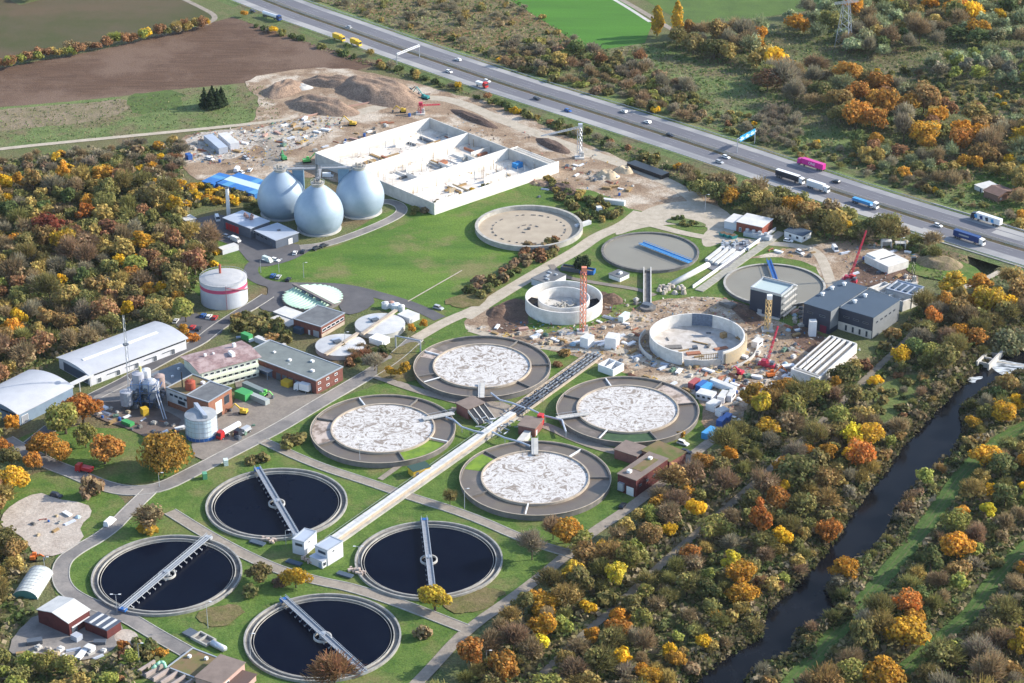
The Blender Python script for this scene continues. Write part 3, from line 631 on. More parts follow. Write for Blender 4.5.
for (x, y, l, wd, h, mt, rt) in [(-10, -2, 7, 3, .6, concrete_dark, .1), (-6, -5, 5, .6, .5, timber, .4), (2, 2, 8, .5, .5, timber, -.5), (10, -3, 6, 2, .4, pmat('rebar_rust', (.40, .17, .10), c2=(.3, .14, .09), scale=2), .4), (-2, -8, 6, 2.6, .6, MATS['rebar_rust'], .2), (12, 8, 2.5, 2, 2.2, timber, .6), (-1, -3, 2, 2, 1.2, steel_dark, .2), (3, 9, 9, .4, .4, steel, -.2), (5, -1, 3, 1, .8, concrete_dark, 1.2), (-12, 6, .5, 3, .4, steel_dark, .2), (0, -11, 4, 1, .5, timber, .2), (6, 12, 2, .5, .5, steel_dark, 0)]:
    MB().box((x, y, .3 + h / 2), (l, wd, h), rt).build('material_stack', mt, t)

# covered round tanks
def covered(cx, cy, r, h, label, a, b, cover, beamc, ridges=0):
    c = G(cx, cy, h); c.z = 0; t = empty('covered_tank', c, label, 'tank'); 
    MB().ring((0, 0), r - .3, r, 0, h, 64).build('wall', concrete_light, t)
    m = MB(); n = 64; prof = [(r + .1, h - .1), (r + .1, h + .15), (r * .5, h + .6), (.05, h + .8)]; m.lathe((0, 0, 0), prof, n); m.build('cover', cover, t)
    A, B = G(*a, h + 1) - c, G(*b, h + 1) - c; m = MB(); m.beam(A, B, 1.6, h + .5, h + 1.3); m.build('bridge_beam', beamc, t)
    return t, A, B
gw = pmat('cover_white', (.56, .56, .55), rough=.6, c2=(.46, .46, .47), scale=.3, detail=7)
for args in [(380, 324, 10.8, 2.2, 'round white covered tank with a beige beam, the rear one beside two small yellow trees', (362, 334), (396, 310), gw, rim_beige), (340.6, 345, 10.6, 2.0, 'round white covered tank with a beige beam, the one against the long brick workshop', (325, 354.5), (358, 333), gw, rim_beige)]:
    t, A, B = covered(*args)
    mid = (A + B) / 2; MB().box((mid.x - 2, mid.y + 1.5, args[3] + 1.2), (3.2, 2, 1.2), .6).build('drive_housing', steel_dark, t)
    MB().box((mid.x - 2.5, mid.y + 4.5, args[3] + .85), (4, 3, .25), .6).build('hatch', roof_metal, t)
gg = pmat('cover_green', (.46, .64, .50), rough=.5, c2=(.38, .56, .44), scale=.3)
c = G(312.5, 296.3, 1.6); c.z = 0
t = empty('covered_tank', c, 'round pale green covered tank with ridged cover and a dark beam across it', 'tank')
MB().ring((0, 0), 12.9, 13.4, 0, 1.5, 64).build('wall', concrete_dark, t)
A, B = G(293.4, 284.8, 3) - c, G(333, 305.5, 3) - c; d = (B - A); d.z = 0; d.normalize(); n_ = Vector((-d.y, d.x, 0))
m = MB(); nr = 13
for k in range(nr):
    s0 = -12.6 + 25.2 * k / nr; s1 = s0 + 25.2 / nr; sm = (s0 + s1) / 2; L_ = math.sqrt(max(0, 13.2 ** 2 - sm ** 2))
    p0, p1 = d * s0, d * s1; pm = (p0 + p1) / 2
    for sg in (-1, 1):
        q = n_ * sg * L_; m.add([(p0.x, p0.y, 1.7), (pm.x, pm.y, 2.9), (p1.x, p1.y, 1.7), (p0.x + q.x, p0.y + q.y, 1.45), (pm.x + q.x, pm.y + q.y, 1.7), (p1.x + q.x, p1.y + q.y, 1.45)], [(0, 3, 4, 1), (1, 4, 5, 2), (3, 5, 4), (0, 1, 2)])
m.build('ridged_cover', gg, t)
m = MB(); m.beam(A, B, 1.5, 2.9, 3.8); m.build('bridge_beam', pmat('beam_brown', (.24, .21, .20), c2=(.18, .16, .15), scale=1), t)
for k in range(3): p = A.lerp(B, .5 + .18 * (k - 1)) - n_ * 1.1; MB().box((p.x, p.y, 3.0), (2.5, .8, .8), math.atan2(d.y, d.x)).build('duct', steel_dark, t)

# ------------------------------------------------------------------ digesters
egg_mat = pmat('egg_cladding', (.34, .43, .53), rough=.46, metal=.15, c2=(.30, .39, .485), scale=.25)
prof = [(9.3, .4), (10.4, 2.0), (11.3, 4.3), (11.75, 7.0), (11.75, 9.6), (11.2, 12.2), (10.1, 14.8), (8.4, 17.3), (6.3, 19.5), (4.4, 21.1), (2.9, 22.3)]
def catmull(P, k=4):
    out = []
    for i in range(len(P) - 1):
        p0, p1, p2, p3 = P[max(i - 1, 0)], P[i], P[i + 1], P[min(i + 2, len(P) - 1)]
        for j in range(k):
            t = j / k; out.append(tuple(.5 * (2 * p1[q] + (p2[q] - p0[q]) * t + (2 * p0[q] - 5 * p1[q] + 4 * p2[q] - p3[q]) * t * t + (3 * p1[q] - p0[q] - 3 * p2[q] + p3[q]) * t ** 3) for q in (0, 1)))
    return out + [P[-1]]
eggp = catmull(prof)
eggs = []
for (x, y, lab) in [(282.5, 213.5, 'rear left one, beside the blue site cabins'), (360.5, 211.5, 'rear right one, nearest the white basin walls'), (319.4, 228.6, 'front one, carrying the dark mast')]:
    g = G(x, y); t = empty('digester', g, 'silvery egg-shaped digester, ' + lab, 'digester', 'three egg-shaped digesters'); eggs.append(t)
    MB().lathe((0, 0, 0), eggp, 64).build('egg_shell', egg_mat, t, smooth=True)
    MB().ring((0, 0), 9.0, 10.6, 0, .6, 64).build('base_ring', concrete_light, t)
    nk = MB().ring((0, 0), 2.3, 3.0, 22.1, 23.5, 32).ring((0, 0), 2.2, 3.4, 23.5, 23.7, 32).build('neck', concrete, t)
    m = MB()
    for k in range(14): a = 2 * math.pi * k / 14; m.bar((3.3 * math.cos(a), 3.3 * math.sin(a), 23.6), (3.3 * math.cos(a), 3.3 * math.sin(a), 24.7), .07)
    m.ring((0, 0), 3.25, 3.35, 24.6, 24.7, 24); m.build('railing', steel, nk)
    MB().cyl((.6, .4), .9, 23.4, 25.0, 12).cyl((-1.2, -.5), .5, 23.4, 25.6, 10).box((.3, -1.4, 24.2), (1.8, .8, .8)).build('gas_dome', pmat('dome_grey', (.35, .33, .30)), nk)
E3 = eggs[2]
m = MB()
for k in range(4):
    a = math.pi / 2 * k + .4; m.bar((1.3 * math.cos(a), 1.3 * math.sin(a), 23.6), (.3 * math.cos(a), .3 * math.sin(a), 33), .15)
for z in (25, 27, 29, 31): r_ = 1.3 - (z - 23.6) * .11; m.ring((0, 0), r_ - .12, r_ + .12, z, z + .25, 8)
m.bar((0, 0, 32), (0, 0, 38), .09); m.build('lattice_mast', steel_dark, E3)
# stair tower and the walkways between the egg tops
p1, p2, p3 = eggs[0].location.copy(), eggs[1].location.copy(), E3.location.copy()
o = empty('walkway_bridge', (p1 + p2) / 2, 'high steel walkway linking the tops of the three egg-shaped digesters', 'walkway')
cen = (p1 + p2 * 1) / 2
m = MB(o.location); m.beam(p1, p2, 1.8, 22.8, 23.4); mid = (p1 + p2) / 2; m.beam(mid, p3, 1.8, 22.8, 23.4); m.build('deck', pmat('deck_grey', (.30, .31, .33)), o)
m = MB(o.location)
for (a, b) in ((p1, p2), (mid, p3)):
    d = (b - a).normalized(); n_ = Vector((-d.y, d.x, 0))
    for s_ in (-.9, .9):
        m.beam(a + n_ * s_, b + n_ * s_, .1, 24.3, 24.4)
        for k in range(16): q = a.lerp(b, k / 15) + n_ * s_; m.bar((q.x, q.y, 23.2), (q.x, q.y, 24.4), .05)
m.build('railing', steel, o)
for (x, nm, lab) in [(.22, 'stair_tower', 'narrow blue-grey stair tower behind the left digester'), (.80, 'stair_tower', 'narrow blue-grey lift tower behind the right digester')]:
    q = p1.lerp(p2, x); o = empty(nm, (q.x, q.y + 1.5, 0), lab, 'tower')
    MB().box((0, 0, 11.2), (5.4, 3.4, 22.4)).build('tower_shell', pmat('panel_steel_blue', (.16, .27, .38), rough=.5, c2=(.13, .23, .33), scale=.5), o)
    MB().box((0, 0, 22.52), (5.6, 3.6, .24)).build('tower_roof', steel, o)

# ------------------------------------------------------------------ gas holder and cladded silo
g = G(224.6, 300.3); t = empty('gas_holder', g, 'white cylindrical gas tank with a raspberry red band round it', 'tank')
MB().lathe((0, 0, 0), [(10.4, 0), (10.4, 11)], 72).build('tank_wall', pmat('gas_white', (.50, .53, .58), rough=.5, c2=(.44, .47, .53), scale=.2, detail=6), t)
MB().ring((0, 0), 10.2, 10.46, 7.6, 9.2, 72).build('painted_band', pmat('raspberry', (.50, .07, .16), rough=.5), t)
MB().lathe((0, 0, 0), [(10.55, 10.9), (10.5, 11.1), (8, 11.8), (4, 12.3), (.1, 12.45)], 72).build('roof', pmat('gas_roof', (.46, .46, .47), c2=(.38, .38, .39), scale=.2, detail=7), t, smooth=False)
MB().cyl((-1.5, 2), .55, 12, 16.5, 12).build('vent_pipe', pmat('pipe_red', (.35, .10, .08)), t)
m = MB()
for k in range(14):
    a0, a1 = R(-75 + k * 5), R(-75 + (k + 1) * 5); z0, z1 = 10.5 - k * .2, 10.3 - k * .2
    m.bar((10.9 * math.cos(a0), 10.9 * math.sin(a0), z0 - .1 * k), (10.9 * math.cos(a1), 10.9 * math.sin(a1), z1 - .1 * k), .25)
m.bar((2.4, -10.8, 0), (2.4, -10.8, 11.6), .15); m.build('stairway', pmat('pipe_red2', (.32, .14, .16)), t)
m = MB()
for k in range(40): a = 2 * math.pi * k / 40; m.bar((10.4 * math.cos(a), 10.4 * math.sin(a), 11), (10.4 * math.cos(a), 10.4 * math.sin(a), 12), .05)
m.ring((0, 0), 10.35, 10.45, 11.95, 12.05, 60); m.build('railing', steel, t)

g = G(202, 435.5); t = empty('sludge_silo', g, 'round silo wrapped in pale blue sheeting with a conical grey roof beside the red-cab tanker', 'silo')
MB().lathe((0, 0, 0), [(6.1, 1.6), (6.1, 9.4)], 48).build('sheeting', pmat('sheet_blue', (.50, .62, .72), rough=.6, c2=(.62, .70, .76), scale=.35, detail=7), t)
MB().lathe((0, 0, 0), [(6.15, 0), (6.15, 1.5)], 48).build('base', blue_paint, t)
MB().lathe((0, 0, 0), [(6.3, 9.3), (6.2, 9.6), (.4, 10.9)], 48).build('roof', pmat('silo_roof', (.33, .35, .38), c2=(.27, .29, .31), scale=.5), t)
MB().hexa([(-3.2, 5, 10), (-1.6, 5, 10), (3.4, -4.4, 10), (1.8, -4.4, 10)], [(-3.2, 5, 12), (-1.6, 5, 12), (3.4, -4.4, 11.2), (1.8, -4.4, 11.2)]).build('feed_conveyor', roof_metal, t)
m = MB()
for k in range(24): a = 2 * math.pi * k / 24; m.bar((6.35 * math.cos(a), 6.35 * math.sin(a), 0), (6.35 * math.cos(a), 6.35 * math.sin(a), 9.6), .06)
for z in (2.2, 4.2, 6.2, 8.2): m.ring((0, 0), 6.3, 6.4, z, z + .1, 40)
m.build('scaffold', steel, t)
# ------------------------------------------------------------------ rectangular buildings
class Frame:
    """plan rectangle from three roof-corner sightings at height h: left corner, near corner, right corner"""
    def __init__(s, A, B, C, h, skew=False):
        a, b, c = G(*A, h), G(*B, h), G(*C, h); s.h = h; s.o = Vector((b.x, b.y, 0))
        s.u = Vector((a.x - b.x, a.y - b.y, 0)); s.lu = s.u.length; s.u.normalize()
        v = Vector((c.x - b.x, c.y - b.y, 0)); v -= s.u * (0 if skew else v.dot(s.u)); s.lv = v.length; s.v = v.normalized()
        s.c = s.o + s.u * s.lu / 2 + s.v * s.lv / 2
    def P(s, a, b, z=0): q = s.o + s.u * a + s.v * b; return Vector((q.x, q.y, z))
    def rect(s, a0, a1, b0, b1): return [s.P(a0, b0), s.P(a1, b0), s.P(a1, b1), s.P(a0, b1)]
    def blk(s, mb, a0, a1, b0, b1, z0, z1): return mb.prism(s.rect(a0, a1, b0, b1), z0, z1)
def window(fr, face, p, z, wd, ht, parent, org, frame_mat=None, pane=None, name='window', d=0.0):
    """face 'L' lies on the near-left wall (runs along u), 'R' on the near-right wall (runs along v)"""
    fm = frame_mat or white_paint; f = MB(org); t = .16
    def B_(mb, a, b, z0, z1, dep):
        if face == 'L': fr.blk(mb, a, b, -dep - d, .05 - d, z0, z1)
        else: fr.blk(mb, -dep - d, .05 - d, a, b, z0, z1)
    B_(f, p, p + wd, z, z + t, .14); B_(f, p, p + wd, z + ht - t, z + ht, .14); B_(f, p, p + t, z + t, z + ht - t, .14); B_(f, p + wd - t, p + wd, z + t, z + ht - t, .14)
    w_ = f.build(name, fm, parent)
    g = MB(org); B_(g, p + t, p + wd - t, z + t, z + ht - t, .06); g.build('pane' if name == 'window' else 'panel', pane or glass_dark, w_)
    return w_
def door(fr, face, p, wd, ht, parent, org, mat, name='door', z=0, d=0.0):
    mb = MB(org)
    if face == 'L': fr.blk(mb, p, p + wd, -.12 - d, .05, z, z + ht)
    else: fr.blk(mb, -.12 - d, .05, p, p + wd, z, z + ht)
    return mb.build(name, mat, parent)
def building(name, label, A, B, C, h, wall, roof, cat='building', group=None, parapet=.0, roofkind='flat', over=.15, rise=1.5, z0=0):
    fr = Frame(A, B, C, h); o = empty(name, fr.c, label, cat, group); org = o.location
    m = MB(org); fr.blk(m, 0, fr.lu, 0, fr.lv, z0, h - .25); m.build('walls', wall, o)
    if roofkind == 'flat':
        m = MB(org); fr.blk(m, -over, fr.lu + over, -over, fr.lv + over, h - .25, h); r_ = m.build('roof', roof, o)
        if parapet:
            m = MB(org); k = .3
            fr.blk(m, -over, fr.lu + over, -over, k, h + .002, h + parapet); fr.blk(m, -over, fr.lu + over, fr.lv - k, fr.lv + over, h + .002, h + parapet)
            fr.blk(m, -over, k, k, fr.lv - k, h + .002, h + parapet); fr.blk(m, fr.lu - k, fr.lu + over, k, fr.lv - k, h + .002, h + parapet); m.build('parapet', steel if wall is not white_paint else white_paint, r_)
    elif roofkind in ('gable_u', 'arch_v', 'gable_v', 'arch_u'):
        n = 2 if 'gable' in roofkind else 14; alongu = roofkind.endswith('u')     # ridge runs along u or v
        L_, W_ = (fr.lu, fr.lv) if alongu else (fr.lv, fr.lu); pts = []
        for i in range(n + 1):
            t = i / n; zz = h - .25 + rise * ((1 - abs(2 * t - 1)) if n == 2 else (1 - (2 * t - 1) ** 2)); pts.append((-over + t * (W_ + 2 * over), zz))
        def PT(a, b, z): return fr.P(a, b, z) if alongu else fr.P(b, a, z)
        vs_ = []
        for e in (-over * 2, L_ + over * 2):
            for (b, z) in pts: vs_ += [PT(e, b, z), PT(e, b, z + .25)]
        k = 2 * (n + 1); fs = []
        for i in range(n):
            fs += [(2 * i + 1, 2 * i + 3, k + 2 * i + 3, k + 2 * i + 1), (2 * i, k + 2 * i, k + 2 * i + 2, 2 * i + 2), (2 * i, 2 * i + 2, 2 * i + 3, 2 * i + 1), (k + 2 * i, k + 2 * i + 1, k + 2 * i + 3, k + 2 * i + 2)]
        fs += [(0, 1, k + 1, k), (k - 2, 2 * k - 2, 2 * k - 1, k - 1)]
        r_ = MB(org).add(vs_, fs).build('roof', roof, o)
        for e in (0.02, L_ - .02):      # gable ends
            g = [PT(e, max(0, min(W_, b)), z - .01) for (b, z) in pts]; m = MB(org); m.add(g, [tuple(range(len(g)))]); gg_ = m.build('gable_end', wall, o)
    return o, fr
def roof_boxes(o, fr, items, h, mat=steel, name='roof_unit'):
    for (a, b, l, wd, ht) in items:
        m = MB(o.location); fr.blk(m, a * fr.lu, a * fr.lu + l, b * fr.lv, b * fr.lv + wd, h - .02, h + ht); m.build(name, mat, o)

wall_white = pmat('wall_white', (.62, .63, .67), c2=(.55, .56, .60), scale=.2)
wall_dkblue = pmat('wall_dark_blue', (.02, .032, .062), rough=.55, c2=(.016, .027, .052), scale=.2)
wall_grey_panel = pmat('wall_grey_panel', (.21, .225, .24), rough=.5, c2=(.18, .195, .21), scale=.4)
roof_blue_grey = pmat('roof_blue_grey', (.075, .105, .145), rough=.75, c2=(.07, .098, .135), scale=.12)
roof_moss = pmat('roof_moss', (.16, .15, .06), c2=(.22, .14, .09), scale=.2, detail=9, c3=(.12, .14, .045), scale3=.12)
roof_brown = pmat('roof_brown', (.24, .19, .165), c2=(.19, .15, .13), scale=.3, detail=7)
roof_pink = pmat('roof_pink_tiles', (.33, .22, .215), c2=(.20, .14, .14), scale=.6, detail=9, c3=(.42, .32, .31), scale3=.25)
wall_brick_dark = pmat('wall_brick_dark', (.125, .04, .04), c2=(.095, .032, .032), scale=.6)

# white control huts
for (lab, A, B, C, h) in [('white flat-roofed control hut beside the dark tank, the left of the pair', (292.1, 538.9), (304, 542.2), (317.4, 531.6), 5.9), ('white flat-roofed control hut with a low annexe, the right of the pair', (315, 545.4), (327.3, 550.7), (340.5, 540.2), 6.4)]:
    o, fr = building('control_hut', lab, A, B, C, h, wall_white, roof_metal, 'hut', 'white control huts on the covered channel', parapet=.15)
    window(fr, 'L', fr.lu * .15, h - 2.2, fr.lu * .6, 1.1, o, o.location, steel_dark)
    window(fr, 'R', fr.lv * .3, h - 2.0, 1.2, 1.0, o, o.location)
    if 'right' in lab:
        m = MB(o.location); fr.blk(m, .3, fr.lu + .2, -2.6, -.03, 0, 3.0); an = m.build('annexe', wall_white, o)
        m = MB(o.location); fr.blk(m, .1, fr.lu + .4, -2.8, -.03, 3.0, 3.2); m.build('annexe_roof', roof_metal, an)
        m = MB(o.location); fr.blk(m, .8, 1.9, -2.75, -2.6, 0, 2.2); m.build('door', pmat('door_blue_grey', (.25, .33, .45)), an)
        m = MB(o.location); fr.blk(m, .15, .3, -1.9, -.8, 1, 2.1); m.build('window', glass_dark, an)
# small annexe machinery by the huts
# covered channel
a, b = G(328, 541, 2.4), G(513, 411.5, 2.4)
o = empty('covered_channel', (a + b) / 2, 'long raised channel of pale slabs from the white huts to the pump houses', 'channel')
d = (b - a); L_ = math.hypot(d.x, d.y); d = Vector((d.x, d.y, 0)).normalized(); n_ = Vector((-d.y, d.x, 0)); m = MB(o.location)
m.beam(a, b, 3.1, 0, 2.0); m.build('channel_wall', rim_beige, o)
m = MB(o.location); k = int(L_ / 2.4)
for i in range(k):
    q0 = Vector((a.x, a.y, 0)) + d * (L_ * i / k + .03); q1 = Vector((a.x, a.y, 0)) + d * (L_ * (i + 1) / k - .03); m.beam(q0, q1, 3.0, 2.0, 2.2 + (.03 if i % 2 else 0))
m.build('cover_slabs', roof_white, o)
m = MB(o.location); q = n_ * -2.2; m.beam(Vector((a.x, a.y, 0)) + q, Vector((b.x, b.y, 0)) + q, 1.0, 0, .7); m.build('side_ledge', concrete, o)
m = MB(o.location)
for s_ in (-1.5, 1.5):
    m.beam(Vector((a.x, a.y, 0)) + n_ * s_, Vector((b.x, b.y, 0)) + n_ * s_, .07, 3.1, 3.16)
m.build('handrail', steel, o)
# open pipe trench
a, b = G(513, 415), G(597, 354.5); d = (b - a).normalized(); n_ = Vector((-d.y, d.x, 0)); L_ = (b - a).length
o = empty('pipe_trench', (a + b) / 2, 'open trench of dark pipes leading from the pump houses up to the haul road', 'pipe trench')
for s_ in (-3.4, 3.4): m = MB(o.location); m.beam(a + n_ * s_, b + n_ * s_, .7, 0, .9); m.build('trench_wall', rim_beige, o)
m = MB(o.location); m.beam(a, b, 6, 0, .15); m.build('trench_floor', pmat('trench_floor', (.11, .085, .07), c2=(.07, .055, .05), scale=.5), o)
for s_ in (-1.8, 0, 1.6): m = MB(o.location); m.bar(a + n_ * s_ + Vector((0, 0, .6)), b + n_ * s_ + Vector((0, 0, .6)), .42, 10); m.build('pipe', pmat('pipe_dark', (.13, .15, .18), rough=.5), o, smooth=True)
m = MB(o.location)
for i in range(int(L_ / 3.4)): q = a + d * (i * 3.4 + 1); m.beam(q - n_ * 3, q + n_ * 3, .25, .95, 1.1)
for i in range(30): q = a + d * random.uniform(1, L_ - 1) + n_ * random.uniform(-2.4, 2.4); m.box((q.x, q.y, 1.0), (random.uniform(.5, 1.5), .6, .6), random.random() * 3)
tag(m.build('pipe_supports', MATS['pipe_dark'], o), kind='stuff')

# pump houses
def pumphouse(lab, A, B, C, h):
    o, fr = building('pump_house', lab, A, B, C, h, pmat('brick_pinkish', (.26, .12, .10), c2=(.21, .09, .08), scale=.7), roof_brown, 'pump house', 'pump houses by the covered channel', over=.4); return o, fr
o, fr = pumphouse('small brick pump house with three screw pump troughs on its right side', (456.3, 402.5), (468, 408.8), (482.8, 401.5), 5)
for k in range(3):
    b0 = .1 + k * fr.lv / 3; m = MB(o.location)
    p0, p1 = fr.P(0, b0, 4.4), fr.P(-6.5, b0, .6)
    wv = fr.v * (fr.lv / 3 - .5)
    m.hexa([p0 - Vector((0, 0, 1)), p1 - Vector((0, 0, .6)), p1 + wv - Vector((0, 0, .6)), p0 + wv - Vector((0, 0, 1))], [p0, p1, p1 + wv, p0 + wv]); tr = m.build('screw_pump', black_paint, o)
    m = MB(o.location)
    for e in (-.25, fr.lv / 3 - .45):
        q0, q1 = p0 + fr.v * e, p1 + fr.v * e; m.hexa([q0 - Vector((0, 0, 1)), q1 - Vector((0, 0, .6)), q1 + fr.v * .22 - Vector((0, 0, .6)), q0 + fr.v * .22 - Vector((0, 0, 1))], [q0 + Vector((0, 0, .35)), q1 + Vector((0, 0, .35)), q1 + fr.v * .22 + Vector((0, 0, .35)), q0 + fr.v * .22 + Vector((0, 0, .35))])
    m.build('trough_side', concrete_light, tr)
o, fr = pumphouse('small brick pump house with a bright red box behind its roof', (518.3, 424.9), (535, 428), (541.4, 418.4), 4.2)
window(fr, 'R', 1, .2, 1.2, 2.2, o, o.location, name='door', pane=white_paint)
m = MB(o.location); fr.blk(m, .5, 2.6, fr.lv + .5, fr.lv + 3, 0, 5.0); m.build('red_tank', red_paint, o)
m = MB(o.location); q = G(533, 441, 0)
fr.blk(m, 1.5, 4.2, -9, -.2, 0, 2.6); m.build('outlet_duct', concrete_light, o)

# L-shaped red brick building
o, fr = building('brick_building', 'dark red L-shaped brick building with mossy roofs at the edge of the wood', (617.8, 473.3), (636.2, 480.0), (665.6, 457.6), 7.5, wall_brick_dark, roof_brown, over=.3)
m = MB(o.location); fr.blk(m, fr.lu * .25, fr.lu * .75, fr.lv * .3, fr.lv * .85, 7.51, 7.6); m.build('roof_moss', roof_moss, o)
door(fr, 'L', fr.lu * .12, 3.2, 3.6, o, o.location, white_paint, 'garage_door'); m = MB(o.location); fr.blk(m, fr.lu * .62, fr.lu * .9, -1.2, .02, 1.2, 4.4); m.build('intake_box', steel, o)
for k in range(4): window(fr, 'R', 2 + k * fr.lv / 4.6, 3.6, 1.6, 1.0, o, o.location, steel_dark)
roof_boxes(o, fr, [(.55, .12, 1.5, 1.5, 1.0), (.5, .75, 1.4, 1.4, .9)], 7.52, white_paint, 'roof_vent')
f2 = Frame((614.4, 448.9), (637, 456.2), (652, 448.5), 4.2); m = MB(o.location); f2.blk(m, 0, f2.lu, 0, f2.lv, 0, 4.0); w2 = m.build('wing', MATS['brick_pinkish'], o); m = MB(o.location); f2.blk(m, -.3, f2.lu + .3, -.3, f2.lv + .3, 4.0, 4.25); m.build('wing_roof', roof_brown, w2)
f3 = Frame((642, 450), (669.5, 461.5), (683.5, 451), 5.2); m = MB(o.location); f3.blk(m, 0, f3.lu, 0, f3.lv, 0, 5.0); w2 = m.build('wing', MATS['brick_pinkish'], o); m = MB(o.location); f3.blk(m, -.3, f3.lu + .3, -.3, f3.lv + .3, 5.0, 5.25); m.build('wing_roof', roof_moss, w2)

# yellow hut on the channel
o, fr = building('yellow_hut', 'small yellow hut with a dark green roof against the covered channel', (408, 466.2), (413.5, 471), (425.8, 462.5), 3.2, yellow_paint, pmat('roof_dark_green', (.05, .09, .08)), 'hut', over=.3)
door(fr, 'R', 1.2, 1.1, 2.2, o, o.location, steel_dark)

# red shed with white gable roof, and striped shed
o, fr = building('red_shed', 'dark red shed with a bright white low-pitched roof at lower left', (37.5, 609.0), (68.7, 622.6), (89.8, 609.8), 5.6, wall_brick_dark, roof_white, 'shed', roofkind='gable_v', rise=1.6, over=.2)
m = MB(o.location); fr.blk(m, -.5, -.05, 1, fr.lv - .5, 3.0, 3.3); m.build('gutter_beam', white_paint, o); door(fr, 'R', fr.lv * .1, 2.6, 2.8, o, o.location, steel_dark)
o, fr = building('red_shed', 'smaller dark red shed with a roof striped dark and white, next to the white-roofed shed', (84.5, 621.0), (106.7, 630.2), (118.8, 620.2), 3.8, wall_brick_dark, pmat('roof_navy', (.07, .085, .12), rough=.5), 'shed', over=.2)
for k in range(3): m = MB(o.location); a0 = fr.lu * (.12 + .3 * k); fr.blk(m, a0, a0 + fr.lu * .1, .1, fr.lv - .1, 3.81, 3.9); m.build('skylight_strip', roof_white, o)

# polytunnel
f = Frame((12.5, 597), (37.5, 599), (40.5, 573), .2); o = empty('polytunnel', f.c, 'pale arched polytunnel with a teal end wall among trees at lower left', 'greenhouse')
m = MB(); n = 12; L_ = f.lv; W_ = f.lu; vs_ = []
for e in range(9):
    for i in range(n + 1): a = math.pi * i / n; vs_.append(f.P(W_ / 2 - W_ / 2 * math.cos(a), L_ * e / 8, .05 + 3.1 * math.sin(a)))
m = MB(o.location).add(vs_, [(e * (n + 1) + i, e * (n + 1) + i + 1, (e + 1) * (n + 1) + i + 1, (e + 1) * (n + 1) + i) for e in range(8) for i in range(n)])
m.build('tunnel_skin', pmat('tunnel_skin', (.55, .58, .56), rough=.4, c2=(.40, .42, .40), scale=.8), o)
for e in range(9):
    m = MB(o.location)
    for i in range(n): a, b = math.pi * i / n, math.pi * (i + 1) / n; m.bar(f.P(W_ / 2 - (W_ / 2 + .08) * math.cos(a), L_ * e / 8, .05 + 3.18 * math.sin(a)), f.P(W_ / 2 - (W_ / 2 + .08) * math.cos(b), L_ * e / 8, .05 + 3.18 * math.sin(b)), .09)
    m.build('hoop', white_paint, o)
g = [f.P(W_ / 2 - W_ / 2 * math.cos(math.pi * i / n), -.02, .05 + 3.08 * math.sin(math.pi * i / n)) for i in range(n + 1)]
MB(o.location).add(g, [tuple(range(n + 1))]).build('end_wall', pmat('teal_end', (.08, .25, .25), rough=.5), o)

# bottom-edge works: moss roof, pink-walled house, screen channels with a green pipe
o, fr = building('flat_roof_hall', 'low hall with a mossy green-brown flat roof at the bottom edge', (167.3, 667.2), (196.4, 678.5), (219.6, 658.4), 1.6, concrete, roof_moss, over=.2, parapet=.2)
roof_boxes(o, fr, [(.3, .75, 1, 1, .9), (.75, .6, 1, 1, .9)], 1.6, white_paint, 'roof_vent')
o, fr = building('pink_house', 'brown flat-roofed house with pale pink walls at the bottom edge', (195.5, 676.6), (219.6, 684.5), (246.0, 662.8), 4.6, pmat('wall_pink', (.50, .33, .29), c2=(.42, .28, .25), scale=.5), roof_brown, over=.35)
window(fr, 'R', 3, 2, 2, 1.4, o, o.location); f2 = Frame((226, 682), (243, 687), (256.5, 674.5), 2.6)
m = MB(o.location); f2.blk(m, 0, f2.lu, 0, f2.lv, 0, 2.4); w2 = m.build('porch', MATS['wall_pink'], o); m = MB(o.location); f2.blk(m, -.3, f2.lu + .3, -.3, f2.lv + .3, 2.4, 2.6); m.build('porch_roof', pmat('roof_dark_brown', (.13, .09, .08)), w2)
a0 = G(143, 676); o = empty('screen_channels', a0, 'row of open concrete inlet channels with a pale green pipe at the bottom edge', 'channel')
f = Frame((138, 671), (176, 690), (190, 678), 1.5)
for k in range(6): m = MB(o.location); a_ = f.lu * k / 5; f.blk(m, a_ - .35, a_ + .35, 0, f.lv, 0, 1.8); m.build('channel_wall', pmat('wall_pinkgrey', (.42, .35, .32), c2=(.33, .28, .26), scale=.5), o)
m = MB(o.location); f.blk(m, .4, f.lu - .4, .2, f.lv - .2, 0, .3); m.build('channel_floor', concrete_dark, o)
m = MB(o.location); P_ = [G(152, 669, 1.5), G(156, 665, 2.6), G(160.5, 662, 3), G(164, 662.5, 3), G(165.5, 668, 1.5)]
for a, b in zip(P_[:-1], P_[1:]): m.bar(a, b, .55, 10)
m.build('green_pipe', pmat('mint', (.30, .58, .42), rough=.5), o, smooth=True)
f = Frame((180, 631.5), (206, 645), (215.5, 638.5), 1.0); o = empty('inlet_basin', f.c, 'small open concrete basin with steel cover beside the lower left tank', 'basin')
for (a0, a1, b0, b1) in [(0, f.lu * .6, 0, .5), (0, f.lu * .6, f.lv - .5, f.lv), (0, .5, .5, f.lv - .5), (f.lu * .3, f.lu * .3 + .5, .5, f.lv - .5), (f.lu * .6 - .5, f.lu * .6, .5, f.lv - .5)]:
    m = MB(o.location); f.blk(m, a0, a1, b0, b1, 0, 1.1); m.build('basin_wall', concrete, o)
m = MB(o.location); f.blk(m, .5, f.lu * .6 - .5, .5, f.lv - .5, 0, .3); m.build('basin_floor', concrete_dark, o)
m = MB(o.location); m.bar(f.P(-.5, f.lv / 2, .9), f.P(-6.5, f.lv / 2, .9), 1.1, 12); m.build('steel_vessel', roof_metal, o, smooth=True)
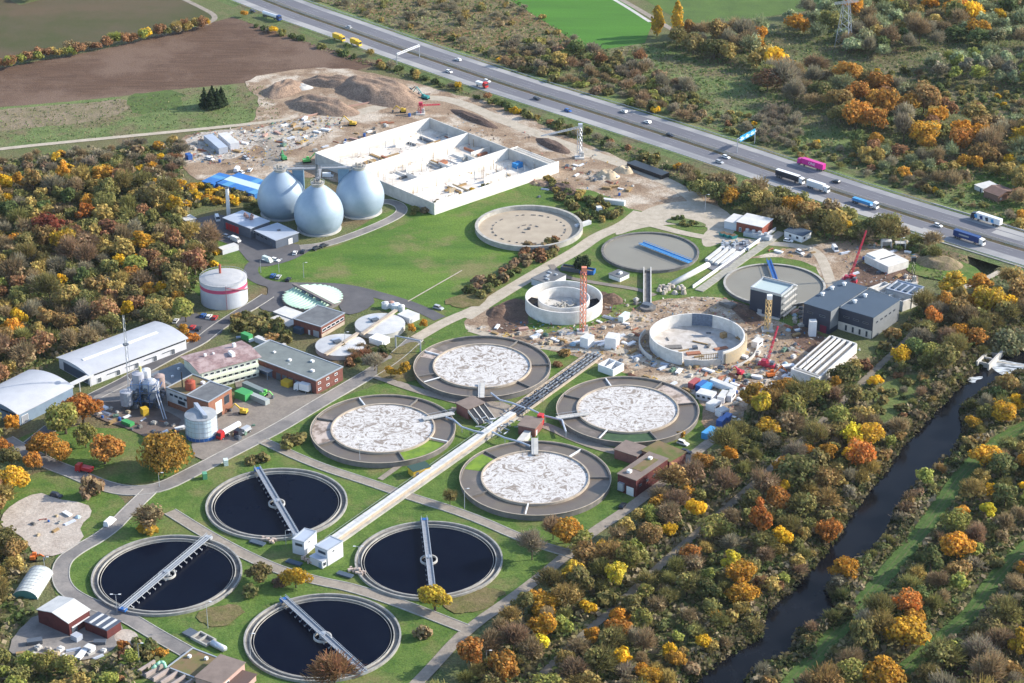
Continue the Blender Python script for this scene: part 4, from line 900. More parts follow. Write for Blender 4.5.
m = MB(o.location); f.blk(m, f.lu * .62, f.lu * .95, .2, f.lv - .6, 0, .8); m.build('cover_plate', steel_dark, o)

# brick building by the green tank
o, fr = building('brick_building', 'red brick building with a dark slate-grey flat roof beside the pale green tank', (293.4, 318.6), (320.8, 326.8), (345.8, 313.4), 5.4, brick_red, roof_grey, over=.25, parapet=.15)
m = MB(o.location); fr.blk(m, -.1, .02, .3, fr.lv - .3, .1, 1.7); m.build('plinth', rim_beige, o)
for k in range(5): window(fr, 'R', .8 + k * (fr.lv - 1.2) / 5, 2.5, (fr.lv - 1.2) / 5 - .3, 1.4, o, o.location)
door(fr, 'L', fr.lu * .08, 3, 2.8, o, o.location, steel, 'garage_door'); door(fr, 'L', fr.lu * .4, 1.0, 2.2, o, o.location, white_paint)
m = MB(o.location); fr.blk(m, fr.lu * .62, fr.lu * .9, -2.4, -.02, 0, 2.6); m.build('porch', roof_blue_grey, o)
for (nm, lab, A, B, C, h, mt) in [('covered_pit', 'low pit under a bright white cover, left of the brick building with the slate roof', (273, 311.6), (292, 318.6), (302, 312.2), 1.2, roof_white), ('covered_pit', 'low pale slab-covered pit among bushes below the bright white cover', (270, 318), (288, 326.5), (296, 321), .8, concrete_light)]:
    o, fr = building(nm, lab, A, B, C, h, concrete, mt, 'pit', over=.1)

# long brick workshop
o, fr = building('brick_workshop', 'long red brick workshop with a grey-green flat roof and recessed canopy', (243.1, 353.4), (316, 380.8), (339.9, 365.8), 6.2, brick_red, pmat('roof_greygreen', (.20, .225, .22), c2=(.16, .18, .18), scale=.25), over=.25, parapet=.2)
m = MB(o.location); fr.blk(m, fr.lu * .60, fr.lu * .92, -.25, -.02, .1, 3.6); m.build('glazed_recess', pmat('recess_blue', (.12, .17, .25), rough=.4), o)
m = MB(o.location); fr.blk(m, fr.lu * .58, fr.lu * .88, -3.2, -.28, 3.6, 3.9); cn = m.build('canopy', pmat('canopy_grey', (.30, .32, .35)), o)
m = MB(o.location)
for t in (.6, .72, .86): p = fr.P(fr.lu * t, -3, 0); m.cyl(p, .15, 0, 3.6, 8)
m.build('canopy_posts', steel, cn)
for k in range(6): door(fr, 'L', fr.lu * (.06 + .085 * k), fr.lu * .06, 3.2, o, o.location, steel_dark, 'garage_door')
for k in range(3):
    for z in (1.2, 4.0): window(fr, 'R', 1.0 + k * fr.lv / 3.2, z, 1.7, 1.0, o, o.location)
roof_boxes(o, fr, [(.15, .3, 1.5, 1.2, .8), (.5, .4, 1.2, 1.2, .7), (.3, .7, 1.4, 1.2, .8), (.75, .5, 1, 1, .6)], 6.2, white_paint, 'roof_vent')

# office block with the pinkish roof
o, fr = building('office_building', 'three-storey office block with a weathered pinkish roof and pale green balconies', (183.7, 356.4), (201.6, 372.0), (245.9, 347.2), 9.0, pmat('wall_pale_green', (.58, .62, .52), c2=(.5, .54, .45), scale=.4), roof_pink, roofkind='gable_v', rise=1.2, over=.7)
for z in (3.4, 6.2):
    m = MB(o.location); fr.blk(m, -1.2, -.02, .3, fr.lv - .3, z - .9, z + .2); m.build('balcony', pmat('balcony_cream', (.68, .71, .58)), o)
for fl in (1.0, 4.0, 6.9):
    for k in range(9): window(fr, 'R', .8 + k * (fr.lv - 1) / 9, fl - .4, (fr.lv - 1) / 9 - .7, 1.3, o, o.location)
for (a, b, l, wd, ht) in [(.25, .62, 3.5, 1.6, 1.4), (.6, .25, 1, 1, 1.2), (.6, .4, 1, .8, .7), (.7, .8, 1.4, 1.2, 1.5)]: m = MB(o.location); fr.blk(m, a * fr.lu, a * fr.lu + l, b * fr.lv, b * fr.lv + wd, 9.1, 9.8 + ht); m.build('roof_unit', white_paint, o)

# brick hall and mossy-roofed dewatering house
o, fr = building('brick_hall', 'orange brick hall with a grey roof and a tall white door panel behind the silo', (186.4, 395.2), (208.3, 402.2), (231.5, 388.2), 9.5, brick_orange, roof_grey, over=.2, parapet=.2)
m = MB(o.location); fr.blk(m, -.15, .02, fr.lv * .28, fr.lv * .55, 2.2, 7.4); m.build('door_panel', pmat('panel_cream', (.78, .74, .66)), o); window(fr, 'R', fr.lv * .66, 4.2, 3, 3.6, o, o.location, steel_dark)
m = MB(o.location); fr.blk(m, -.1, .02, fr.lv * .30, fr.lv * .53, .1, 2.1); m.build('loading_door', black_paint, o)
o, fr = building('dewatering_house', 'pale panelled process house with a brown mossy roof and red cyclone on top', (166, 388.0), (188.2, 396.5), (205.5, 379.2), 8.2, pmat('wall_panel_pale', (.52, .52, .53), c2=(.44, .45, .46), scale=.5), pmat('roof_gravel_brown', (.21, .16, .09), c2=(.16, .13, .07), scale=.5, detail=8), over=.1, parapet=.35)
m = MB(o.location); fr.blk(m, .5, fr.lu - .4, -.12, .02, .4, 2.6); m.build('brick_band', brick_orange, o)
for k in range(4): window(fr, 'L', .8 + k * 2.6, 5.6, 1.8, 1.0, o, o.location, steel_dark)
window(fr, 'L', 2, 3.2, 4, 1.7, o, o.location, steel_dark)
p = fr.P(fr.lu * .32, fr.lv * .35); m = MB(o.location); m.cyl(p, 2.1, 8.2, 11.4, 20).cyl(p, 2.2, 11.4, 12.2, 20, .7); cy = m.build('cyclone', pmat('rust_red', (.36, .09, .06), c2=(.30, .08, .05), scale=1), o)
m = MB(o.location)
for k in range(6): a = math.pi / 3 * k; m.bar((p.x + 1.3 * math.cos(a), p.y + 1.3 * math.sin(a), 11.6), (p.x + 1.3 * math.cos(a), p.y + 1.3 * math.sin(a), 12.8), .1)
m.build('cyclone_railing', red_paint, cy)
p2_ = fr.P(fr.lu * .62, fr.lv * .3); m = MB(o.location); m.cyl(p2_, .25, 8.2, 15, 8); m.build('exhaust_pipe', black_paint, o)
roof_boxes(o, fr, [(.2, .72, 1.4, 1.4, 1.0)], 8.2, white_paint, 'roof_vent')
o, fr = building('low_hall', 'low hall with a plain blue-grey roof between the office block and the warehouse', (149.5, 374.5), (169, 384.5), (194, 369.5), 4.2, concrete, pmat('roof_slate_plain', (.21, .235, .26), c2=(.17, .19, .215), scale=.2), over=.1)
roof_boxes(o, fr, [(.3, .3, .9, .9, .7), (.6, .7, .9, .9, .7)], 4.2, white_paint, 'roof_vent')

# the two warehouses and the link canopy
rw = pmat('roof_pale_metal', (.50, .51, .54), rough=.55, c2=(.43, .44, .47), scale=.15, detail=6)
h_ = 5.2
o, fr = building('arched_warehouse', 'warehouse with a wide pale barrel roof at the left edge', (-26, 397), (18.7, 414.3), (67, 384.8), h_, pmat('wall_blue_grey', (.20, .27, .36), c2=(.17, .23, .31), scale=.3), rw, roofkind='arch_v', rise=2.3, over=.3)
for k in range(5): window(fr, 'L', 1 + k * fr.lu / 5.2, 3.9, fr.lu / 5.2 - .5, .9, o, o.location, steel_dark)
window(fr, 'R', 1.2, .2, 3.4, 3.6, o, o.location, white_paint, name='door', pane=pmat('door_grey', (.28, .30, .34)))
o, fr = building('long_warehouse', 'long warehouse with a pale metal roof and a white skylight ridge, behind the steel mast', (58.5, 357.0), (90.3, 374.6), (177.5, 334.2), h_, wall_white, rw, roofkind='arch_v', rise=1.5, over=.5)
m = MB(o.location); fr.blk(m, fr.lu * .44, fr.lu * .5, fr.lv * .08, fr.lv * .86, h_ + 1.15, h_ + 1.75); m.build('skylight_ridge', white_paint, o)
m = MB(o.location); fr.blk(m, -.12, .02, .5, fr.lv - .5, 4.1, 4.75); m.build('window_band', glass_dark, o)
for k in range(5): window(fr, 'R', 3 + k * fr.lv / 5.2, .1, 2.2, 2.4, o, o.location, white_paint, name='door', pane=steel_dark); 
for k in range(4): m = MB(o.location); fr.blk(m, -.3, -.02, 8 + k * fr.lv / 5.2, 14 + k * fr.lv / 5.2, 2.3, 2.5); m.build('awning', steel_dark, o)
m = MB(o.location); fr.blk(m, fr.lu * .1, fr.lu * .85, -.1, .02, .3, 4.2); m.build('end_glazing', pmat('end_glazing', (.07, .09, .13), rough=.3), o)
a, b = G(66, 386.3, h_), G(92, 374, h_); o = empty('link_canopy', (a + b) / 2, 'narrow white canopy joining the two pale-roofed warehouses', 'canopy')
m = MB(o.location); m.beam(a, b, 2.6, h_ - .35, h_ - .05); m.build('canopy_roof', roof_white, o); m = MB(o.location)
for t in (.1, .5, .9): p = a.lerp(b, t); m.cyl((p.x, p.y), .18, 0, h_ - .35, 8)
m.build('canopy_posts', white_paint, o)
g = G(129.8, 391); o = empty('lattice_mast', g, 'tall slender steel mast in front of the long warehouse', 'mast'); m = MB()
for k in range(3): a = 2.1 * k; m.bar((.9 * math.cos(a), .9 * math.sin(a), 0), (.35 * math.cos(a), .35 * math.sin(a), 34), .11)
for i in range(22): z = i * 1.5; rr = .9 - .55 * z / 34; a = 2.1 * (i % 3); b = 2.1 * ((i + 1) % 3); m.bar((rr * math.cos(a), rr * math.sin(a), z), (rr * math.cos(b), rr * math.sin(b), z + 1.5), .07)
m.build('mast', steel, o); MB().ring((0, 0), .4, 1.3, 21, 21.3, 12).build('platform', steel_dark, o)

# digester service buildings
o, fr = building('service_building', 'flat grey metal-roofed garage with red doors beside the digesters', (223.3, 217.6), (250.3, 228.2), (270.8, 221.5), 5.6, pmat('wall_slate', (.12, .14, .18), c2=(.10, .12, .155), scale=.3), roof_metal, over=.35)
for k in range(4): door(fr, 'L', fr.lu * (.44 + .125 * k), fr.lu * .10, 3.6, o, o.location, red_paint, 'garage_door')
window(fr, 'R', 1.5, 2.6, 4.5, 1.2, o, o.location)
for (a, b) in ((.55, .62), (.4, .62), (.68, .7), (.5, .8)): p = fr.P(fr.lu * a, fr.lv * b); m = MB(o.location); m.cyl(p, .9, 5.6, 6.6, 12).cyl(p, .4, 6.6, 7.4, 10); m.build('roof_fan', pmat('fan_rust', (.33, .22, .20)), o)
o, fr = building('service_building', 'smaller flat grey metal-roofed building in front of the middle digester', (255, 230.2), (275.7, 240.0), (296, 231.5), 4.6, MATS['wall_slate'], roof_metal, over=.4)
door(fr, 'R', fr.lv * .55, 2.4, 3.0, o, o.location, white_paint, 'garage_door'); door(fr, 'L', fr.lu * .2, 1.2, 2.2, o, o.location, steel_dark)
for k in range(3): window(fr, 'L', fr.lu * (.4 + .2 * k), 2.4, 2.2, 1.0, o, o.location, steel_dark)
m = MB(o.location); p = fr.P(fr.lu * .5, fr.lv * .6); m.box((p.x, p.y, 4.9), (1.6, .8, .6), .5); m.build('roof_hatch', steel_dark, o)
g = G(228.8, 218); o = empty('flue_stack', g, 'plain white flue stack rising behind the garage with red doors', 'chimney'); MB().cyl((0, 0), .95, 0, 15.5, 20, .85).build('stack', white_paint, o); MB().ring((0, 0), .6, 1.0, 15.5, 16, 16).build('stack_cap', steel_dark, o)
o, fr = building('white_kiosk', 'small kiosk with a white slab roof at the corner of the digester yard', (180.5, 217.0), (186.2, 220.6), (194.3, 217.3), 2.4, concrete, roof_white, 'kiosk', over=.4); door(fr, 'R', 1, 1, 2, o, o.location, steel_dark)
o, fr = building('white_container', 'weathered white steel container below the digester yard', (218.0, 247.2), (222.5, 249.8), (237, 244.2), 2.7, wall_white, roof_white, 'container', over=.05); door(fr, 'L', .3, 1.8, 2.3, o, o.location, steel)
a, b = G(190.5, 227.6), G(216.5, 239.5); o = empty('retaining_wall', (a + b) / 2, 'dark low retaining wall along the left side of the digester yard', 'wall'); m = MB(o.location); m.beam(a, b, .5, 0, 1.5); m.build('wall', pmat('wall_greenish', (.13, .16, .16)), o); m = MB(o.location); m.beam(a, b, .65, 1.5, 1.62); m.build('coping', concrete, o)

# blue site cabins
cab_b = pmat('cabin_blue', (.02, .13, .40), rough=.45, c2=(.03, .17, .48), scale=.15); cab_w = pmat('cabin_white', (.50, .62, .68), rough=.5)
cab_lb = pmat('cabin_light_blue', (.08, .28, .50), rough=.45)
def cabin(fr, a0, a1, b0, b1, h, label, mat, roofm, group, nm='site_cabin', winface='L'):
    c = fr.P((a0 + a1) / 2, (b0 + b1) / 2); o = empty(nm, c, label, 'cabin', group)
    m = MB(o.location); fr.blk(m, a0 + .08, a1 - .08, b0 + .08, b1 - .08, .15, h - .12); m.build('cabin_body', mat, o)
    m = MB(o.location); fr.blk(m, a0 + .02, a1 - .02, b0 + .02, b1 - .02, h - .12, h); m.build('cabin_roof', roofm, o)
    m = MB(o.location)
    if winface == 'L': fr.blk(m, a0 + (a1 - a0) * .2, a0 + (a1 - a0) * .5, b0 + .02, b0 + .1, 1.2, 2.1)
    else: fr.blk(m, a0 + .02, a0 + .1, b0 + (b1 - b0) * .2, b0 + (b1 - b0) * .5, 1.2, 2.1)
    m.build('window', white_paint if mat is cab_b else glass_dark, o); return o
f1 = Frame((201, 181.2), (213.6, 184.4), (231, 175.3), 2.8); nc = 4
lab_ord = ['nearest the trees', 'second from the trees', 'third from the trees', 'furthest from the trees']
for k in range(4):
    b0, b1 = f1.lv * k / 4, f1.lv * (k + 1) / 4
    cabin(f1, 0, f1.lu, b0, b1, 2.8, 'blue site cabin in the left block of four, ' + lab_ord[k], cab_b, cab_lb if k == 2 else cab_b, 'blue site cabins behind the digesters')
f2 = Frame((215, 182.6), (254.4, 194.3), (264.3, 180.0), 2.8); n = 6
for r_ in range(3):
    for k in range(n):
        a0, a1 = f2.lu * k / n, f2.lu * (k + 1) / n; b0, b1 = f2.lv * r_ / 3, f2.lv * (r_ + 1) / 3
        rn = ['front', 'middle', 'rear'][r_]; kn = ['right end', 'second from right', 'third from right', 'third from left', 'second from left', 'left end'][k]
        cabin(f2, a0, a1, b0, b1, 2.8, 'blue site cabin in the right block, %s row, %s' % (rn, kn), cab_b, (cab_w if r_ == 1 else (cab_lb if (k + r_) % 4 == 0 else cab_b)), 'blue site cabins behind the digesters')

# dark blue tower building
o, fr = building('dark_tower_building', 'dark blue and grey cube-shaped building with scaffolding round its top', (750.5, 288.6), (781.3, 296.2), (792.3, 286.2), 11.3, wall_dkblue, pmat('roof_pale_green', (.42, .50, .50)), over=.05, parapet=.9)
m = MB(o.location); fr.blk(m, -.12, .02, .1, fr.lv - .1, .8, 11); m.build('grey_side', wall_grey_panel, o)
m = MB(o.location); fr.blk(m, 0, fr.lu, -1.2, -.02, 0, .8); m.build('plinth', concrete_light, o)
m = MB(o.location)
for lv_ in (3, 6, 9, 12):
    fr.blk(m, .2, fr.lu, fr.lv + .2, fr.lv + 1.4, lv_, lv_ + .1); fr.blk(m, -1.6, -.5, 1, fr.lv + 1.2, lv_ - 1.5, lv_ - 1.4)
for k in range(8):
    q = fr.P(fr.lu * k / 7, fr.lv + 1.4); m.bar((q.x, q.y, 0), (q.x, q.y, 13), .07)
for k in range(6): q = fr.P(-1.6, fr.lv * k / 5 + .5); m.bar((q.x, q.y, 0), (q.x, q.y, 11.5), .07)
m.build('scaffold', pmat('scaffold_pale', (.60, .58, .54)), o); m = MB(o.location); fr.blk(m, -1.5, fr.lu + .5, fr.lv + .1, fr.lv + .9, 11.6, 12.1); m.build('edge_deck', concrete_white, o)
door(fr, 'L', fr.lu * .6, 2, 2.6, o, o.location, steel)

# large dark blue hall, two stepped wings
H = 11.2
o, fr = building('dark_hall', 'large dark blue metal hall with a stepped plan and blue-grey roof', (839, 307.2), (873.3, 317.4), (897.0, 298.5), H - .8, wall_dkblue, roof_blue_grey, over=.25)
org = o.location
m = MB(org); fr.blk(m, fr.lu, fr.lu + 13.2, -7.0, fr.lv + 1, 0, H - .25); w1 = m.build('left_wing', wall_dkblue, o)
m = MB(org); fr.blk(m, fr.lu - .2, fr.lu + 13.45, -7.25, fr.lv + 1.2, H - .25, H); m.build('left_wing_roof', roof_blue_grey, w1)
m = MB(org); fr.blk(m, fr.lu - .12, fr.lu + .02, -6.9, -.1, 2.4, H - .3); m.build('notch_side', wall_grey_panel, o)
m = MB(org); fr.blk(m, -.12, .02, .1, fr.lv - .1, .3, H - 1.1); m.build('grey_side', wall_grey_panel, o)
m = MB(org); fr.blk(m, .2, fr.lu - .2, -.14, .02, .1, 3.9); m.build('concrete_plinth', concrete_light, o)
for k in range(4): window(fr, 'L', fr.lu * (.12 + .2 * k), .6, 1.0, 2.6, o, org, steel_dark, d=.14)
for k in range(3): window(fr, 'L', fr.lu * (.12 + .28 * k), 6.4, 2.8, .8, o, org, steel_dark)
for k in range(2): window(fr, 'L', fr.lu + 2.5 + k * 6, 7.2, 2.8, .9, o, org, steel_dark, d=7.0)
for k in range(5): window(fr, 'R', fr.lv * (.12 + .16 * k), 6.6, 1.6, .9, o, org, steel_dark, d=.12)
door(fr, 'L', fr.lu + 1.5, 3.2, 3.4, o, org, pmat('door_maroon', (.16, .03, .06)), 'garage_door', d=7.0)
for (a, b) in [(fr.lu + 11, .2), (fr.lu + 11, .55), (fr.lu + 9, .85), (fr.lu - 3, .35), (fr.lu - 3.5, .7)]:
    m = MB(org); q = fr.P(a, b * fr.lv); z = H if a > fr.lu else H - .8; m.cyl(q, .7, z, z + 1.2, 12).cyl(q, 1.1, z + 1.2, z + 1.5, 12, .4); m.build('roof_cowl', white_paint, o)
m = MB(org); fr.blk(m, fr.lu - .35, fr.lu - .15, 1, fr.lv, H - .78, H - .6); m.build('roof_gutter', steel, o)

# white concrete annexes beside the hall
o, fr = building('white_annexe', 'unfinished white concrete annexe with roof skylights right of the dark hall', (886, 289.2), (912.5, 296.3), (924.3, 287.6), 6.0, concrete_white, roof_metal, over=.1, parapet=.5)
for k in range(4): m = MB(o.location); fr.blk(m, fr.lu * (.06 + .24 * k), fr.lu * (.2 + .24 * k), fr.lv * .2, fr.lv * .8, 6.01, 6.5); m.build('skylight', roof_blue_grey, o)
o = empty('concrete_rooms', G(880, 302, 0), 'white roofless concrete rooms between the dark hall and the annexe', 'building'); f = Frame((869, 286), (903.5, 301), (913, 293), 5.0)
for k in range(6): m = MB(o.location); a_ = f.lu * k / 5; f.blk(m, a_ - .25, a_ + .25, -.5, f.lv, 0, 5 - (.9 if k % 2 else 0)); m.build('cross_wall', concrete_white, o)
for b_ in (0, f.lv): m = MB(o.location); f.blk(m, .3, f.lu - .3, b_ - .2, b_ + .2, 0, 4.6); m.build('long_wall', concrete_white, o)
m = MB(o.location); f.blk(m, .3, f.lu - .3, .3, f.lv - .3, 2, 2.4); m.build('floor', concrete_light, o)
o, fr = building('white_basin', 'white rectangular concrete basin with a slot in its top, on the brown building site', (864.8, 255.3), (888.3, 266.8), (901, 256.8), 3.8, concrete_white, concrete_white, 'basin', over=.05)
m = MB(o.location); fr.blk(m, fr.lu * .5, fr.lu * .56, fr.lv * .2, fr.lv * .95, 3.78, 3.83); m.build('slot', black_paint, o)
m = MB(o.location); fr.blk(m, fr.lu * .62, fr.lu * 1.02, fr.lv * .1, fr.lv * .9, 3.8, 4.4); m.build('raised_slab', concrete_white, o)
for k, (x, y) in enumerate([(886, 247), (900, 249)]):
    o = empty('precast_frame', G(x, y), ['white precast concrete frame standing behind the rectangular basin', 'grey-white precast concrete frame right behind the rectangular basin'][k], 'frame'); m = MB()
    for s_ in (-2.2, 2.2): m.box((s_, 0, 1.6), (.4, 3, 3.2))
    m.box((0, 0, 3.35), (4.8, 3, .3)); m.box((0, 1.3, 1.5), (4, .3, 3)); m.build('precast_walls', [concrete_white, concrete_light][k], o)

# comb of long white channels
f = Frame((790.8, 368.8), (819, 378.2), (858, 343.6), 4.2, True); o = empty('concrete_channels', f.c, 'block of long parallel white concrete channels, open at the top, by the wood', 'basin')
for (t0, t1) in [(0, .05), (.18, .27), (.40, .49), (.58, .68), (.76, .84), (.95, 1)]: m = MB(o.location); f.blk(m, f.lu * t0, f.lu * t1, 3 if 0 < t0 < .9 else 0, f.lv - .61, 0, 4.2); m.build('channel_wall', concrete_white, o)
for e0, e1, z in ((0, .5, 4.2), (f.lv - .6, f.lv, 4.21)): m = MB(o.location); f.blk(m, f.lu * .05 + .01, f.lu * .95 - .01, e0, e1, 0, z); m.build('end_wall', concrete_white, o)
for (t0, t1, z, mt) in [(.05, .18, 2.9, concrete_light), (.27, .40, 2.3, concrete_light), (.49, .58, .2, black_paint), (.68, .76, .2, black_paint), (.84, .95, 2.2, concrete_light)]: m = MB(o.location); f.blk(m, f.lu * t0 + .01, f.lu * t1 - .01, 3.1, f.lv - .7, 0, z); m.build('channel_floor', mt, o)  # the black floors paint in the deep slots' shade and dark water
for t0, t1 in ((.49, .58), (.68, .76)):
    for e in (f.lu * t0 + .004, f.lu * t1 - .044): m = MB(o.location); f.blk(m, e, e + .04, 3.2, f.lv - .75, .2, 3.7); m.build('painted_shade', black_paint, o)  # thin black panels added on the slot walls to paint in their shade
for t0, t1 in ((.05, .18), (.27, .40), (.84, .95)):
    m = MB(o.location); f.blk(m, f.lu * t1 - .044, f.lu * t1 - .004, 3.2, f.lv - .75, 2.9, 4.0); m.build('painted_shade', concrete_dark, o)  # dark panel painting shade onto one inner face of each shallow recess
m = MB(o.location); f.blk(m, f.lu * .05 + .02, f.lu * .95 - .02, .6, 2.1, 0, 2.2); m.build('chamber_floor', concrete, o)
m = MB(o.location); f.blk(m, .4, f.lu - .4, 2.2, 2.8, 0, 4.0); m.build('cross_wall', concrete_light, o)
m = MB(o.location)
for t in (.25, .75):
    q = f.P(f.lu * t, 8); m.bar((q.x, q.y, 4), (q.x, q.y, 8), .1)
m.bar(f.P(f.lu * .25, 8, 8), f.P(f.lu * .75, 8, 8), .1); m.build('lifting_frame', steel, o)

# inlet works
o, fr = building('screen_house', 'red brick screen house with a bright white flat roof by the gravel junction', (736.6, 221.4), (762.3, 227.0), (775.2, 219.2), 5.2, pmat('brick_screen', (.30, .10, .07), c2=(.24, .08, .06), scale=.7), roof_white, over=.3)
window(fr, 'L', fr.lu * .8, .4, 1.2, 2.2, o, o.location, name='door', pane=steel_dark)
m = MB(o.location); fr.blk(m, fr.lu, fr.lu + 6.5, .4, fr.lv - 1, 0, 3.8); an = m.build('annexe', wall_white, o); m = MB(o.location); fr.blk(m, fr.lu + .02, fr.lu + 6.7, .2, fr.lv - .8, 3.8, 4.0); m.build('annexe_roof', roof_white, an)
m = MB(o.location); fr.blk(m, -5.5, fr.lu * .6, -3.5, -.02, 0, 2.2); m.build('equipment_deck', pmat('deck_pale', (.48, .50, .53), c2=(.36, .38, .41), scale=.6), o)
for k in range(4):
    q = fr.P(fr.lu * .5 - k * 3.2, -2); m = MB(o.location); m.cyl(q, .9, 2.2, 3.6, 12); m.build('separator', steel, o)
for k, (x, y) in enumerate([(723, 236), (728, 237.5), (733, 238.5)]):
    o = empty('skip_container', G(x, y), ['teal skip left of the screen house, the left one', 'teal skip left of the screen house, the middle one', 'teal skip left of the screen house, the right one'][k], 'skip', 'teal skips', .5)
    MB().hexa([(-1.2, -1.3, .1), (1.2, -1.3, .1), (1.2, 1.3, .1), (-1.2, 1.3, .1)], [(-1.6, -1.5, 1.8), (1.6, -1.5, 1.8), (1.6, 1.5, 1.8), (-1.6, 1.5, 1.8)]).build('skip_body', teal_paint, o); MB().box((0, 0, 1.84), (2.8, 2.6, .05)).build('waste', dirt_brown, o)
o, fr = building('white_hut', 'white hut with a blue-grey roof right of the screen house', (784.5, 230.3), (802.2, 235.8), (808.4, 230.2), 3.5, white_paint, roof_blue_grey, 'hut', over=.35)
for k in range(2): window(fr, 'L', fr.lu * (.2 + .4 * k), 1.2, 1.3, 1.1, o, o.location, steel_dark)
window(fr, 'R', 1.4, 1.2, 1.2, 1.1, o, o.location, steel_dark)
L0 = [((706.5, 262), (723, 249)), ((711, 264), (729, 250)), ((716, 266), (734, 251.5)), ((722, 266.5), (738, 254))]
o = empty('grit_channels', G(722, 257), 'group of four long white covered grit channels below the screen house', 'channel')
for a, b in L0: m = MB(o.location); m.beam(G(*a), G(*b), 1.7, 0, 1.6); m.build('channel_cover', roof_white, o)
m = MB(o.location); m.prism([G(x, y) for x, y in [(702, 266), (728, 246), (748, 240), (752, 246), (728, 268), (715, 272)]], .05, .5); m.build('base_slab', pmat('slab_darkgrey', (.22, .22, .24), c2=(.16, .16, .175), scale=.5), o)
m = MB(o.location)
for _ in range(40): q = G(random.uniform(722, 748), random.uniform(243, 252)); m.box((q.x, q.y, 1.1), (random.uniform(.6, 2), random.uniform(.5, 1.2), random.uniform(.4, 1.6)), random.random() * 3)
tag(m.build('machinery', steel, o), kind='stuff')
a, b = G(692.8, 288.5), G(775.5, 230.2); o = empty('parapet_wall', (a + b) / 2, 'long thin white wall running from the screen house down between the two grey tanks', 'wall'); m = MB(o.location); m.beam(a, b, .5, 0, 1.6); m.build('wall', white_paint, o)
q = Vector((2.5, -3, 0)); m = MB(o.location); m.beam(a + q, b + q, 4.2, 0, .45); m.build('slab_path', pmat('slab_path', (.40, .38, .33), c2=(.28, .27, .22), scale=.5), o)
a, b = G(672, 286), G(708, 266.5); o = empty('wrapped_pipe', (a + b) / 2, 'long white wrapped pipeline across the lawn below the grit channels', 'pipe'); m = MB(o.location); m.bar(a + Vector((0, 0, .9)), b + Vector((0, 0, .9)), 1.35, 12); m.build('pipe', roof_white, o, smooth=True)
o = empty('sheeted_plant', G(670, 291), 'heap of plant wrapped in white sheeting at the end of the white pipeline', 'machinery')
for _ in range(16): m = MB(); m.cyl((random.uniform(-6, 6), random.uniform(-4, 4)), random.uniform(1, 1.8), 0, random.uniform(1.2, 2.4), 9, random.uniform(.4, .9)); m.build('wrapped_unit', white_fleece, o)

# unfinished little white building, white sheds, odd huts
o = empty('roofless_house', G(609, 369.5), 'small white roofless block building beside the pipe trench', 'building'); f = Frame((598, 364), (613, 369.5), (623, 363), 3.4)
for (a0, a1, b0, b1) in [(0, f.lu, 0, .35), (0, f.lu, f.lv - .35, f.lv), (0, .35, .35, f.lv - .35), (f.lu - .35, f.lu, .35, f.lv - .35), (f.lu * .5, f.lu * .5 + .3, .35, f.lv - .35)]: m = MB(o.location); f.blk(m, a0, a1, b0, b1, 0, 3.3); m.build('wall', white_paint, o)
m = MB(o.location); f.blk(m, .35, f.lu - .35, .35, f.lv - .35, 0, .3); m.build('floor', concrete, o)
o, fr = building('switch_house', 'low building with a dark grey cluttered roof left of the ring-walled shell', (531.5, 278), (548, 283.5), (562, 273), 3.4, wall_white, roof_grey, over=.2)
roof_boxes(o, fr, [(.2, .2, 2, 1, .6), (.5, .4, 1, 2, .6), (.6, .7, 2, 1, .5), (.25, .7, 1.2, 1, .6)], 3.4, steel, 'roof_unit')
o, fr = building('flat_hut', 'small white flat hut with a dark roof edge on the lawn below the blue-bridge tank', (609, 273.5), (620, 277.5), (627, 272.4), 2.4, white_paint, roof_grey, 'hut', over=.3); roof_boxes(o, fr, [(.3, .4, 1.2, 1.6, .9)], 2.4, white_paint, 'roof_unit')
for (x, y, lab) in [(570, 272, 'open dark skip of materials behind the ring-walled shell, left one'), (584, 274, 'open blue-edged skip behind the ring-walled shell, right one')]:
    o = empty('open_skip', G(x, y), lab, 'skip', None, -.35); m = MB(); m.box((0, 0, 1), (9, .3, 2)); m.box((0, 3.4, 1), (9, .3, 2)); m.box((-4.4, 1.7, 1), (.3, 3.2, 2)); m.box((4.4, 1.7, 1), (.3, 3.2, 2)); m.box((0, 1.7, .3), (8.6, 3.2, .5)); m.build('skip_body', blue_paint if 'blue' in lab else steel_dark, o)
    MB().box((0, 1.7, .9), (8, 2.6, .8)).build('load', timber, o)
o, fr = building('white_kiosk', 'white box hut at the gate of the two white covered tanks', (369, 337.5), (382, 341.6), (388, 336.5), 2.6, white_paint, white_paint, 'kiosk', over=.1); door(fr, 'R', .6, 1.1, 2, o, o.location, steel)
o, fr = building('white_kiosk', 'white elongated tank hut right of the rear white covered tank', (397.5, 314.0), (409.5, 318.5), (417.5, 313.0), 2.8, wall_white, roof_white, 'kiosk', over=.1); door(fr, 'R', .6, 1.1, 2, o, o.location, steel)
for k, (x, y, r_) in enumerate([(385.5, 308, 1.7), (391.5, 307.5, 1.5), (396, 309.5, 2.0), (401.5, 311, 1.5)]):
    o = empty('chemical_tank', G(x, y), 'small upright white chemical tank, number %d from the left behind the covered tank' % (k + 1) if 0 else ['small pale chemical tank, leftmost of four by the road', 'small pale chemical tank, second of four by the road', 'widest of the four small pale chemical tanks by the road', 'small pale chemical tank touching the elongated white hut'][k], 'tank', 'small chemical tanks')
    MB().cyl((0, 0), r_, 0, 2.6, 20).build('vessel', white_paint, o); MB().cyl((0, 0), r_ * .9, 2.6, 3.1, 20, r_ * .4).build('lid', [roof_white, pmat('lid_rust', (.42, .25, .2)), white_paint, roof_white][k], o)
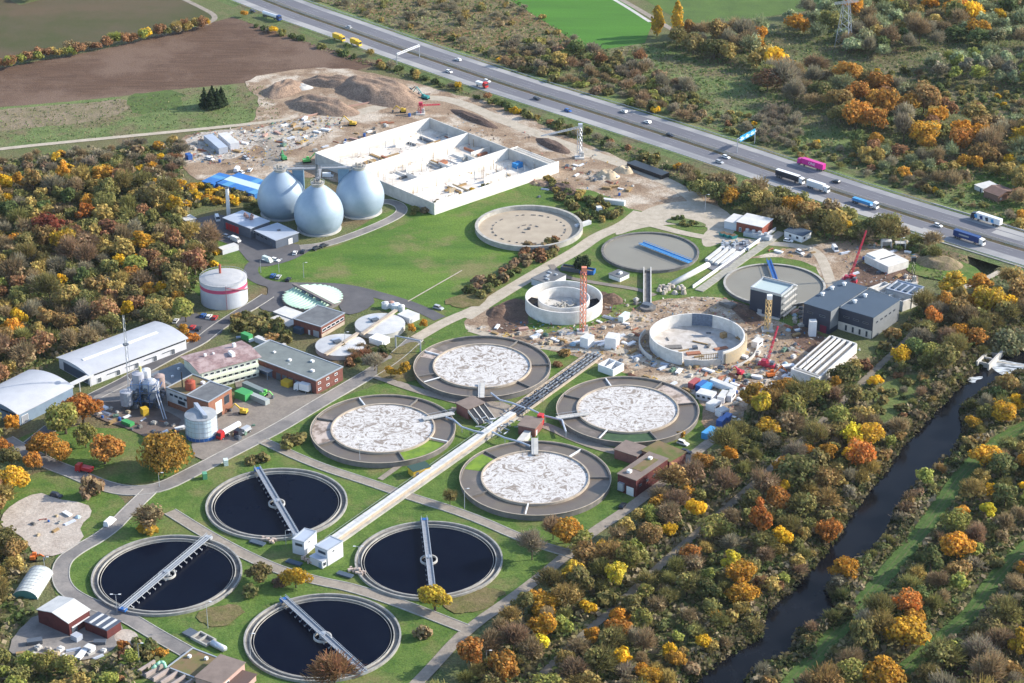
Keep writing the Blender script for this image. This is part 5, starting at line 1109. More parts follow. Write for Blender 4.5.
# pipe gantry over the road
o = empty('pipe_gantry', G(408, 350), 'grey pipe arch spanning the works road beside the rearmost foaming tank', 'gantry'); a, b = G(395.8, 347.3), G(420.5, 352.5); m = MB(o.location)
for q in (a, b): m.bar(q, q + Vector((0, 0, 5.4)), .35, 8)
m.bar(a + Vector((0, 0, 5.4)), b + Vector((0, 0, 5.4)), .35, 8); m.build('pipe_arch', steel, o)
# far house top right
o, fr = building('brown_house', 'small brown house among trees beyond the motorway', (984, 190.5), (998.5, 196), (1007, 187.5), 3.6, pmat('brown_wall', (.22, .13, .10)), pmat('roof_brown_red', (.20, .13, .11), c2=(.16, .11, .09), scale=.5), 'house', roofkind='gable_u', rise=1.3, over=.3); window(fr, 'R', 1.5, 1, 1.2, 1, o, o.location)
o, fr = building('white_shed', 'white-roofed shed left of the small brown house', (974.5, 184.5), (983, 188.5), (992, 182), 2.6, white_paint, roof_white, 'shed', over=.2); door(fr, 'L', 1, 1, 2, o, o.location, steel_dark)

# ------------------------------------------------------------------ big rectangular basin under construction
Hb = 6.2
f = Frame((315.3, 152.6), (434, 203.2), (556, 157.5), Hb); o = empty('rectangular_basin', f.c, 'huge white rectangular concrete basin under construction with three long bays', 'basin'); org = o.location
cw = pmat('basin_white', (.80, .775, .73), c2=(.68, .65, .60), scale=.2, detail=9)
LU, LV = f.lu, f.lv
Dg = G(427, 116.5, Hb); dd = Dg - f.o; du = dd.dot(f.u); dv = dd.dot(f.v)
for k, t in enumerate((0, 1 / 3, 2 / 3, 1)):
    m = MB(org); a_ = LU * t; f.blk(m, a_ - .3, a_ + .3, 0, (dv if t > .9 else LV * (.97 if t == 0 else .9)), 0, Hb); m.build('long_wall', cw, o)
m = MB(org); f.blk(m, .3, LU - .3, -.3, .3, 0, Hb); m.build('end_wall', concrete_light, o)
m = MB(org); f.blk(m, .3, LU - .3, LV * .9 - .6, LV * .9, 0, Hb); m.build('end_wall', concrete_light, o)
m = MB(org); f.blk(m, .3, LU - .3, .3, LV * .9 - .6, 0, .5); m.build('basin_floor', pmat('basin_floor', (.72, .68, .62), c2=(.55, .48, .41), fine=.15, scale=.14, detail=9, lo=.45, hi=.65), o)
for k in range(4): m = MB(org); b_ = LV * (.9 + .0) + .05 + k * (LV * .07) / 3; f.blk(m, .35, LU / 3 - .3, b_, b_ + .3, 0, 5.2); m.build('cell_wall', cw, o)
m = MB(org); f.blk(m, LU / 3 - .3, LU / 3 + .1, LV * .9, LV * .97 + .4, 0, 5.6); m.build('cell_wall', cw, o)
for b_ in (.25, .5, .7): 
    m = MB(org); f.blk(m, LU / 3 + .3, LU * .5, LV * b_, LV * b_ + .3, .5, 3.2); m.build('baffle_wall', cw, o)
for k in range(96):
    a_ = LU * random.choice([.1, .2, .28, .42, .5, .6, .74, .84, .92]) + random.uniform(-1, 1); b_ = LV * random.uniform(.05, .88); q = f.P(a_, b_)
    m = MB(org); m.cyl(q, .13, .5, random.uniform(3, 6.4), 6); m.build('prop', [steel, timber, concrete_light][k % 3], o)
for t in range(3):
    for q_ in range(4):
        a0 = LU * (t / 3 + .07 + .075 * q_) if q_ < 3 else LU * (t / 3 + .03); b_ = LV * (.08 + .22 * ((q_ * 2 + t) % 4)); m = MB(org); f.blk(m, a0, a0 + .22, b_, b_ + LV * .17, .5, 3.6); m.build('thin_partition', cw, o)
for k in range(34):
    t = random.choice([0, 1, 2]); a_ = LU * (t / 3 + .04); w_ = LU / 3 * .85; b_ = LV * random.uniform(.04, .86); a0 = a_ + w_ * random.uniform(0, .5); m = MB(org)
    if k % 3: f.blk(m, a0, a0 + w_ * random.uniform(.15, .45), b_, b_ + random.uniform(.4, 1.6), .5, random.uniform(.8, 2.4))
    else: f.blk(m, a0, a0 + random.uniform(.4, 1), b_, b_ + random.uniform(4, 12), .5, random.uniform(.8, 2.8))
    m.build('formwork_wall', [cw, concrete, timber, steel_dark, cw, MATS['rebar_rust'], concrete_light, MATS['formwork_tan']][k % 8], o)
def basin_item(nm, label, a_, b_, l, wd, h, mt, rt=0):
    q = f.P(LU * a_, LV * b_, .5); oo = empty(nm, q, label, 'building material', 'stacks inside the white basin', math.atan2(f.v.y, f.v.x) + rt)
    for j in range(3): MB().box((0, (j - 1) * wd / 3, h / 2), (l, wd / 3 - .08, h - (j % 2) * .2)).build('bundle', mt, oo)
for args in [('plank_stack', 'long stack of yellow formwork planks in the left bay of the white basin', .78, .38, 12, 2.2, 1.3, timber), ('plank_stack', 'shorter stack of yellow planks in the left bay near the digester', .80, .24, 7, 2.2, 1.2, timber), ('plank_stack', 'orange planks leaning at the digester end of the left bay', .76, .1, 6, 3, 1.6, pmat('timber_orange', (.55, .32, .12))), ('rebar_bundle', 'red-brown steel bundle in the middle bay of the white basin', .52, .55, 5, 3, 1.4, MATS['rebar_rust']), ('rebar_bundle', 'rusty steel mesh stack in the middle bay near its far end', .48, .82, 6, 4, 1.2, MATS['rebar_rust']), ('plank_stack', 'row of brown boards in the right bay of the white basin', .2, .35, 14, 1.2, .9, timber), ('blue_cabin', 'small blue and white work platform in the right bay of the basin', .2, .84, 4.5, 3.5, 2.6, pmat('blue_light2', (.05, .25, .55))), ('plank_stack', 'dark boards on the floor of the middle bay', .5, .25, 9, 1.4, .9, concrete_dark)]: basin_item(*args)
# ------------------------------------------------------------------ vegetation
leaf_m = bpy.data.materials.new('foliage'); leaf_m.use_nodes = True
t_ = leaf_m.node_tree; N_ = t_.nodes; L_n = t_.links; b_ = N_['Principled BSDF']; b_.inputs['Roughness'].default_value = .7; b_.inputs['Specular IOR Level'].default_value = .1
at_ = N_.new('ShaderNodeAttribute'); at_.attribute_name = 'leafcol'; oi_ = N_.new('ShaderNodeObjectInfo'); hs_ = N_.new('ShaderNodeHueSaturation')
r1 = N_.new('ShaderNodeMapRange'); r1.inputs[3].default_value = .8; r1.inputs[4].default_value = 1.2; L_n.new(oi_.outputs['Random'], r1.inputs[0]); L_n.new(r1.outputs[0], hs_.inputs['Value'])
ml_ = N_.new('ShaderNodeMath'); ml_.operation = 'MULTIPLY'; ml_.inputs[1].default_value = 9.7; fr_ = N_.new('ShaderNodeMath'); fr_.operation = 'FRACT'; L_n.new(oi_.outputs['Random'], ml_.inputs[0]); L_n.new(ml_.outputs[0], fr_.inputs[0])
r2_ = N_.new('ShaderNodeMapRange'); r2_.inputs[3].default_value = .485; r2_.inputs[4].default_value = .515; L_n.new(fr_.outputs[0], r2_.inputs[0]); L_n.new(r2_.outputs[0], hs_.inputs['Hue'])
L_n.new(at_.outputs['Color'], hs_.inputs['Color']); L_n.new(hs_.outputs[0], b_.inputs['Base Color'])
tr_ = N_.new('ShaderNodeBsdfTranslucent'); mx_ = N_.new('ShaderNodeMixShader'); mx_.inputs[0].default_value = .33; L_n.new(hs_.outputs[0], tr_.inputs[0]); L_n.new(b_.outputs[0], mx_.inputs[1]); L_n.new(tr_.outputs[0], mx_.inputs[2]); L_n.new(mx_.outputs[0], N_['Material Output'].inputs[0])
bark = pmat('bark', (.12, .095, .07), c2=(.07, .055, .045), scale=2)
COLS = {  # (albedo, word)
 'gold': ((.50, .285, .025), 'golden'), 'yellow': ((.52, .40, .04), 'bright yellow'), 'orange': ((.44, .18, .03), 'orange'), 'rust': ((.235, .115, .065), 'rust-brown'),
 'red': ((.30, .095, .05), 'red'), 'olive': ((.17, .155, .055), 'olive'), 'lime': ((.24, .24, .06), 'yellow-green'), 'green': ((.095, .115, .04), 'green'),
 'brown': ((.22, .155, .09), 'brown'), 'grey': ((.215, .185, .13), 'greyish'), 'dark': ((.025, .045, .02), 'dark green'), 'silver': ((.22, .24, .13), 'silvery green'), 'ochre': ((.29, .20, .07), 'ochre')}
for k_ in COLS: COLS[k_] = (tuple(min(.75, v * (1.3 if k_ not in ('dark', 'red') else 1.05)) for v in COLS[k_][0]), COLS[k_][1])
def quads_mesh(name, P, col4, mat):
    """P: (n,4,3) corners, col4: (n,3)"""
    n = len(P); me = bpy.data.meshes.new(name)
    me.vertices.add(n * 4); me.vertices.foreach_set('co', P.reshape(-1).astype(np.float32)); me.loops.add(n * 4); me.loops.foreach_set('vertex_index', np.arange(n * 4))
    me.polygons.add(n); me.polygons.foreach_set('loop_start', np.arange(0, n * 4, 4)); me.polygons.foreach_set('loop_total', np.full(n, 4)); me.update(calc_edges=True)
    a = me.color_attributes.new('leafcol', 'FLOAT_COLOR', 'POINT'); c = np.ones((n, 4, 4), np.float32); c[:, :, :3] = col4[:, None, :]; a.data.foreach_set('color', c.reshape(-1))
    me.materials.append(mat); return me
def rand_quads(C, nrm, size, r, aspect=1.0):
    n = len(C); nrm = nrm / (np.linalg.norm(nrm, axis=1, keepdims=True) + 1e-9); t = np.cross(nrm, r.normal(size=(n, 3))); t /= np.linalg.norm(t, axis=1, keepdims=True) + 1e-9; b = np.cross(nrm, t)
    s = size * r.uniform(.45, 1.35, (n, 1)) * .5; return np.stack([C - t * s - b * s * aspect, C + t * s - b * s * aspect, C + t * s + b * s * aspect, C - t * s + b * s * aspect], 1)
def crown_round(seed, rx, rz, z0, nl, n, leaf, fill=.55):
    r = np.random.default_rng(seed); lob = []
    for k in range(nl):
        d = r.normal(size=3); d /= np.linalg.norm(d); d[2] = abs(d[2]) * 1.0 - .25; rr = r.uniform(.35, 1.25) ** .5
        lob.append((d * rr * np.array([rx, rx, rz]) * .74, r.uniform(.20, .44) * rx))
    lob.append((np.zeros(3), rx * .55)); w_ = np.array([l[1] ** 2 for l in lob]); w_ /= w_.sum(); idx = r.choice(len(lob), n, p=w_)
    C = np.array([lob[i][0] for i in idx]); Rr = np.array([lob[i][1] for i in idx]); d = r.normal(size=(n, 3)); d /= np.linalg.norm(d, axis=1, keepdims=True)
    rad = Rr * np.where(r.random(n) < fill, r.uniform(.8, 1.15, n), r.uniform(.35, 1.2, n)); C = C + d * rad[:, None] * np.array([1, 1, .85]); C[:, 2] += z0 + rz * .55
    lt = r.uniform(.85, 1.15, len(lob))[idx] * r.uniform(.78, 1.22, n)
    nr = d + r.normal(size=(n, 3)) * .55 + np.array([0, 0, .3]); C[:, 2] = np.maximum(C[:, 2], .3)
    return rand_quads(C, nr, leaf, r), lt
def crown_tall(seed, rx, h, n, leaf, taper=.6):
    r = np.random.default_rng(seed); z = r.beta(1.3, 1.2, n) * h; t = z / h; rr = rx * np.sin(np.pi * np.clip(t * .93 + .06, 0, 1)) ** taper; a = r.uniform(0, 2 * np.pi, n)
    bump_ = 1 + .18 * np.sin(a * 3 + z * .9 + seed) + .12 * np.sin(a * 5 - z * 1.7); q = rr * bump_ * np.where(r.random(n) < .6, r.uniform(.85, 1.05, n), r.uniform(.3, 1, n))
    C = np.stack([q * np.cos(a), q * np.sin(a), z + 1], 1); return rand_quads(C, np.stack([np.cos(a), np.sin(a), np.full(n, .5)], 1) + r.normal(size=(n, 3)) * .5, leaf, r), r.uniform(.75, 1.25, n)
def crown_conifer(seed, rx, h, n, leaf):
    r = np.random.default_rng(seed); z = r.beta(1, 1.7, n) * h; rr = rx * (1 - z / h) ** .8 * (1 + .25 * np.sign(np.sin(z * 3.2))); a = r.uniform(0, 2 * np.pi, n); q = rr * r.uniform(.6, 1.05, n)
    C = np.stack([q * np.cos(a), q * np.sin(a), z + .8], 1); return rand_quads(C, np.stack([np.cos(a), np.sin(a), np.full(n, .8)], 1) + r.normal(size=(n, 3)) * .4, leaf, r), r.uniform(.8, 1.2, n)
def crown_bare(seed, rx, rz, z0, n):
    """fine twigs fanning outward, thin strips"""
    r = np.random.default_rng(seed); d = r.normal(size=(n, 3)); d /= np.linalg.norm(d, axis=1, keepdims=True); d[:, 2] = np.abs(d[:, 2]) * .9 - .15
    nb = 9; bd = r.normal(size=(nb, 3)); bd /= np.linalg.norm(bd, axis=1, keepdims=True); bd[:, 2] = np.abs(bd[:, 2]); k = r.integers(0, nb, n); bl = r.uniform(.55, 1.2, nb)[k][:, None]; d = (d * .62 + bd[k] * .6) * (.35 + .65 * bl)
    rad = r.uniform(.35, 1.0, n) ** .6; C = d * rad[:, None] * np.array([rx, rx, rz]); C[:, 2] += z0 + rz * .35; C[:, 2] = np.maximum(C[:, 2], .5)
    dirv = d + r.normal(size=(n, 3)) * .35 + np.array([0, 0, .35]); dirv /= np.linalg.norm(dirv, axis=1, keepdims=True); side = np.cross(dirv, r.normal(size=(n, 3))); side /= np.linalg.norm(side, axis=1, keepdims=True)
    Ls = r.uniform(.6, 1.5, (n, 1)) * .5 * rx / 4.5 + .25; W = r.uniform(.10, .24, (n, 1)) * .5
    return np.stack([C - dirv * Ls - side * W, C - dirv * Ls + side * W, C + dirv * Ls + side * W * .6, C + dirv * Ls - side * W * .6], 1), r.uniform(.65, 1.3, n)
SHAPES = {}
def add_shape(key, fn): SHAPES[key] = fn
r0 = {}
for i in range(5): r0['round%d' % i] = crown_round(10 + i, 4.9 + .25 * i, 5.0, 2.4, 13 + i, 2100, .60)
for i in range(3): r0['oval%d' % i] = crown_round(30 + i, 3.9, 6.6, 2.4, 13, 1800, .60)
for i in range(3): r0['loose%d' % i] = crown_round(40 + i, 5.0, 5.4, 2.4, 16, 1000, .62, .35)
for i in range(4): r0['bare%d' % i] = crown_bare(50 + i, 5.2, 6.4, 2.0, 2100)
for i in range(2):
    a, b = crown_bare(60 + i, 5.0, 6.2, 2.2, 1300), crown_round(65 + i, 4.7, 5.0, 2.6, 12, 480, .6, .35); r0['thin%d' % i] = (np.concatenate([a[0], b[0]]), np.concatenate([a[1] * .8, b[1] * 1.2]))
r0['oak0'] = crown_round(77, 9.4, 8.2, 2.0, 60, 8500, .66, .75); r0['oak1'] = crown_round(78, 6.2, 5.6, 2.6, 28, 3600, .64, .7)
r0['poplar0'] = crown_tall(3, 2.6, 17, 1300, .8); r0['poplar1'] = crown_tall(4, 2.2, 12, 900, .8)
r0['conifer0'] = crown_conifer(5, 2.6, 8, 900, .7); r0['willow0'] = crown_round(90, 8.5, 6.0, 1.6, 22, 2900, .8, .6)
for i in range(4): r0['bush%d' % i] = crown_round(100 + i, 2.3, 1.9, .0, 6, 330, .62, .5)
for i in range(2): r0['twig%d' % i] = crown_bare(110 + i, 2.5, 2.4, .1, 520)
def trunk_mb(h, rad, spread, limbs=6, seed=0):
    r = random.Random(seed); m = MB(); m.bar((0, 0, -.3), (0, 0, h * .45), rad, 7, rad * .7); m.bar((0, 0, h * .45), (r.uniform(-.4, .4), r.uniform(-.4, .4), h * .85), rad * .7, 6, rad * .2)
    for k in range(limbs):
        a = 2 * math.pi * k / limbs + r.uniform(-.3, .3); z = h * r.uniform(.28, .5); q = (spread * math.cos(a) * r.uniform(.55, .85), spread * math.sin(a) * r.uniform(.55, .85), z + h * r.uniform(.2, .38)); m.bar((0, 0, z), q, rad * .45, 5, rad * .12)
        for j in range(2): m.bar(Vector((0, 0, z)).lerp(Vector(q), .6), (q[0] * r.uniform(.9, 1.25), q[1] * r.uniform(.9, 1.25), q[2] + r.uniform(.3, 1.6)), rad * .22, 4, rad * .06)
    return m
TRUNK = {}
def get_trunk(shape):
    k = ''.join(c for c in shape if not c.isdigit())
    if k not in TRUNK:
        hh = {'oak': 9, 'poplar': 13, 'conifer': 7.5, 'willow': 7, 'bush': 1.5, 'twig': 1.8}.get(k, 8.5); sp = {'oak': 6, 'poplar': 1.2, 'conifer': 1.0, 'willow': 5.5, 'bush': 1.2, 'twig': 1.4}.get(k, 3.4)
        m = trunk_mb(hh, {'oak': .5, 'willow': .45, 'bush': .1, 'twig': .1}.get(k, .27), sp, 9 if k in ('bare', 'thin', 'oak') else 5, len(k)); o = m.build('trunk', bark); me = o.data; bpy.data.objects.remove(o); TRUNK[k] = me
    return TRUNK[k]
CR = {}
def get_crown(shape, colr):
    if (shape, colr) not in CR:
        P, lt = r0[shape]; c = np.array(COLS[colr][0]); r = np.random.default_rng(hash((len(CR), 5)) % 1000)
        base2 = np.array([.25, .195, .08]) if colr not in ('dark', 'brown', 'grey', 'red') else c; mixk = np.clip(r.normal(.22, .25, (len(lt), 1)), 0, 1); cc = (c[None, :] * (1 - mixk) + base2[None, :] * mixk) * lt[:, None]
        if 'bare' in shape or 'twig' in shape: cc = cc * np.array([1, 1, 1]) 
        cc = cc * r.uniform(.92, 1.08, (len(lt), 3)); CR[(shape, colr)] = quads_mesh('crown', P, np.clip(cc, 0, .9), leaf_m)
    return CR[(shape, colr)]
PLANTS = []      # dicts
river_np = river_poly
def blocked(x, y, mrg=2.0):
    X, Y = np.array([x]), np.array([y])
    if inside(X, Y, river_np)[0] or pdist(X, Y, river_np)[0] < mrg: return True
    return False
_grid = {}
def too_near(x, y, d, f=1.0):
    gx, gy = int(x // 8), int(y // 8)
    for i in (-1, 0, 1):
        for j in (-1, 0, 1):
            for (a, b, e) in _grid.get((gx + i, gy + j), ()):
                if (a - x) ** 2 + (b - y) ** 2 < (f * (d + e) * .5) ** 2: return True
    return False
def road_arr():
    A = []
    for P, hw in ROADS:
        for a, b in zip(P[:-1], P[1:]): A.append((a.x, a.y, b.x, b.y, hw))
    for a, b in zip(MP[:-1], MP[1:]): A.append((a.x, a.y, b.x, b.y, 20.5))
    return np.array(A)
RA = road_arr()
def near_road(x, y, m):
    ax, ay, bx, by, hw = RA.T; L2 = (bx - ax) ** 2 + (by - ay) ** 2 + 1e-9; t = np.clip(((x - ax) * (bx - ax) + (y - ay) * (by - ay)) / L2, 0, 1)
    return bool((np.hypot(x - ax - t * (bx - ax), y - ay - t * (by - ay)) < hw + m).any())
def plant(x, y, shape, colr, s, place=None, label=None, hs=1.0):
    PLANTS.append(dict(x=x, y=y, shape=shape, col=colr, s=s, place=place, label=label, hs=hs)); _grid.setdefault((int(x // 8), int(y // 8)), []).append((x, y, s * (9 if 'bush' not in shape and 'twig' not in shape else 4)))
def at_px(px, py, shape, colr, s, label=None, hs=1.0, place=None):
    p = G(px, py); plant(p.x, p.y, shape, colr, s, place, label, hs)
def scatter(poly, n, kinds, smin, smax, d, seed, roadm=1.5, f=.9):
    """poly in photo sightings; kinds: list of (weight, shapes, colours)"""
    P = [G(*p).xy for p in poly]; xs_ = [p.x for p in P]; ys_ = [p.y for p in P]; r = random.Random(seed); k = 0; tries = 0
    while k < n and tries < n * 14:
        tries += 1; x, y = r.uniform(min(xs_), max(xs_)), r.uniform(min(ys_), max(ys_))
        if not inside(np.array([x]), np.array([y]), P)[0]: continue
        s = r.uniform(smin, smax)
        if too_near(x, y, d * s, f) or near_road(x, y, roadm) or blocked(x, y, 2.0 if d < 5 else 6.5): continue
        kk = r.choices(kinds, [q[0] for q in kinds])[0]; plant(x, y, r.choice(kk[1]), r.choice(kk[2]), s, None, None, r.uniform(.85, 1.2)); k += 1
    return k
RND = ['round0', 'round1', 'round2', 'round3', 'round4']; OVL = ['oval0', 'oval1', 'oval2']; LSE = ['loose0', 'loose1', 'loose2']; BAR = ['bare0', 'bare1', 'bare2', 'bare3']; THN = ['thin0', 'thin1']; BSH = ['bush0', 'bush1', 'bush2', 'bush3']; TWG = ['twig0', 'twig1']

# single trees one can pick out
at_px(166, 470, 'oak0', 'ochre', 1.12, 'very large ochre-orange oak alone on the lawn beside the sheeted silo'); PLANTS[-1]['col'] = 'oakc'
COLS['oakc'] = ((.50, .235, .045), 'ochre')
at_px(105, 464, 'oak1', 'oakc', 1.15, 'ochre tree on the lawn, right of the pair left of the large oak')
at_px(86, 448, 'round1', 'lime', 1.1, 'yellow-green tree in front of the barrel-roofed warehouse')
at_px(66, 434, 'oak1', 'lime', 1.35, 'olive and yellow tree close to the barrel-roofed warehouse wall'); at_px(84, 424, 'oak1', 'orange', 1.2, 'orange tree against the road end of the barrel-roofed warehouse')
at_px(46, 456, 'oak1', 'orange', 1.0, 'orange-brown tree beside the works road below the barrel-roofed warehouse'); at_px(60, 462, 'round4', 'orange', .9, 'smaller orange tree right of the orange-brown one by the works road')
at_px(33, 472, 'round2', 'orange', .85, 'little orange tree left of the works road bend'); at_px(12, 490, 'oak1', 'gold', .9, 'golden tree at the left edge above the pale gravel yard'); at_px(2, 455, 'round1', 'orange', .8, 'orange tree cut by the left photo edge near the warehouse')
at_px(93, 495, 'bush1', 'brown', 2.0, 'dense brown-green bush at the road fork beside the red truck', 1.5); at_px(152, 530, 'thin0', 'brown', 1.15, 'half-bare brown tree with golden skirt above the lower left tank'); at_px(146, 532, 'bush0', 'gold', 1.7, 'golden bush below the half-bare tree by the lower left tank')
at_px(435, 611, 'oak1', 'yellow', .9, 'bright golden tree in front of the tank right of the white huts'); at_px(296, 588, 'round3', 'gold', .82, 'golden tree in front of the white control huts'); at_px(260, 583, 'round1', 'olive', .8, 'olive tree left of the golden tree near the white huts'); at_px(252, 596, 'bush2', 'green', 1.6, 'green bush between two dark tanks'); at_px(281, 584, 'bush0', 'brown', 1.3, 'brown bush left of the golden tree')
at_px(422, 638, 'bush1', 'brown', 1.7, 'brown bush on the lawn right of the front dark tank'); at_px(335, 690, 'bare0', 'rust', 1.35, 'reddish bare tree at the bottom edge in front of the front dark tank'); at_px(470, 668, 'round2', 'oakc', 1.15, 'ochre tree at the junction of the two gravel roads')
at_px(375, 145 + 226, 'bare1', 'grey', .8, 'small leafless tree beside the works road bend'); at_px(404, 379, 'oval0', 'gold', .75, 'golden-orange tree by the road left of the rearmost foaming tank, right one'); at_px(391, 378, 'oval1', 'gold', .6, 'golden-orange tree by the road left of the rearmost foaming tank, left one')
at_px(412, 333, 'round0', 'gold', .5, 'small golden tree right of the rear white covered tank, left one'); at_px(424, 328, 'round1', 'gold', .45, 'small golden tree right of the rear white covered tank, right one')
at_px(296, 444, 'bush3', 'olive', 2.0, 'pale olive bush on the lawn left of the left foaming tank'); at_px(288, 449, 'bush2', 'olive', 1.4, 'small olive bush beside the larger pale one near the left foaming tank')
for k, (x, y) in enumerate([(252, 463), (262, 461)]): at_px(x, y, 'bush%d' % k, 'olive', 1.3, ['olive bush above the rear dark tank, left one', 'olive bush above the rear dark tank, right one'][k])
at_px(450, 505, 'thin1', 'olive', .7, 'thin yellow-green tree between the covered channel and the front foaming tank'); at_px(567, 543, 'oak1', 'orange', .98, 'brilliant orange tree at the corner below the front foaming tank'); at_px(580, 552, 'round0', 'lime', .95, 'pale green tree just right of the brilliant orange one'); at_px(553, 540, 'bare2', 'brown', .9, 'bare brown tree left of the brilliant orange one'); at_px(532, 560, 'bare3', 'grey', 1.2, 'leafless grey tree at the gravel path corner')
at_px(581, 273, 'round3', 'dark', .95, 'dark green round tree between the two rear round tanks'); at_px(566, 356, 'bush2', 'ochre', 1.3, 'ochre bush above the pipe trench'); at_px(557, 366, 'bush0', 'rust', .9, 'low dark red bush by the pipe trench')
at_px(681, 437, 'bush1', 'oakc', .9, 'small ochre bush at the edge of the right foaming tank'); at_px(192, 230, 'round2', 'rust', .0001) if False else None
at_px(50, 240, 'round2', 'red', 1.35, 'large brick-red tree in the left wood'); at_px(90, 218, 'round1', 'yellow', .55, 'small vivid yellow tree in the left wood')
at_px(186, 322, 'oval1', 'lime', 1.2, 'tall pale yellow-green tree left of the banded gas tank'); at_px(183, 340, 'oval0', 'gold', .75, 'narrow golden tree below the pale yellow-green one'); at_px(158, 325, 'round3', 'olive', 1.1, 'olive-brown tree at the end of the long warehouse'); at_px(192, 340, 'bush0', 'orange', 1.4, 'orange bush beside the parked red cars')
at_px(176, 218, 'oval2', 'gold', 1.2, 'tall golden tree at the corner of the digester yard'); at_px(240, 330, 'bush1', 'olive', 2.1, 'broad olive bush left of the covered pits'); at_px(258, 325, 'bush3', 'olive', 2.0, 'olive bush between the gas tank and the brick building')
at_px(657, 36, 'poplar1', 'gold', 1.45, 'yellow columnar poplar beyond the motorway, the shorter one'); at_px(677, 39, 'poplar0', 'gold', 1.3, 'tall yellow columnar poplar beyond the motorway'); at_px(690, 36, 'round1', 'ochre', 1.1, 'ochre tree right of the tall poplar')
for k, (x, y) in enumerate([(205, 107), (211, 109), (218, 108), (213, 105), (222, 106)]): at_px(x, y, 'conifer0', 'dark', 1.25, ['dark conifer in the meadow clump, leftmost', 'dark conifer in the meadow clump, second from left', 'dark conifer in the meadow clump, second from right', 'dark conifer in the meadow clump, rearmost', 'dark conifer in the meadow clump, rightmost'][k])
at_px(858, 470, 'round4', 'orange', 1.15, 'salmon-orange tree in the wood above the river bend', 1.1); at_px(828, 540, 'round2', 'orange', 1.1, 'salmon-orange tree in the wood left of the river'); at_px(785, 478, 'round1', 'gold', .95, 'round golden tree beside the forest track'); at_px(870, 445, 'oak1', 'gold', .95, 'large golden tree by the riverside meadow')
at_px(985, 470, 'oak1', 'gold', .95, 'bright golden tree on the east river bank'); at_px(972, 428, 'round0', 'gold', .8, 'small golden tree at the river bend on the east bank'); at_px(1005, 425, 'oak1', 'gold', 1.0, 'golden tree at the right edge below the weir')
at_px(957, 562, 'oak1', 'gold', 1.05, 'golden-ochre tree east of the river between the grass tracks'); at_px(905, 650, 'oak1', 'gold', 1.1, 'yellow-orange tree at the edge of the lower grass track'); at_px(845, 578, 'round1', 'gold', .9, 'golden tree with twin crown on the east bank'); at_px(880, 690, 'oak1', 'gold', 1.1, 'large golden tree at the bottom edge east of the river')
at_px(951, 298, 'oval0', 'yellow', 1.25, 'bright yellow tree below the motorway bridge'); at_px(1010, 345, 'willow0', 'silver', 1.1, 'huge silvery willow above the weir'); at_px(1000, 300, 'willow0', 'silver', .8, 'silvery willow below the motorway bridge'); at_px(936, 322, 'bare1', 'grey', 1.0, 'leafless grey tree right of the white annexe')
at_px(740, 588, 'round2', 'gold', 1.0, 'golden tree in the clearing left of the river, upper one'); at_px(743, 604, 'round3', 'gold', .8, 'golden tree in the clearing left of the river, lower one'); at_px(618, 640, 'round0', 'orange', .95, 'bright orange tree beside the forest track'); at_px(641, 676, 'round1', 'gold', .5, 'small golden tree at the bottom edge right of the forest track')
for (x, y, c_, s) in [(700, 198, 'olive', 1.1), (716, 204, 'green', 1.2), (731, 207, 'oakc', 1.1), (760, 213, 'ochre', 1.2), (775, 217, 'olive', 1.2), (792, 220, 'gold', 1.25), (808, 224, 'ochre', 1.3), (822, 228, 'olive', 1.2), (838, 231, 'ochre', 1.1), (848, 236, 'gold', .8), (860, 238, 'olive', 1.0), (875, 238, 'green', 1.2), (745, 211, 'green', 1.0), (800, 212, 'olive', 1.1), (830, 219, 'brown', 1.1), (846, 226, 'olive', 1.1), (784, 210, 'olive', 1.0)]:
    at_px(x, y, random.choice(RND + LSE), c_, s)
FOREST = [(4, RND + OVL, ['olive', 'ochre', 'olive', 'ochre', 'green']), (1.7, RND + OVL, ['gold', 'orange', 'rust', 'lime', 'oakc', 'gold']), (2.0, BAR, ['grey', 'brown', 'olive']), (3.4, THN, ['brown', 'olive', 'ochre']), (2, LSE, ['ochre', 'olive', 'rust'])]
FOREST_E = [(3.0, RND + OVL, ['olive', 'ochre', 'lime', 'green', 'lime']), (2.3, RND + OVL, ['gold', 'orange', 'oakc', 'gold', 'yellow']), (2.3, BAR, ['grey', 'brown', 'olive']), (3.4, THN, ['brown', 'olive', 'ochre']), (1.2, LSE, ['ochre', 'olive', 'oakc'])]
SCRUB = [(4, BSH, ['olive', 'green', 'olive', 'ochre']), (2, TWG, ['grey', 'brown', 'olive']), (.6, BSH, ['gold', 'rust'])]
# the left wood
n1 = scatter([(-40, 200), (60, 184), (120, 176), (165, 190), (176, 205), (184, 226), (210, 250), (212, 258), (192, 285), (168, 322), (135, 318), (95, 345), (60, 357), (32, 376), (-40, 405)], 380, FOREST, .65, 1.35, 7.2, 1)
scatter([(-40, 405), (20, 470), (0, 520), (-40, 530)], 12, FOREST, .8, 1.1, 8, 2)
scatter([(0, 395 + 30), (15, 432), (12, 450), (-30, 460), (-30, 430)], 8, FOREST, .7, .9, 7, 22)
scatter([(-40, 160), (90, 150), (180, 142), (182, 182), (120, 178), (60, 184), (-40, 200)], 75, [(2, TWG, ['grey', 'brown']), (1, BSH, ['brown', 'ochre', 'olive']), (.8, BSH, ['gold'])], 1.0, 1.9, 4, 3)
scatter([(95, 176), (182, 184), (250, 196), (262, 202), (225, 206), (182, 212), (120, 190)], 40, [(2, BSH, ['gold', 'ochre', 'gold']), (1, BSH, ['olive'])], 1.0, 1.7, 3.6, 4)
scatter([(130, 158), (180, 158), (184, 180), (140, 178)], 18, [(1, TWG, ['grey', 'rust']), (1, BSH, ['green'])], 1.0, 1.6, 4, 5)
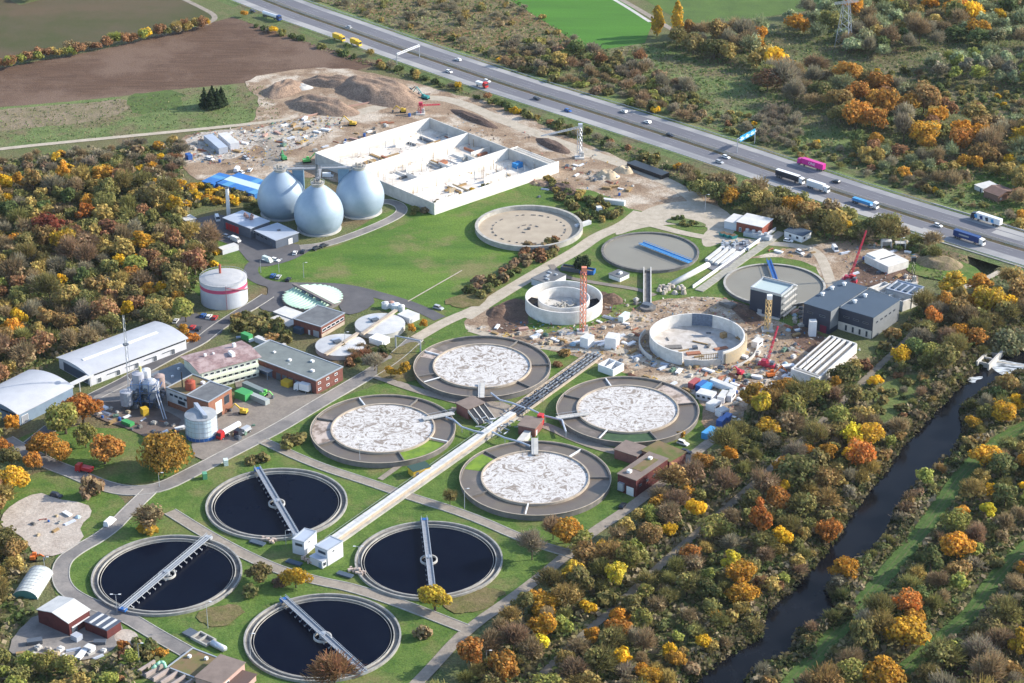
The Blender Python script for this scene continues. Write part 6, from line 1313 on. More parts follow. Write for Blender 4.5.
# bottom left
scatter([(-40, 545), (8, 545), (22, 565), (10, 585), (10, 620), (-40, 640)], 22, FOREST, .75, 1.05, 8, 6)
scatter([(-30, 640), (5, 640), (10, 660), (60, 664), (110, 662), (138, 650), (152, 650), (155, 668), (130, 690), (130, 720), (-30, 720)], 34, [(2, RND, ['lime', 'olive', 'ochre']), (1, BSH, ['rust', 'orange', 'green', 'olive'])], .5, .8, 6.5, 7, 0)
scatter([(118, 648), (140, 640), (160, 642), (160, 660), (130, 668)], 20, [(1, BSH, ['green', 'rust', 'olive', 'orange'])], 1.0, 1.5, 3, 8, .5)
# by the works
for pl, n, kd, s0, s1, d, sd_ in [
    ([(185, 225), (200, 235), (222, 245), (218, 262), (196, 285), (186, 270), (200, 250)], 24, [(1, BSH, ['green', 'olive', 'brown', 'gold'])], 1.0, 1.7, 3.6, 9),
    ([(226, 320), (262, 318), (288, 330), (292, 345), (268, 342), (240, 332)], 22, [(1, BSH, ['olive', 'green', 'ochre'])], 1.0, 1.7, 3.6, 10),
    ([(340, 350), (372, 350), (392, 352), (390, 362), (350, 366)], 24, [(1, BSH + TWG, ['green', 'brown', 'rust'])], .9, 1.4, 3.0, 11),
    ([(465, 290), (505, 272), (520, 262), (528, 266), (512, 278), (480, 300)], 26, [(1, BSH, ['brown', 'olive', 'rust', 'green'])], .9, 1.5, 3.2, 12),
    ([(524, 250), (556, 240), (558, 252), (545, 262), (520, 268)], 18, [(1, BSH, ['rust', 'olive', 'brown'])], 1.0, 1.6, 3.2, 13),
    ([(545, 180), (590, 196), (622, 214), (610, 222), (585, 222), (560, 200)], 34, [(1, BSH, ['olive', 'green', 'ochre'])], 1.0, 1.7, 3.6, 14),
    ([(400, 212), (430, 206), (470, 190), (500, 184), (502, 187), (472, 195), (436, 212), (408, 217)], 18, [(1, BSH, ['gold', 'olive', 'brown'])], .7, 1.2, 3, 15),
    ([(225, 196), (262, 204), (256, 214), (236, 206)], 8, [(1, BSH, ['green', 'olive'])], .8, 1.2, 3, 16),
    ([(664, 221), (682, 218), (700, 225), (690, 227)], 10, [(1, BSH, ['green', 'olive'])], .5, .8, 2, 17)]: scatter(pl, n, kd, s0, s1, d, sd_, .3)
# row between the fields, trees
row_a, row_b = G(-20, 73).xy, G(203, 28).xy
for k in range(46):
    p = row_a.lerp(row_b, (k + random.uniform(-.3, .3)) / 45.0); plant(p.x + random.uniform(-2, 2), p.y + random.uniform(-3, 3), random.choice(RND + LSE + THN), random.choice(['gold', 'rust', 'ochre', 'olive', 'brown', 'lime', 'rust']), random.uniform(.5, .85), 'row')
scatter([(-60, -14), (20, -10), (60, -16), (120, -22), (60, -8), (20, 4), (-60, 0)], 14, [(1, RND, ['green', 'dark'])], .8, 1.1, 7, 18)
# verge of the motorway, works side
scatter([(236, 20), (262, 27), (345, 54), (404, 70), (506, 106), (628, 146), (690, 170), (680, 178), (640, 162), (560, 134), (500, 107), (450, 90), (400, 74), (345, 56), (262, 32)], 190, [(3, BSH, ['green', 'green', 'olive']), (.8, BSH, ['gold', 'rust', 'ochre']), (.5, TWG, ['grey'])], .9, 1.6, 3.4, 19, .2)
for (x, y, c_) in [(273, 33, 'gold'), (370, 56, 'ochre'), (348, 50, 'green'), (416, 77, 'ochre'), (458, 90, 'gold'), (498, 106, 'green'), (244, 17, 'oakc'), (487, 100, 'rust')]: at_px(x, y, random.choice(RND), c_, .5)
scatter([(690, 170), (760, 195), (874, 228), (925, 244), (958, 268), (925, 258), (880, 246), (845, 244), (800, 236), (745, 215), (700, 196), (680, 180)], 150, [(2, BSH, ['green', 'olive', 'ochre']), (1.5, THN, ['olive', 'brown']), (.5, TWG, ['brown'])], .6, 1.3, 4, 20, .5)
# beyond the motorway
FAR = [(4, RND + LSE, ['ochre', 'ochre', 'oakc', 'olive']), (1.2, RND, ['orange', 'rust', 'green', 'rust', 'gold']), (2, BAR, ['grey', 'brown']), (1.5, THN, ['brown', 'silver'])]
scatter([(668, 46), (700, 38), (760, 34), (775, 70), (805, 74), (850, 84), (915, 104), (968, 124), (1040, 132), (1040, 168), (985, 166), (940, 156), (895, 142), (840, 126), (800, 108), (765, 92), (740, 66), (690, 60)], 130, FAR, 1.0, 1.65, 7.0, 21)
scatter([(770, 26), (815, 14), (850, -14), (1060, -20), (1060, 60), (1000, 50), (950, 46), (905, 56), (870, 62), (850, 52), (800, 36)], 130, [(2, RND + LSE, ['ochre', 'olive', 'silver', 'gold']), (.7, RND, ['orange', 'green']), (1, BAR, ['grey', 'brown']), (2, THN, ['silver', 'brown'])], .9, 1.5, 8, 23)
scatter([(920, 66), (1000, 62), (1060, 66), (1060, 90), (1000, 88), (940, 82)], 40, [(1, OVL + THN, ['silver', 'silver', 'lime', 'grey'])], .9, 1.2, 7.5, 24)
scatter([(860, 66), (1040, 90), (1040, 118), (960, 112), (900, 98), (850, 80)], 70, SCRUB, .9, 1.5, 4, 25)
scatter([(505, 40), (560, 46), (620, 58), (690, 84), (705, 126), (640, 112), (560, 88), (505, 68)], 110, [(3, BSH, ['olive', 'green', 'lime', 'brown', 'olive']), (2, TWG, ['grey', 'grey', 'brown'])], 1.1, 2.3, 4, 26)
for (x, y, c_, s, sh) in [(545, 62, 'lime', .5, 'round0'), (560, 68, 'ochre', 1.1, 'round1'), (575, 56, 'green', 1.0, 'round2'), (655, 114, 'gold', .55, 'round3'), (600, 66, 'rust', .9, 'thin0'), (640, 64, 'rust', .9, 'thin1'), (662, 90, 'grey', .9, 'bare0'), (685, 92, 'grey', .9, 'bare2')]: at_px(x, y, sh, c_, s)
scatter([(300, -6), (500, -10), (560, 30), (585, 48), (510, 64), (430, 40), (360, 16)], 80, [(1, BSH, ['ochre', 'olive', 'brown']), (1, TWG, ['grey'])], .8, 1.5, 4, 27)
scatter([(286, -4), (330, 6), (400, 30), (510, 66), (620, 98), (760, 142), (850, 168), (960, 206), (1030, 224), (1030, 216), (960, 198), (850, 160), (760, 132), (620, 90), (510, 58), (400, 24), (330, 0)], 70, SCRUB, .8, 1.5, 3.6, 28, .2)
scatter([(770, 110), (800, 120), (800, 150), (765, 145), (745, 130)], 26, [(1, TWG, ['grey'])], 1.2, 2, 4, 29)
scatter([(850, 145), (940, 165), (965, 175), (968, 195), (930, 190), (870, 170)], 34, FAR, .6, 1.0, 8, 30)
scatter([(940, 150), (1040, 150), (1040, 230), (1015, 226), (1008, 205), (1012, 182), (985, 172), (960, 172)], 24, FAR, .7, 1.1, 8, 31)
scatter([(700, 100), (760, 118), (900, 168), (1000, 215), (900, 190), (760, 145), (690, 120)], 60, SCRUB, .7, 1.3, 5, 32)
# the wood between the works and the river
WOOD = [(700, 462), (742, 436), (748, 408), (792, 398), (838, 388), (866, 364), (874, 352), (905, 326), (922, 300), (940, 296), (1040, 290), (1040, 325), (1018, 330), (995, 342), (980, 350), (962, 378), (940, 384), (915, 372), (885, 378), (868, 398), (878, 430), (905, 433), (895, 448), (880, 466), (855, 495), (845, 512), (836, 526), (812, 552), (785, 585), (762, 605), (752, 632), (735, 645), (708, 664), (684, 690), (660, 760), (395, 760), (450, 700), (478, 652), (522, 616), (566, 582), (600, 552), (630, 530), (652, 508), (668, 492)]
scatter([(940, 300), (1040, 286), (1040, 324), (1000, 340), (975, 360), (958, 376), (925, 372), (905, 350), (912, 322)], 65, FOREST_E, .9, 1.35, 7.5, 33)
scatter([(700, 462), (742, 436), (748, 408), (792, 398), (838, 388), (866, 364), (905, 326), (925, 372), (885, 378), (868, 398), (878, 430), (905, 433), (880, 466), (845, 512), (812, 552), (770, 560), (735, 540), (700, 560), (652, 508)], 270, FOREST_E, .5, 1.35, 7.0, 34, 4.2)
scatter([(652, 508), (700, 560), (690, 600), (640, 640), (600, 690), (580, 760), (395, 760), (450, 700), (478, 652), (522, 616), (566, 582), (600, 552)], 210, FOREST_E, .5, 1.3, 7.0, 35, 4.2)
scatter([(735, 540), (812, 552), (785, 585), (762, 605), (752, 632), (708, 664), (684, 690), (660, 760), (580, 760), (600, 690), (690, 600), (700, 560)], 34, FOREST_E, .5, .9, 9, 36, 4)
scatter([(872, 398), (888, 380), (915, 374), (932, 384), (925, 405), (900, 432), (882, 428)], 16, SCRUB, .8, 1.5, 5, 41)
scatter(WOOD, 170, SCRUB, 1.0, 2.0, 3.4, 37)
# the east bank
EAST = [(1050, 384), (1010, 388), (990, 396), (978, 410), (976, 430), (962, 456), (932, 476), (908, 500), (892, 530), (862, 564), (842, 590), (846, 606), (826, 632), (804, 650), (766, 690), (740, 760), (1060, 760), (1060, 384)]
scatter(EAST, 210, FOREST_E, .55, 1.3, 7.5, 38, 4.2)
scatter(EAST, 110, SCRUB, 1.0, 1.9, 3.6, 39)

for RV, sg, sd_ in ((RIV_R, 1, 5), (RIV_L, -1, 6)):
    rb = random.Random(sd_); RP_ = resample([G(*p).xy for p in (RV if sg > 0 else RV)], 5.5)
    for p in RP_:
        if rb.random() < (.5 if sg > 0 else .6):
            big = rb.random() < (.4 if sg < 0 or p.y < 640 else .12)
            for dd in ((4.5, 6.5, 8) if sg > 0 else (3.0, 4.5, 6.5)):
                q = p + Vector((dd * .72, -dd * .69)) * sg
                if not inside(np.array([q.x]), np.array([q.y]), river_poly)[0] and pdist(np.array([q.x]), np.array([q.y]), river_poly)[0] > 1.2: break
            if big: plant(q.x, q.y, rb.choice(THN + LSE + BAR), rb.choice(['olive', 'brown', 'ochre', 'grey', 'lime']), rb.uniform(.5, .85))
            else: plant(q.x, q.y, rb.choice(BSH + TWG), rb.choice(['olive', 'green', 'brown', 'ochre']), rb.uniform(.9, 1.6))
PLANTS = [p for p in PLANTS if p['label'] or not inside(np.array([p['x']]), np.array([p['y']]), [G(*q).xy for q in [(986, 350), (1045, 352), (1045, 392), (1000, 394), (978, 392), (972, 380)]])[0]]
# ---- build: the largest in the picture singly, the remainder as one mass
def app_size(p): 
    d = math.sqrt(p['x'] ** 2 + p['y'] ** 2 + CAMH ** 2); k = 4.6
    if 'bush' in p['shape'] or 'twig' in p['shape']: k = 2.4
    if 'oak' in p['shape'] or 'willow' in p['shape']: k = 8
    return k * p['s'] / d
def in_view(p):
    v = (p['x'], p['y'] * _cp + CAMH * _sp, 0); depth = p['y'] * _cp + CAMH * _sp; yy = p['y'] * _sp - CAMH * _cp
    px = 512 + FPX * p['x'] / depth; py = 341.5 - FPX * yy / depth; p['px'], p['py'] = px, py
    return -12 < px < 1036 and -5 < py < 705
LM = [(50, 240, 'in the left wood near the brick-red tree'), (20, 200, 'at the top of the left wood'), (120, 200, 'in the left wood below the gravel track'), (100, 280, 'in the middle of the left wood'), (20, 300, 'at the left edge of the left wood'), (50, 350, 'behind the barrel-roofed warehouse'), (120, 320, 'behind the long warehouse'), (180, 270, 'beside the retaining wall'), (180, 320, 'left of the banded gas tank'), (150, 165, 'beside the blue site cabins'), (60, 165, 'under the gravel track at left'),
      (10, 460, 'at the left edge by the works road'), (5, 580, 'beside the polytunnel'), (60, 675, 'behind the red sheds'), (140, 655, 'in front of the pale screen channels'), (260, 330, 'near the covered pits'), (365, 357, 'beside the white covered tanks'), (490, 285, 'on the bank below the sandy tank'), (540, 255, 'between the two rear tanks'), (580, 205, 'on the mound right of the sandy tank'), (450, 200, 'along the white basin wall'), (680, 223, 'on the gravel junction island'),
      (30, 65, 'in the field row, left end'), (100, 48, 'in the field row, middle'), (180, 32, 'in the field row, right end'), (300, 40, 'on the motorway bank by the brown field'), (420, 80, 'on the motorway bank by the spoil heaps'), (560, 130, 'on the motorway bank by the grey crane'), (660, 170, 'on the motorway bank by the black roof'), (740, 205, 'behind the screen house'), (800, 225, 'behind the white hut'), (880, 240, 'below the blue flatbed truck'), (940, 262, 'above the round grass mound'),
      (380, 15, 'on the straw meadow beyond the motorway'), (470, 50, 'by the sign gantry beyond the motorway'), (570, 70, 'in the scrub below the green field'), (650, 90, 'in the scrub beyond the motorway'), (660, 50, 'near the yellow poplars'), (740, 50, 'in the belt right of the poplars'), (800, 80, 'in the belt below the pylon'), (850, 30, 'around the pylon'), (860, 110, 'in the tree belt right of the pylon'), (930, 140, 'in the tree belt above the pink truck'), (1000, 150, 'in the tree belt at the right edge'), (920, 20, 'at the top edge right of the pylon'), (1000, 30, 'in the top right corner'), (980, 85, 'in the silvery stand at the right'), (900, 80, 'in the pink scrub meadow'), (790, 125, 'on the meadow above the pink truck'), (900, 170, 'beside the far carriageway'), (990, 185, 'around the small brown house'), (700, 115, 'at the foot of the blue road sign'),
      (960, 320, 'below the motorway bridge'), (1010, 320, 'near the huge silvery willow'), (930, 355, 'left of the weir'), (870, 375, 'at the end of the white channels'), (800, 410, 'in front of the white channels'), (750, 430, 'beside the container offices'), (700, 480, 'behind the L-shaped brick building'), (760, 490, 'left of the forest track'), (840, 430, 'right of the forest track'), (880, 400, 'around the riverside meadow'), (840, 500, 'on the west bank by the river bend'), (790, 550, 'on the west bank, middle reach'), (700, 530, 'where the track leaves the gravel road'), (640, 560, 'left of the track, middle'), (590, 590, 'below the brilliant orange tree'), (540, 620, 'beside the lower gravel road'), (490, 670, 'at the gravel road junction'), (560, 660, 'left of the track at the bottom'), (620, 660, 'right of the track at the bottom'), (680, 620, 'in the scrub clearing'), (740, 600, 'in the clearing by the river'), (690, 665, 'on the west bank at the bottom'),
      (1000, 400, 'east bank below the weir'), (960, 450, 'east bank at the river bend'), (1000, 480, 'right edge east of the river'), (920, 510, 'between river and upper grass track'), (990, 540, 'between the two grass tracks, right'), (940, 590, 'between the two grass tracks, middle'), (880, 640, 'between the two grass tracks, bottom'), (860, 580, 'east bank, middle reach'), (800, 650, 'east bank at the bottom'), (1000, 620, 'below the lower grass track'), (980, 670, 'in the bottom right corner')]
SIZEW = lambda s, k: ('small ' if s < .8 else 'tall ' if s > 1.12 else '')
vis = [p for p in PLANTS if in_view(p)]
for p in vis:
    sh = ''.join(c for c in p['shape'] if not c.isdigit())
    p['kind'] = {'bare': 'leafless_tree', 'thin': 'half_bare_tree', 'bush': 'bush', 'twig': 'leafless_bush', 'poplar': 'poplar', 'conifer': 'conifer', 'willow': 'willow', 'oak': 'oak_tree'}.get(sh, 'leafy_tree')
    p['big'] = {'leafless_tree': 'tree', 'half_bare_tree': 'tree', 'leafy_tree': 'tree', 'oak_tree': 'tree', 'poplar': 'tree', 'conifer': 'tree', 'willow': 'tree'}.get(p['kind'], 'bush')
    p['a'] = app_size(p) * (10 if p['label'] else 1)
single, mass = [], []
for bg_ in ('tree', 'bush'):
    l = sorted([p for p in vis if p['big'] == bg_], key=lambda p: -p['a']); single += l[:300]; mass += l[300:]
outside = [p for p in PLANTS if 'kind' not in p]
ORD = ['leftmost'] + [w_ + ' from left' for w_ in 'second third fourth fifth sixth seventh eighth ninth tenth eleventh twelfth thirteenth fourteenth fifteenth sixteenth seventeenth eighteenth nineteenth twentieth'.split()]
WORDK = {'leafless_tree': 'leafless tree', 'half_bare_tree': 'half-bare tree', 'leafy_tree': 'leafy tree', 'bush': 'bush', 'leafless_bush': 'leafless bush', 'oak_tree': 'broad tree', 'poplar': 'poplar', 'conifer': 'conifer', 'willow': 'willow'}
lab_g = {}
for p in single:
    if not p['label']:
        lm = min(LM, key=lambda q: (q[0] - p['px']) ** 2 + ((q[1] - p['py']) * 1.6) ** 2)[2]; p['grp'] = '%ss %s' % ('bushe' if p['big'] == 'bush' else 'tree', lm)
        key = '%s%s %s %s' % (SIZEW(p['s'], 0) if p['big'] == 'tree' else '', COLS[p['col']][1], WORDK[p['kind']], lm); lab_g.setdefault(key, []).append(p)
for k, l in lab_g.items():
    l.sort(key=lambda p: p['px'])
    for i, p in enumerate(l):
        p['label'] = k if len(l) == 1 else k + ', ' + (('rightmost' if i == len(l) - 1 else ORD[min(i, 19)]) if len(l) != 2 else ['left one', 'right one'][i])
for p in single:
    z = float(ground_h(np.array([p['x']]), np.array([p['y']]))[0]); s = p['s']
    o = bpy.data.objects.new(p['kind'], None); col.objects.link(o); o.location = (p['x'], p['y'], z); o.rotation_euler = (0, 0, random.uniform(0, 6.28)); o.scale = (s * random.uniform(.82, 1.22), s * random.uniform(.82, 1.22), s * p['hs']); o.empty_display_size = 1
    tag(o, p['label'], p['big'], p.get('grp', 'trees picked out singly' if 0 else None))
    c = bpy.data.objects.new('crown', get_crown(p['shape'], p['col'])); col.objects.link(c); c.parent = o
    if p['big'] == 'tree': t = bpy.data.objects.new('trunk', get_trunk(p['shape'])); col.objects.link(t); t.parent = o
def mass_object(name, plist, every=2, boost=1.4):
    Ps, Cs = [], []
    for p in plist:
        P, lt = r0[p['shape']]; r = np.random.default_rng(int(abs(p['x'] * 13 + p['y'] * 7)) % 99999); e = r.integers(0, every); P = P[e::every]; lt = lt[e::every]
        cen = P.mean(1, keepdims=True); P = cen + (P - cen) * boost; a = r.uniform(0, 6.28); ca, sa = math.cos(a), math.sin(a)
        X = P[..., 0] * ca - P[..., 1] * sa; Y = P[..., 0] * sa + P[..., 1] * ca; s = p['s']; z = float(ground_h(np.array([p['x']]), np.array([p['y']]))[0])
        Ps.append(np.stack([X * s + p['x'], Y * s + p['y'], P[..., 2] * s * p['hs'] + z], -1)); cc = np.array(COLS[p['col']][0]) * r.uniform(.75, 1.2); Cs.append(np.clip(cc[None] * lt[:, None] * r.uniform(.94, 1.06, (len(lt), 3)), 0, .9))
    if not Ps: return
    o = bpy.data.objects.new(name, quads_mesh(name, np.concatenate(Ps), np.concatenate(Cs), leaf_m)); col.objects.link(o); return o
o = mass_object('woodland', [p for p in mass if p['big'] == 'tree'] + [p for p in outside if 'bush' not in p['shape'] and 'twig' not in p['shape']]); tag(o, 'mass of smaller and farther autumn trees filling the woods', 'woodland', kind='stuff')
o = mass_object('scrub', [p for p in mass if p['big'] == 'bush'] + [p for p in outside if 'bush' in p['shape'] or 'twig' in p['shape']], 1, 1.0); tag(o, 'mass of small bushes along the motorway banks and in the meadows', 'scrub', kind='stuff')
print('PLANTS', len(PLANTS), len(vis), len(single), len(mass), 'trees', sum(p['big'] == 'tree' for p in vis))

# ---- undergrowth
def undergrowth(name, label, polys, dens, palette, size, seed, hmax=.9, lone=1.0):
    r = np.random.default_rng(seed); Ps, Cs = [], []
    for pl in polys:
        P = [G(*p).xy for p in pl]; x0, x1 = min(p.x for p in P), max(p.x for p in P); y0, y1 = min(p.y for p in P), max(p.y for p in P); n = int((x1 - x0) * (y1 - y0) * dens)
        X, Y = r.uniform(x0, x1, n), r.uniform(y0, y1, n); k = inside(X, Y, P) & ~inside(X, Y, river_poly) & (pdist(X, Y, river_poly) > 1.0)
        for (RP, hw) in ROADS:
            if k.sum(): k &= pdist(X, Y, RP, False) > hw * .95
        k &= pdist(X, Y, MP[::4], False) > 19
        X, Y = X[k], Y[k]; n = len(X)
        if n == 0: continue
        Z = ground_h(X, Y); cl = np.sin(X * .21 + np.cos(Y * .13) * 2) * np.sin(Y * .17 + np.sin(X * .11) * 2) + .6 * np.sin(X * .61) * np.sin(Y * .53 + X * .2)
        hh = hmax * np.clip(.4 + .6 * cl, .06, 1.3) ** 1.3; C = np.stack([X, Y, Z + .12 + r.random(n) * hh + .25], 1); nr = r.normal(size=(n, 3)) * .8 + np.array([0, 0, .7]); Ps.append(rand_quads(C, nr, size, r))
        pi = (np.clip((cl + 1.2) / 2.4 + r.normal(size=n) * .22, 0, .999) * len(palette)).astype(int); Cs.append(np.array(palette)[pi] * r.uniform(.7, 1.3, (n, 1)))
    o = bpy.data.objects.new(name, quads_mesh(name, np.concatenate(Ps), np.clip(np.concatenate(Cs), 0, .9), leaf_m)); col.objects.link(o); tag(o, label, name.replace('_', ' '), kind='stuff')
    print(name, sum(len(p) for p in Ps))
LEFTW = [(-40, 165), (90, 152), (180, 145), (184, 180), (200, 205), (182, 216), (215, 250), (212, 262), (195, 288), (170, 322), (135, 322), (95, 347), (60, 360), (32, 378), (-40, 408)]
LOWL = [(-40, 520), (0, 522), (28, 545), (34, 560), (12, 590), (36, 612), (14, 634), (6, 660), (95, 664), (130, 650), (158, 645), (160, 662), (130, 690), (130, 720), (-40, 720)]
undergrowth('undergrowth', 'low olive and brown undergrowth between the trees of the woods', [WOOD, EAST, LEFTW, LOWL, RIV_L + [(x - 13, y - 12) for x, y in RIV_L[::-1]], RIV_R + [(x + 12, y + 12) for x, y in RIV_R[::-1]]], 1.0, [(.09, .135, .045), (.14, .175, .06), (.20, .20, .085), (.26, .225, .115), (.30, .25, .16)], 1.25, 5, 2.8)
def reeds():
    r = np.random.default_rng(21); Ps, Cs = [], []
    for RV, sg in ((RIV_R, 1), (RIV_L, -1)):
        A = np.array([[p.x, p.y] for p in resample([G(*p).xy for p in RV], 1.0)]); n = len(A) * 26; i = r.integers(0, len(A), n); q = A[i] + r.normal(size=(n, 2)) * .8; off = r.uniform(-1.5, 8, n)[:, None]; q = q + np.array([.72, -.69]) * sg * off
        X, Y = q[:, 0], q[:, 1]; k = (~inside(X, Y, river_poly)) | (pdist(X, Y, river_poly) < 1.2); X, Y = X[k], Y[k]; n = len(X); cl = .5 + .5 * np.sin(X * .35 + np.sin(Y * .2)) * np.sin(Y * .4); Z = np.maximum(ground_h(X, Y), -2.7)
        Ps.append(rand_quads(np.stack([X, Y, Z + .2 + r.random(n) * (.6 + 1.8 * cl)], 1), r.normal(size=(n, 3)) * .8 + np.array([0, 0, .5]), 1.0, r)); Cs.append(np.array([(.10, .12, .045), (.15, .15, .06), (.20, .17, .09), (.25, .20, .12)])[np.clip((cl * 4 + r.normal(size=n)).astype(int), 0, 3)] * r.uniform(.6, 1.2, (n, 1)))
    o = bpy.data.objects.new('reeds', quads_mesh('reeds', np.concatenate(Ps), np.concatenate(Cs), leaf_m)); col.objects.link(o); tag(o, 'reeds and low growth fringing both river banks', 'reeds', kind='stuff')
reeds()
undergrowth('rough_grass', 'rough tufted grass on the banks and meadows by the motorway', [[(286, -12), (500, -12), (545, 22), (600, 50), (650, 44), (700, 40), (770, 30), (820, 5), (1060, -15), (1060, 232), (960, 210), (850, 168), (760, 146), (628, 98), (510, 66), (400, 32)],
    [(236, 18), (345, 54), (506, 106), (628, 146), (690, 170), (880, 230), (1000, 268), (1030, 285), (940, 292), (905, 250), (840, 244), (740, 214), (690, 188), (640, 165), (560, 134), (500, 106), (440, 88), (330, 54)]], .4, [(.10, .16, .05), (.14, .195, .065), (.18, .215, .08), (.24, .23, .11), (.29, .25, .15)], .9, 6, .7)
undergrowth('meadow_tufts', 'short grass tufts in the meadow below the ploughed field', [[(-60, 118), (180, 92), (262, 84), (285, 120), (180, 130), (0, 148), (-60, 156)]], .25, [(.10, .15, .05), (.15, .18, .07), (.22, .19, .11)], .6, 8, .2)
undergrowth('lawn_tufts', 'longer grass tufts and fallen leaves on the lawns of the works', [[(60, 560), (140, 500), (250, 450), (330, 402), (420, 345), (470, 330), (520, 360), (560, 360), (620, 400), (700, 440), (690, 458), (630, 508), (560, 556), (465, 628), (400, 700), (260, 700), (150, 630), (80, 590)]], .0, [(.08, .15, .03)], .5, 7, .2) if False else None
# ------------------------------------------------------------------ vehicles
def paint(n, c): return pmat('paint_' + n, c, rough=.3)
PC = {'white': paint('white', (.78, .78, .78)), 'black': paint('black', (.015, .016, .02)), 'dark': paint('dark', (.03, .035, .05)), 'blue': paint('blue', (.03, .11, .36)), 'red': paint('red', (.48, .03, .03)), 'silver': paint('silver', (.42, .44, .47)), 'green': paint('green', (.12, .35, .20)), 'pink': paint('pink', (.62, .03, .28)), 'yellow': paint('yellow', (.72, .46, .04)), 'navy': paint('navy', (.015, .05, .19)), 'sky': paint('sky', (.06, .30, .60)), 'orange': orange_paint, 'pale': paint('pale', (.62, .72, .68))}
def heading(px, py, dx, dy): a, b = G(px, py), G(px + dx, py + dy); return math.atan2(b.y - a.y, b.x - a.x)
def wheels(o, xs_, w_, r=.34, tw=.25):
    for x in xs_:
        for s_ in (-1, 1):
            m = MB(); m.bar((x, s_ * (w_ / 2 - tw), r), (x, s_ * w_ / 2, r), r, 10); wl = m.build('wheel', rubber, o); m = MB(); m.bar((x, s_ * (w_ / 2 - .02), r), (x, s_ * (w_ / 2 + .02), r), r * .55, 8); m.build('rim', steel, wl)
def car(px, py, dx, dy, colr, label, kind='car', z=0.0, group=None):
    g = G(px, py, z); o = empty({'car': 'car', 'van': 'van', 'suv': 'car'}[kind], (g.x, g.y, z + .06), label, 'car' if kind != 'van' else 'van', group, heading(px, py, dx, dy)); L_, W_, H_ = {'car': (4.5, 1.85, 1.5), 'suv': (4.8, 1.95, 1.75), 'van': (5.6, 2.1, 2.3)}[kind]; c = PC[colr]
    hb = .9 if kind != 'van' else 1.15; x0, x1 = -L_ / 2, L_ / 2; y = W_ / 2
    m = MB(); pr = [(x0, .3), (x0 + .05, hb), (x0 + .5, hb + .06), (x1 - 1.1, hb + .02), (x1 - .12, hb - .2), (x1, .32)]
    n = len(pr); m.add([(a, -y, b) for a, b in pr] + [(a, y, b) for a, b in pr], [tuple(range(n)), tuple(range(2 * n - 1, n - 1, -1))] + [(i, i + n, (i + 1) % n + n, (i + 1) % n) for i in range(n)]); m.build('body', c, o)
    a0, a1, b0, b1 = (x0 + .12, x1 - 1.25, x0 + .5, x1 - 2.0) if kind != 'van' else (x0 + .04, x1 - .5, x0 + .1, x1 - 1.3); yb, yt = y - .06, y - .25
    MB().hexa([(a0, -yb, hb), (a1, -yb, hb), (a1, yb, hb), (a0, yb, hb)], [(b0, -yt, H_ - .06), (b1, -yt, H_ - .06), (b1, yt, H_ - .06), (b0, yt, H_ - .06)]).build('windows', glass_dark if kind != 'van' else c, o)
    MB().hexa([(b0 - .04, -yt - .03, H_ - .08), (b1 + .04, -yt - .03, H_ - .08), (b1 + .04, yt + .03, H_ - .08), (b0 - .04, yt + .03, H_ - .08)], [(b0, -yt, H_), (b1, -yt, H_), (b1, yt, H_), (b0, yt, H_)]).build('roof', c, o)
    if kind == 'van': MB().hexa([(b1 + .02, -yt, hb + .05), (a1 + .03, -yb, hb + .03), (a1 + .03, yb, hb + .03), (b1 + .02, yt, hb + .05)], [(b1 + .02, -yt, H_ - .1), (b1 + .1, -yt, H_ - .1), (b1 + .1, yt, H_ - .1), (b1 + .02, yt, H_ - .1)]).build('windscreen', glass_dark, o)
    wheels(o, (x0 + .85, x1 - .85), W_); return o
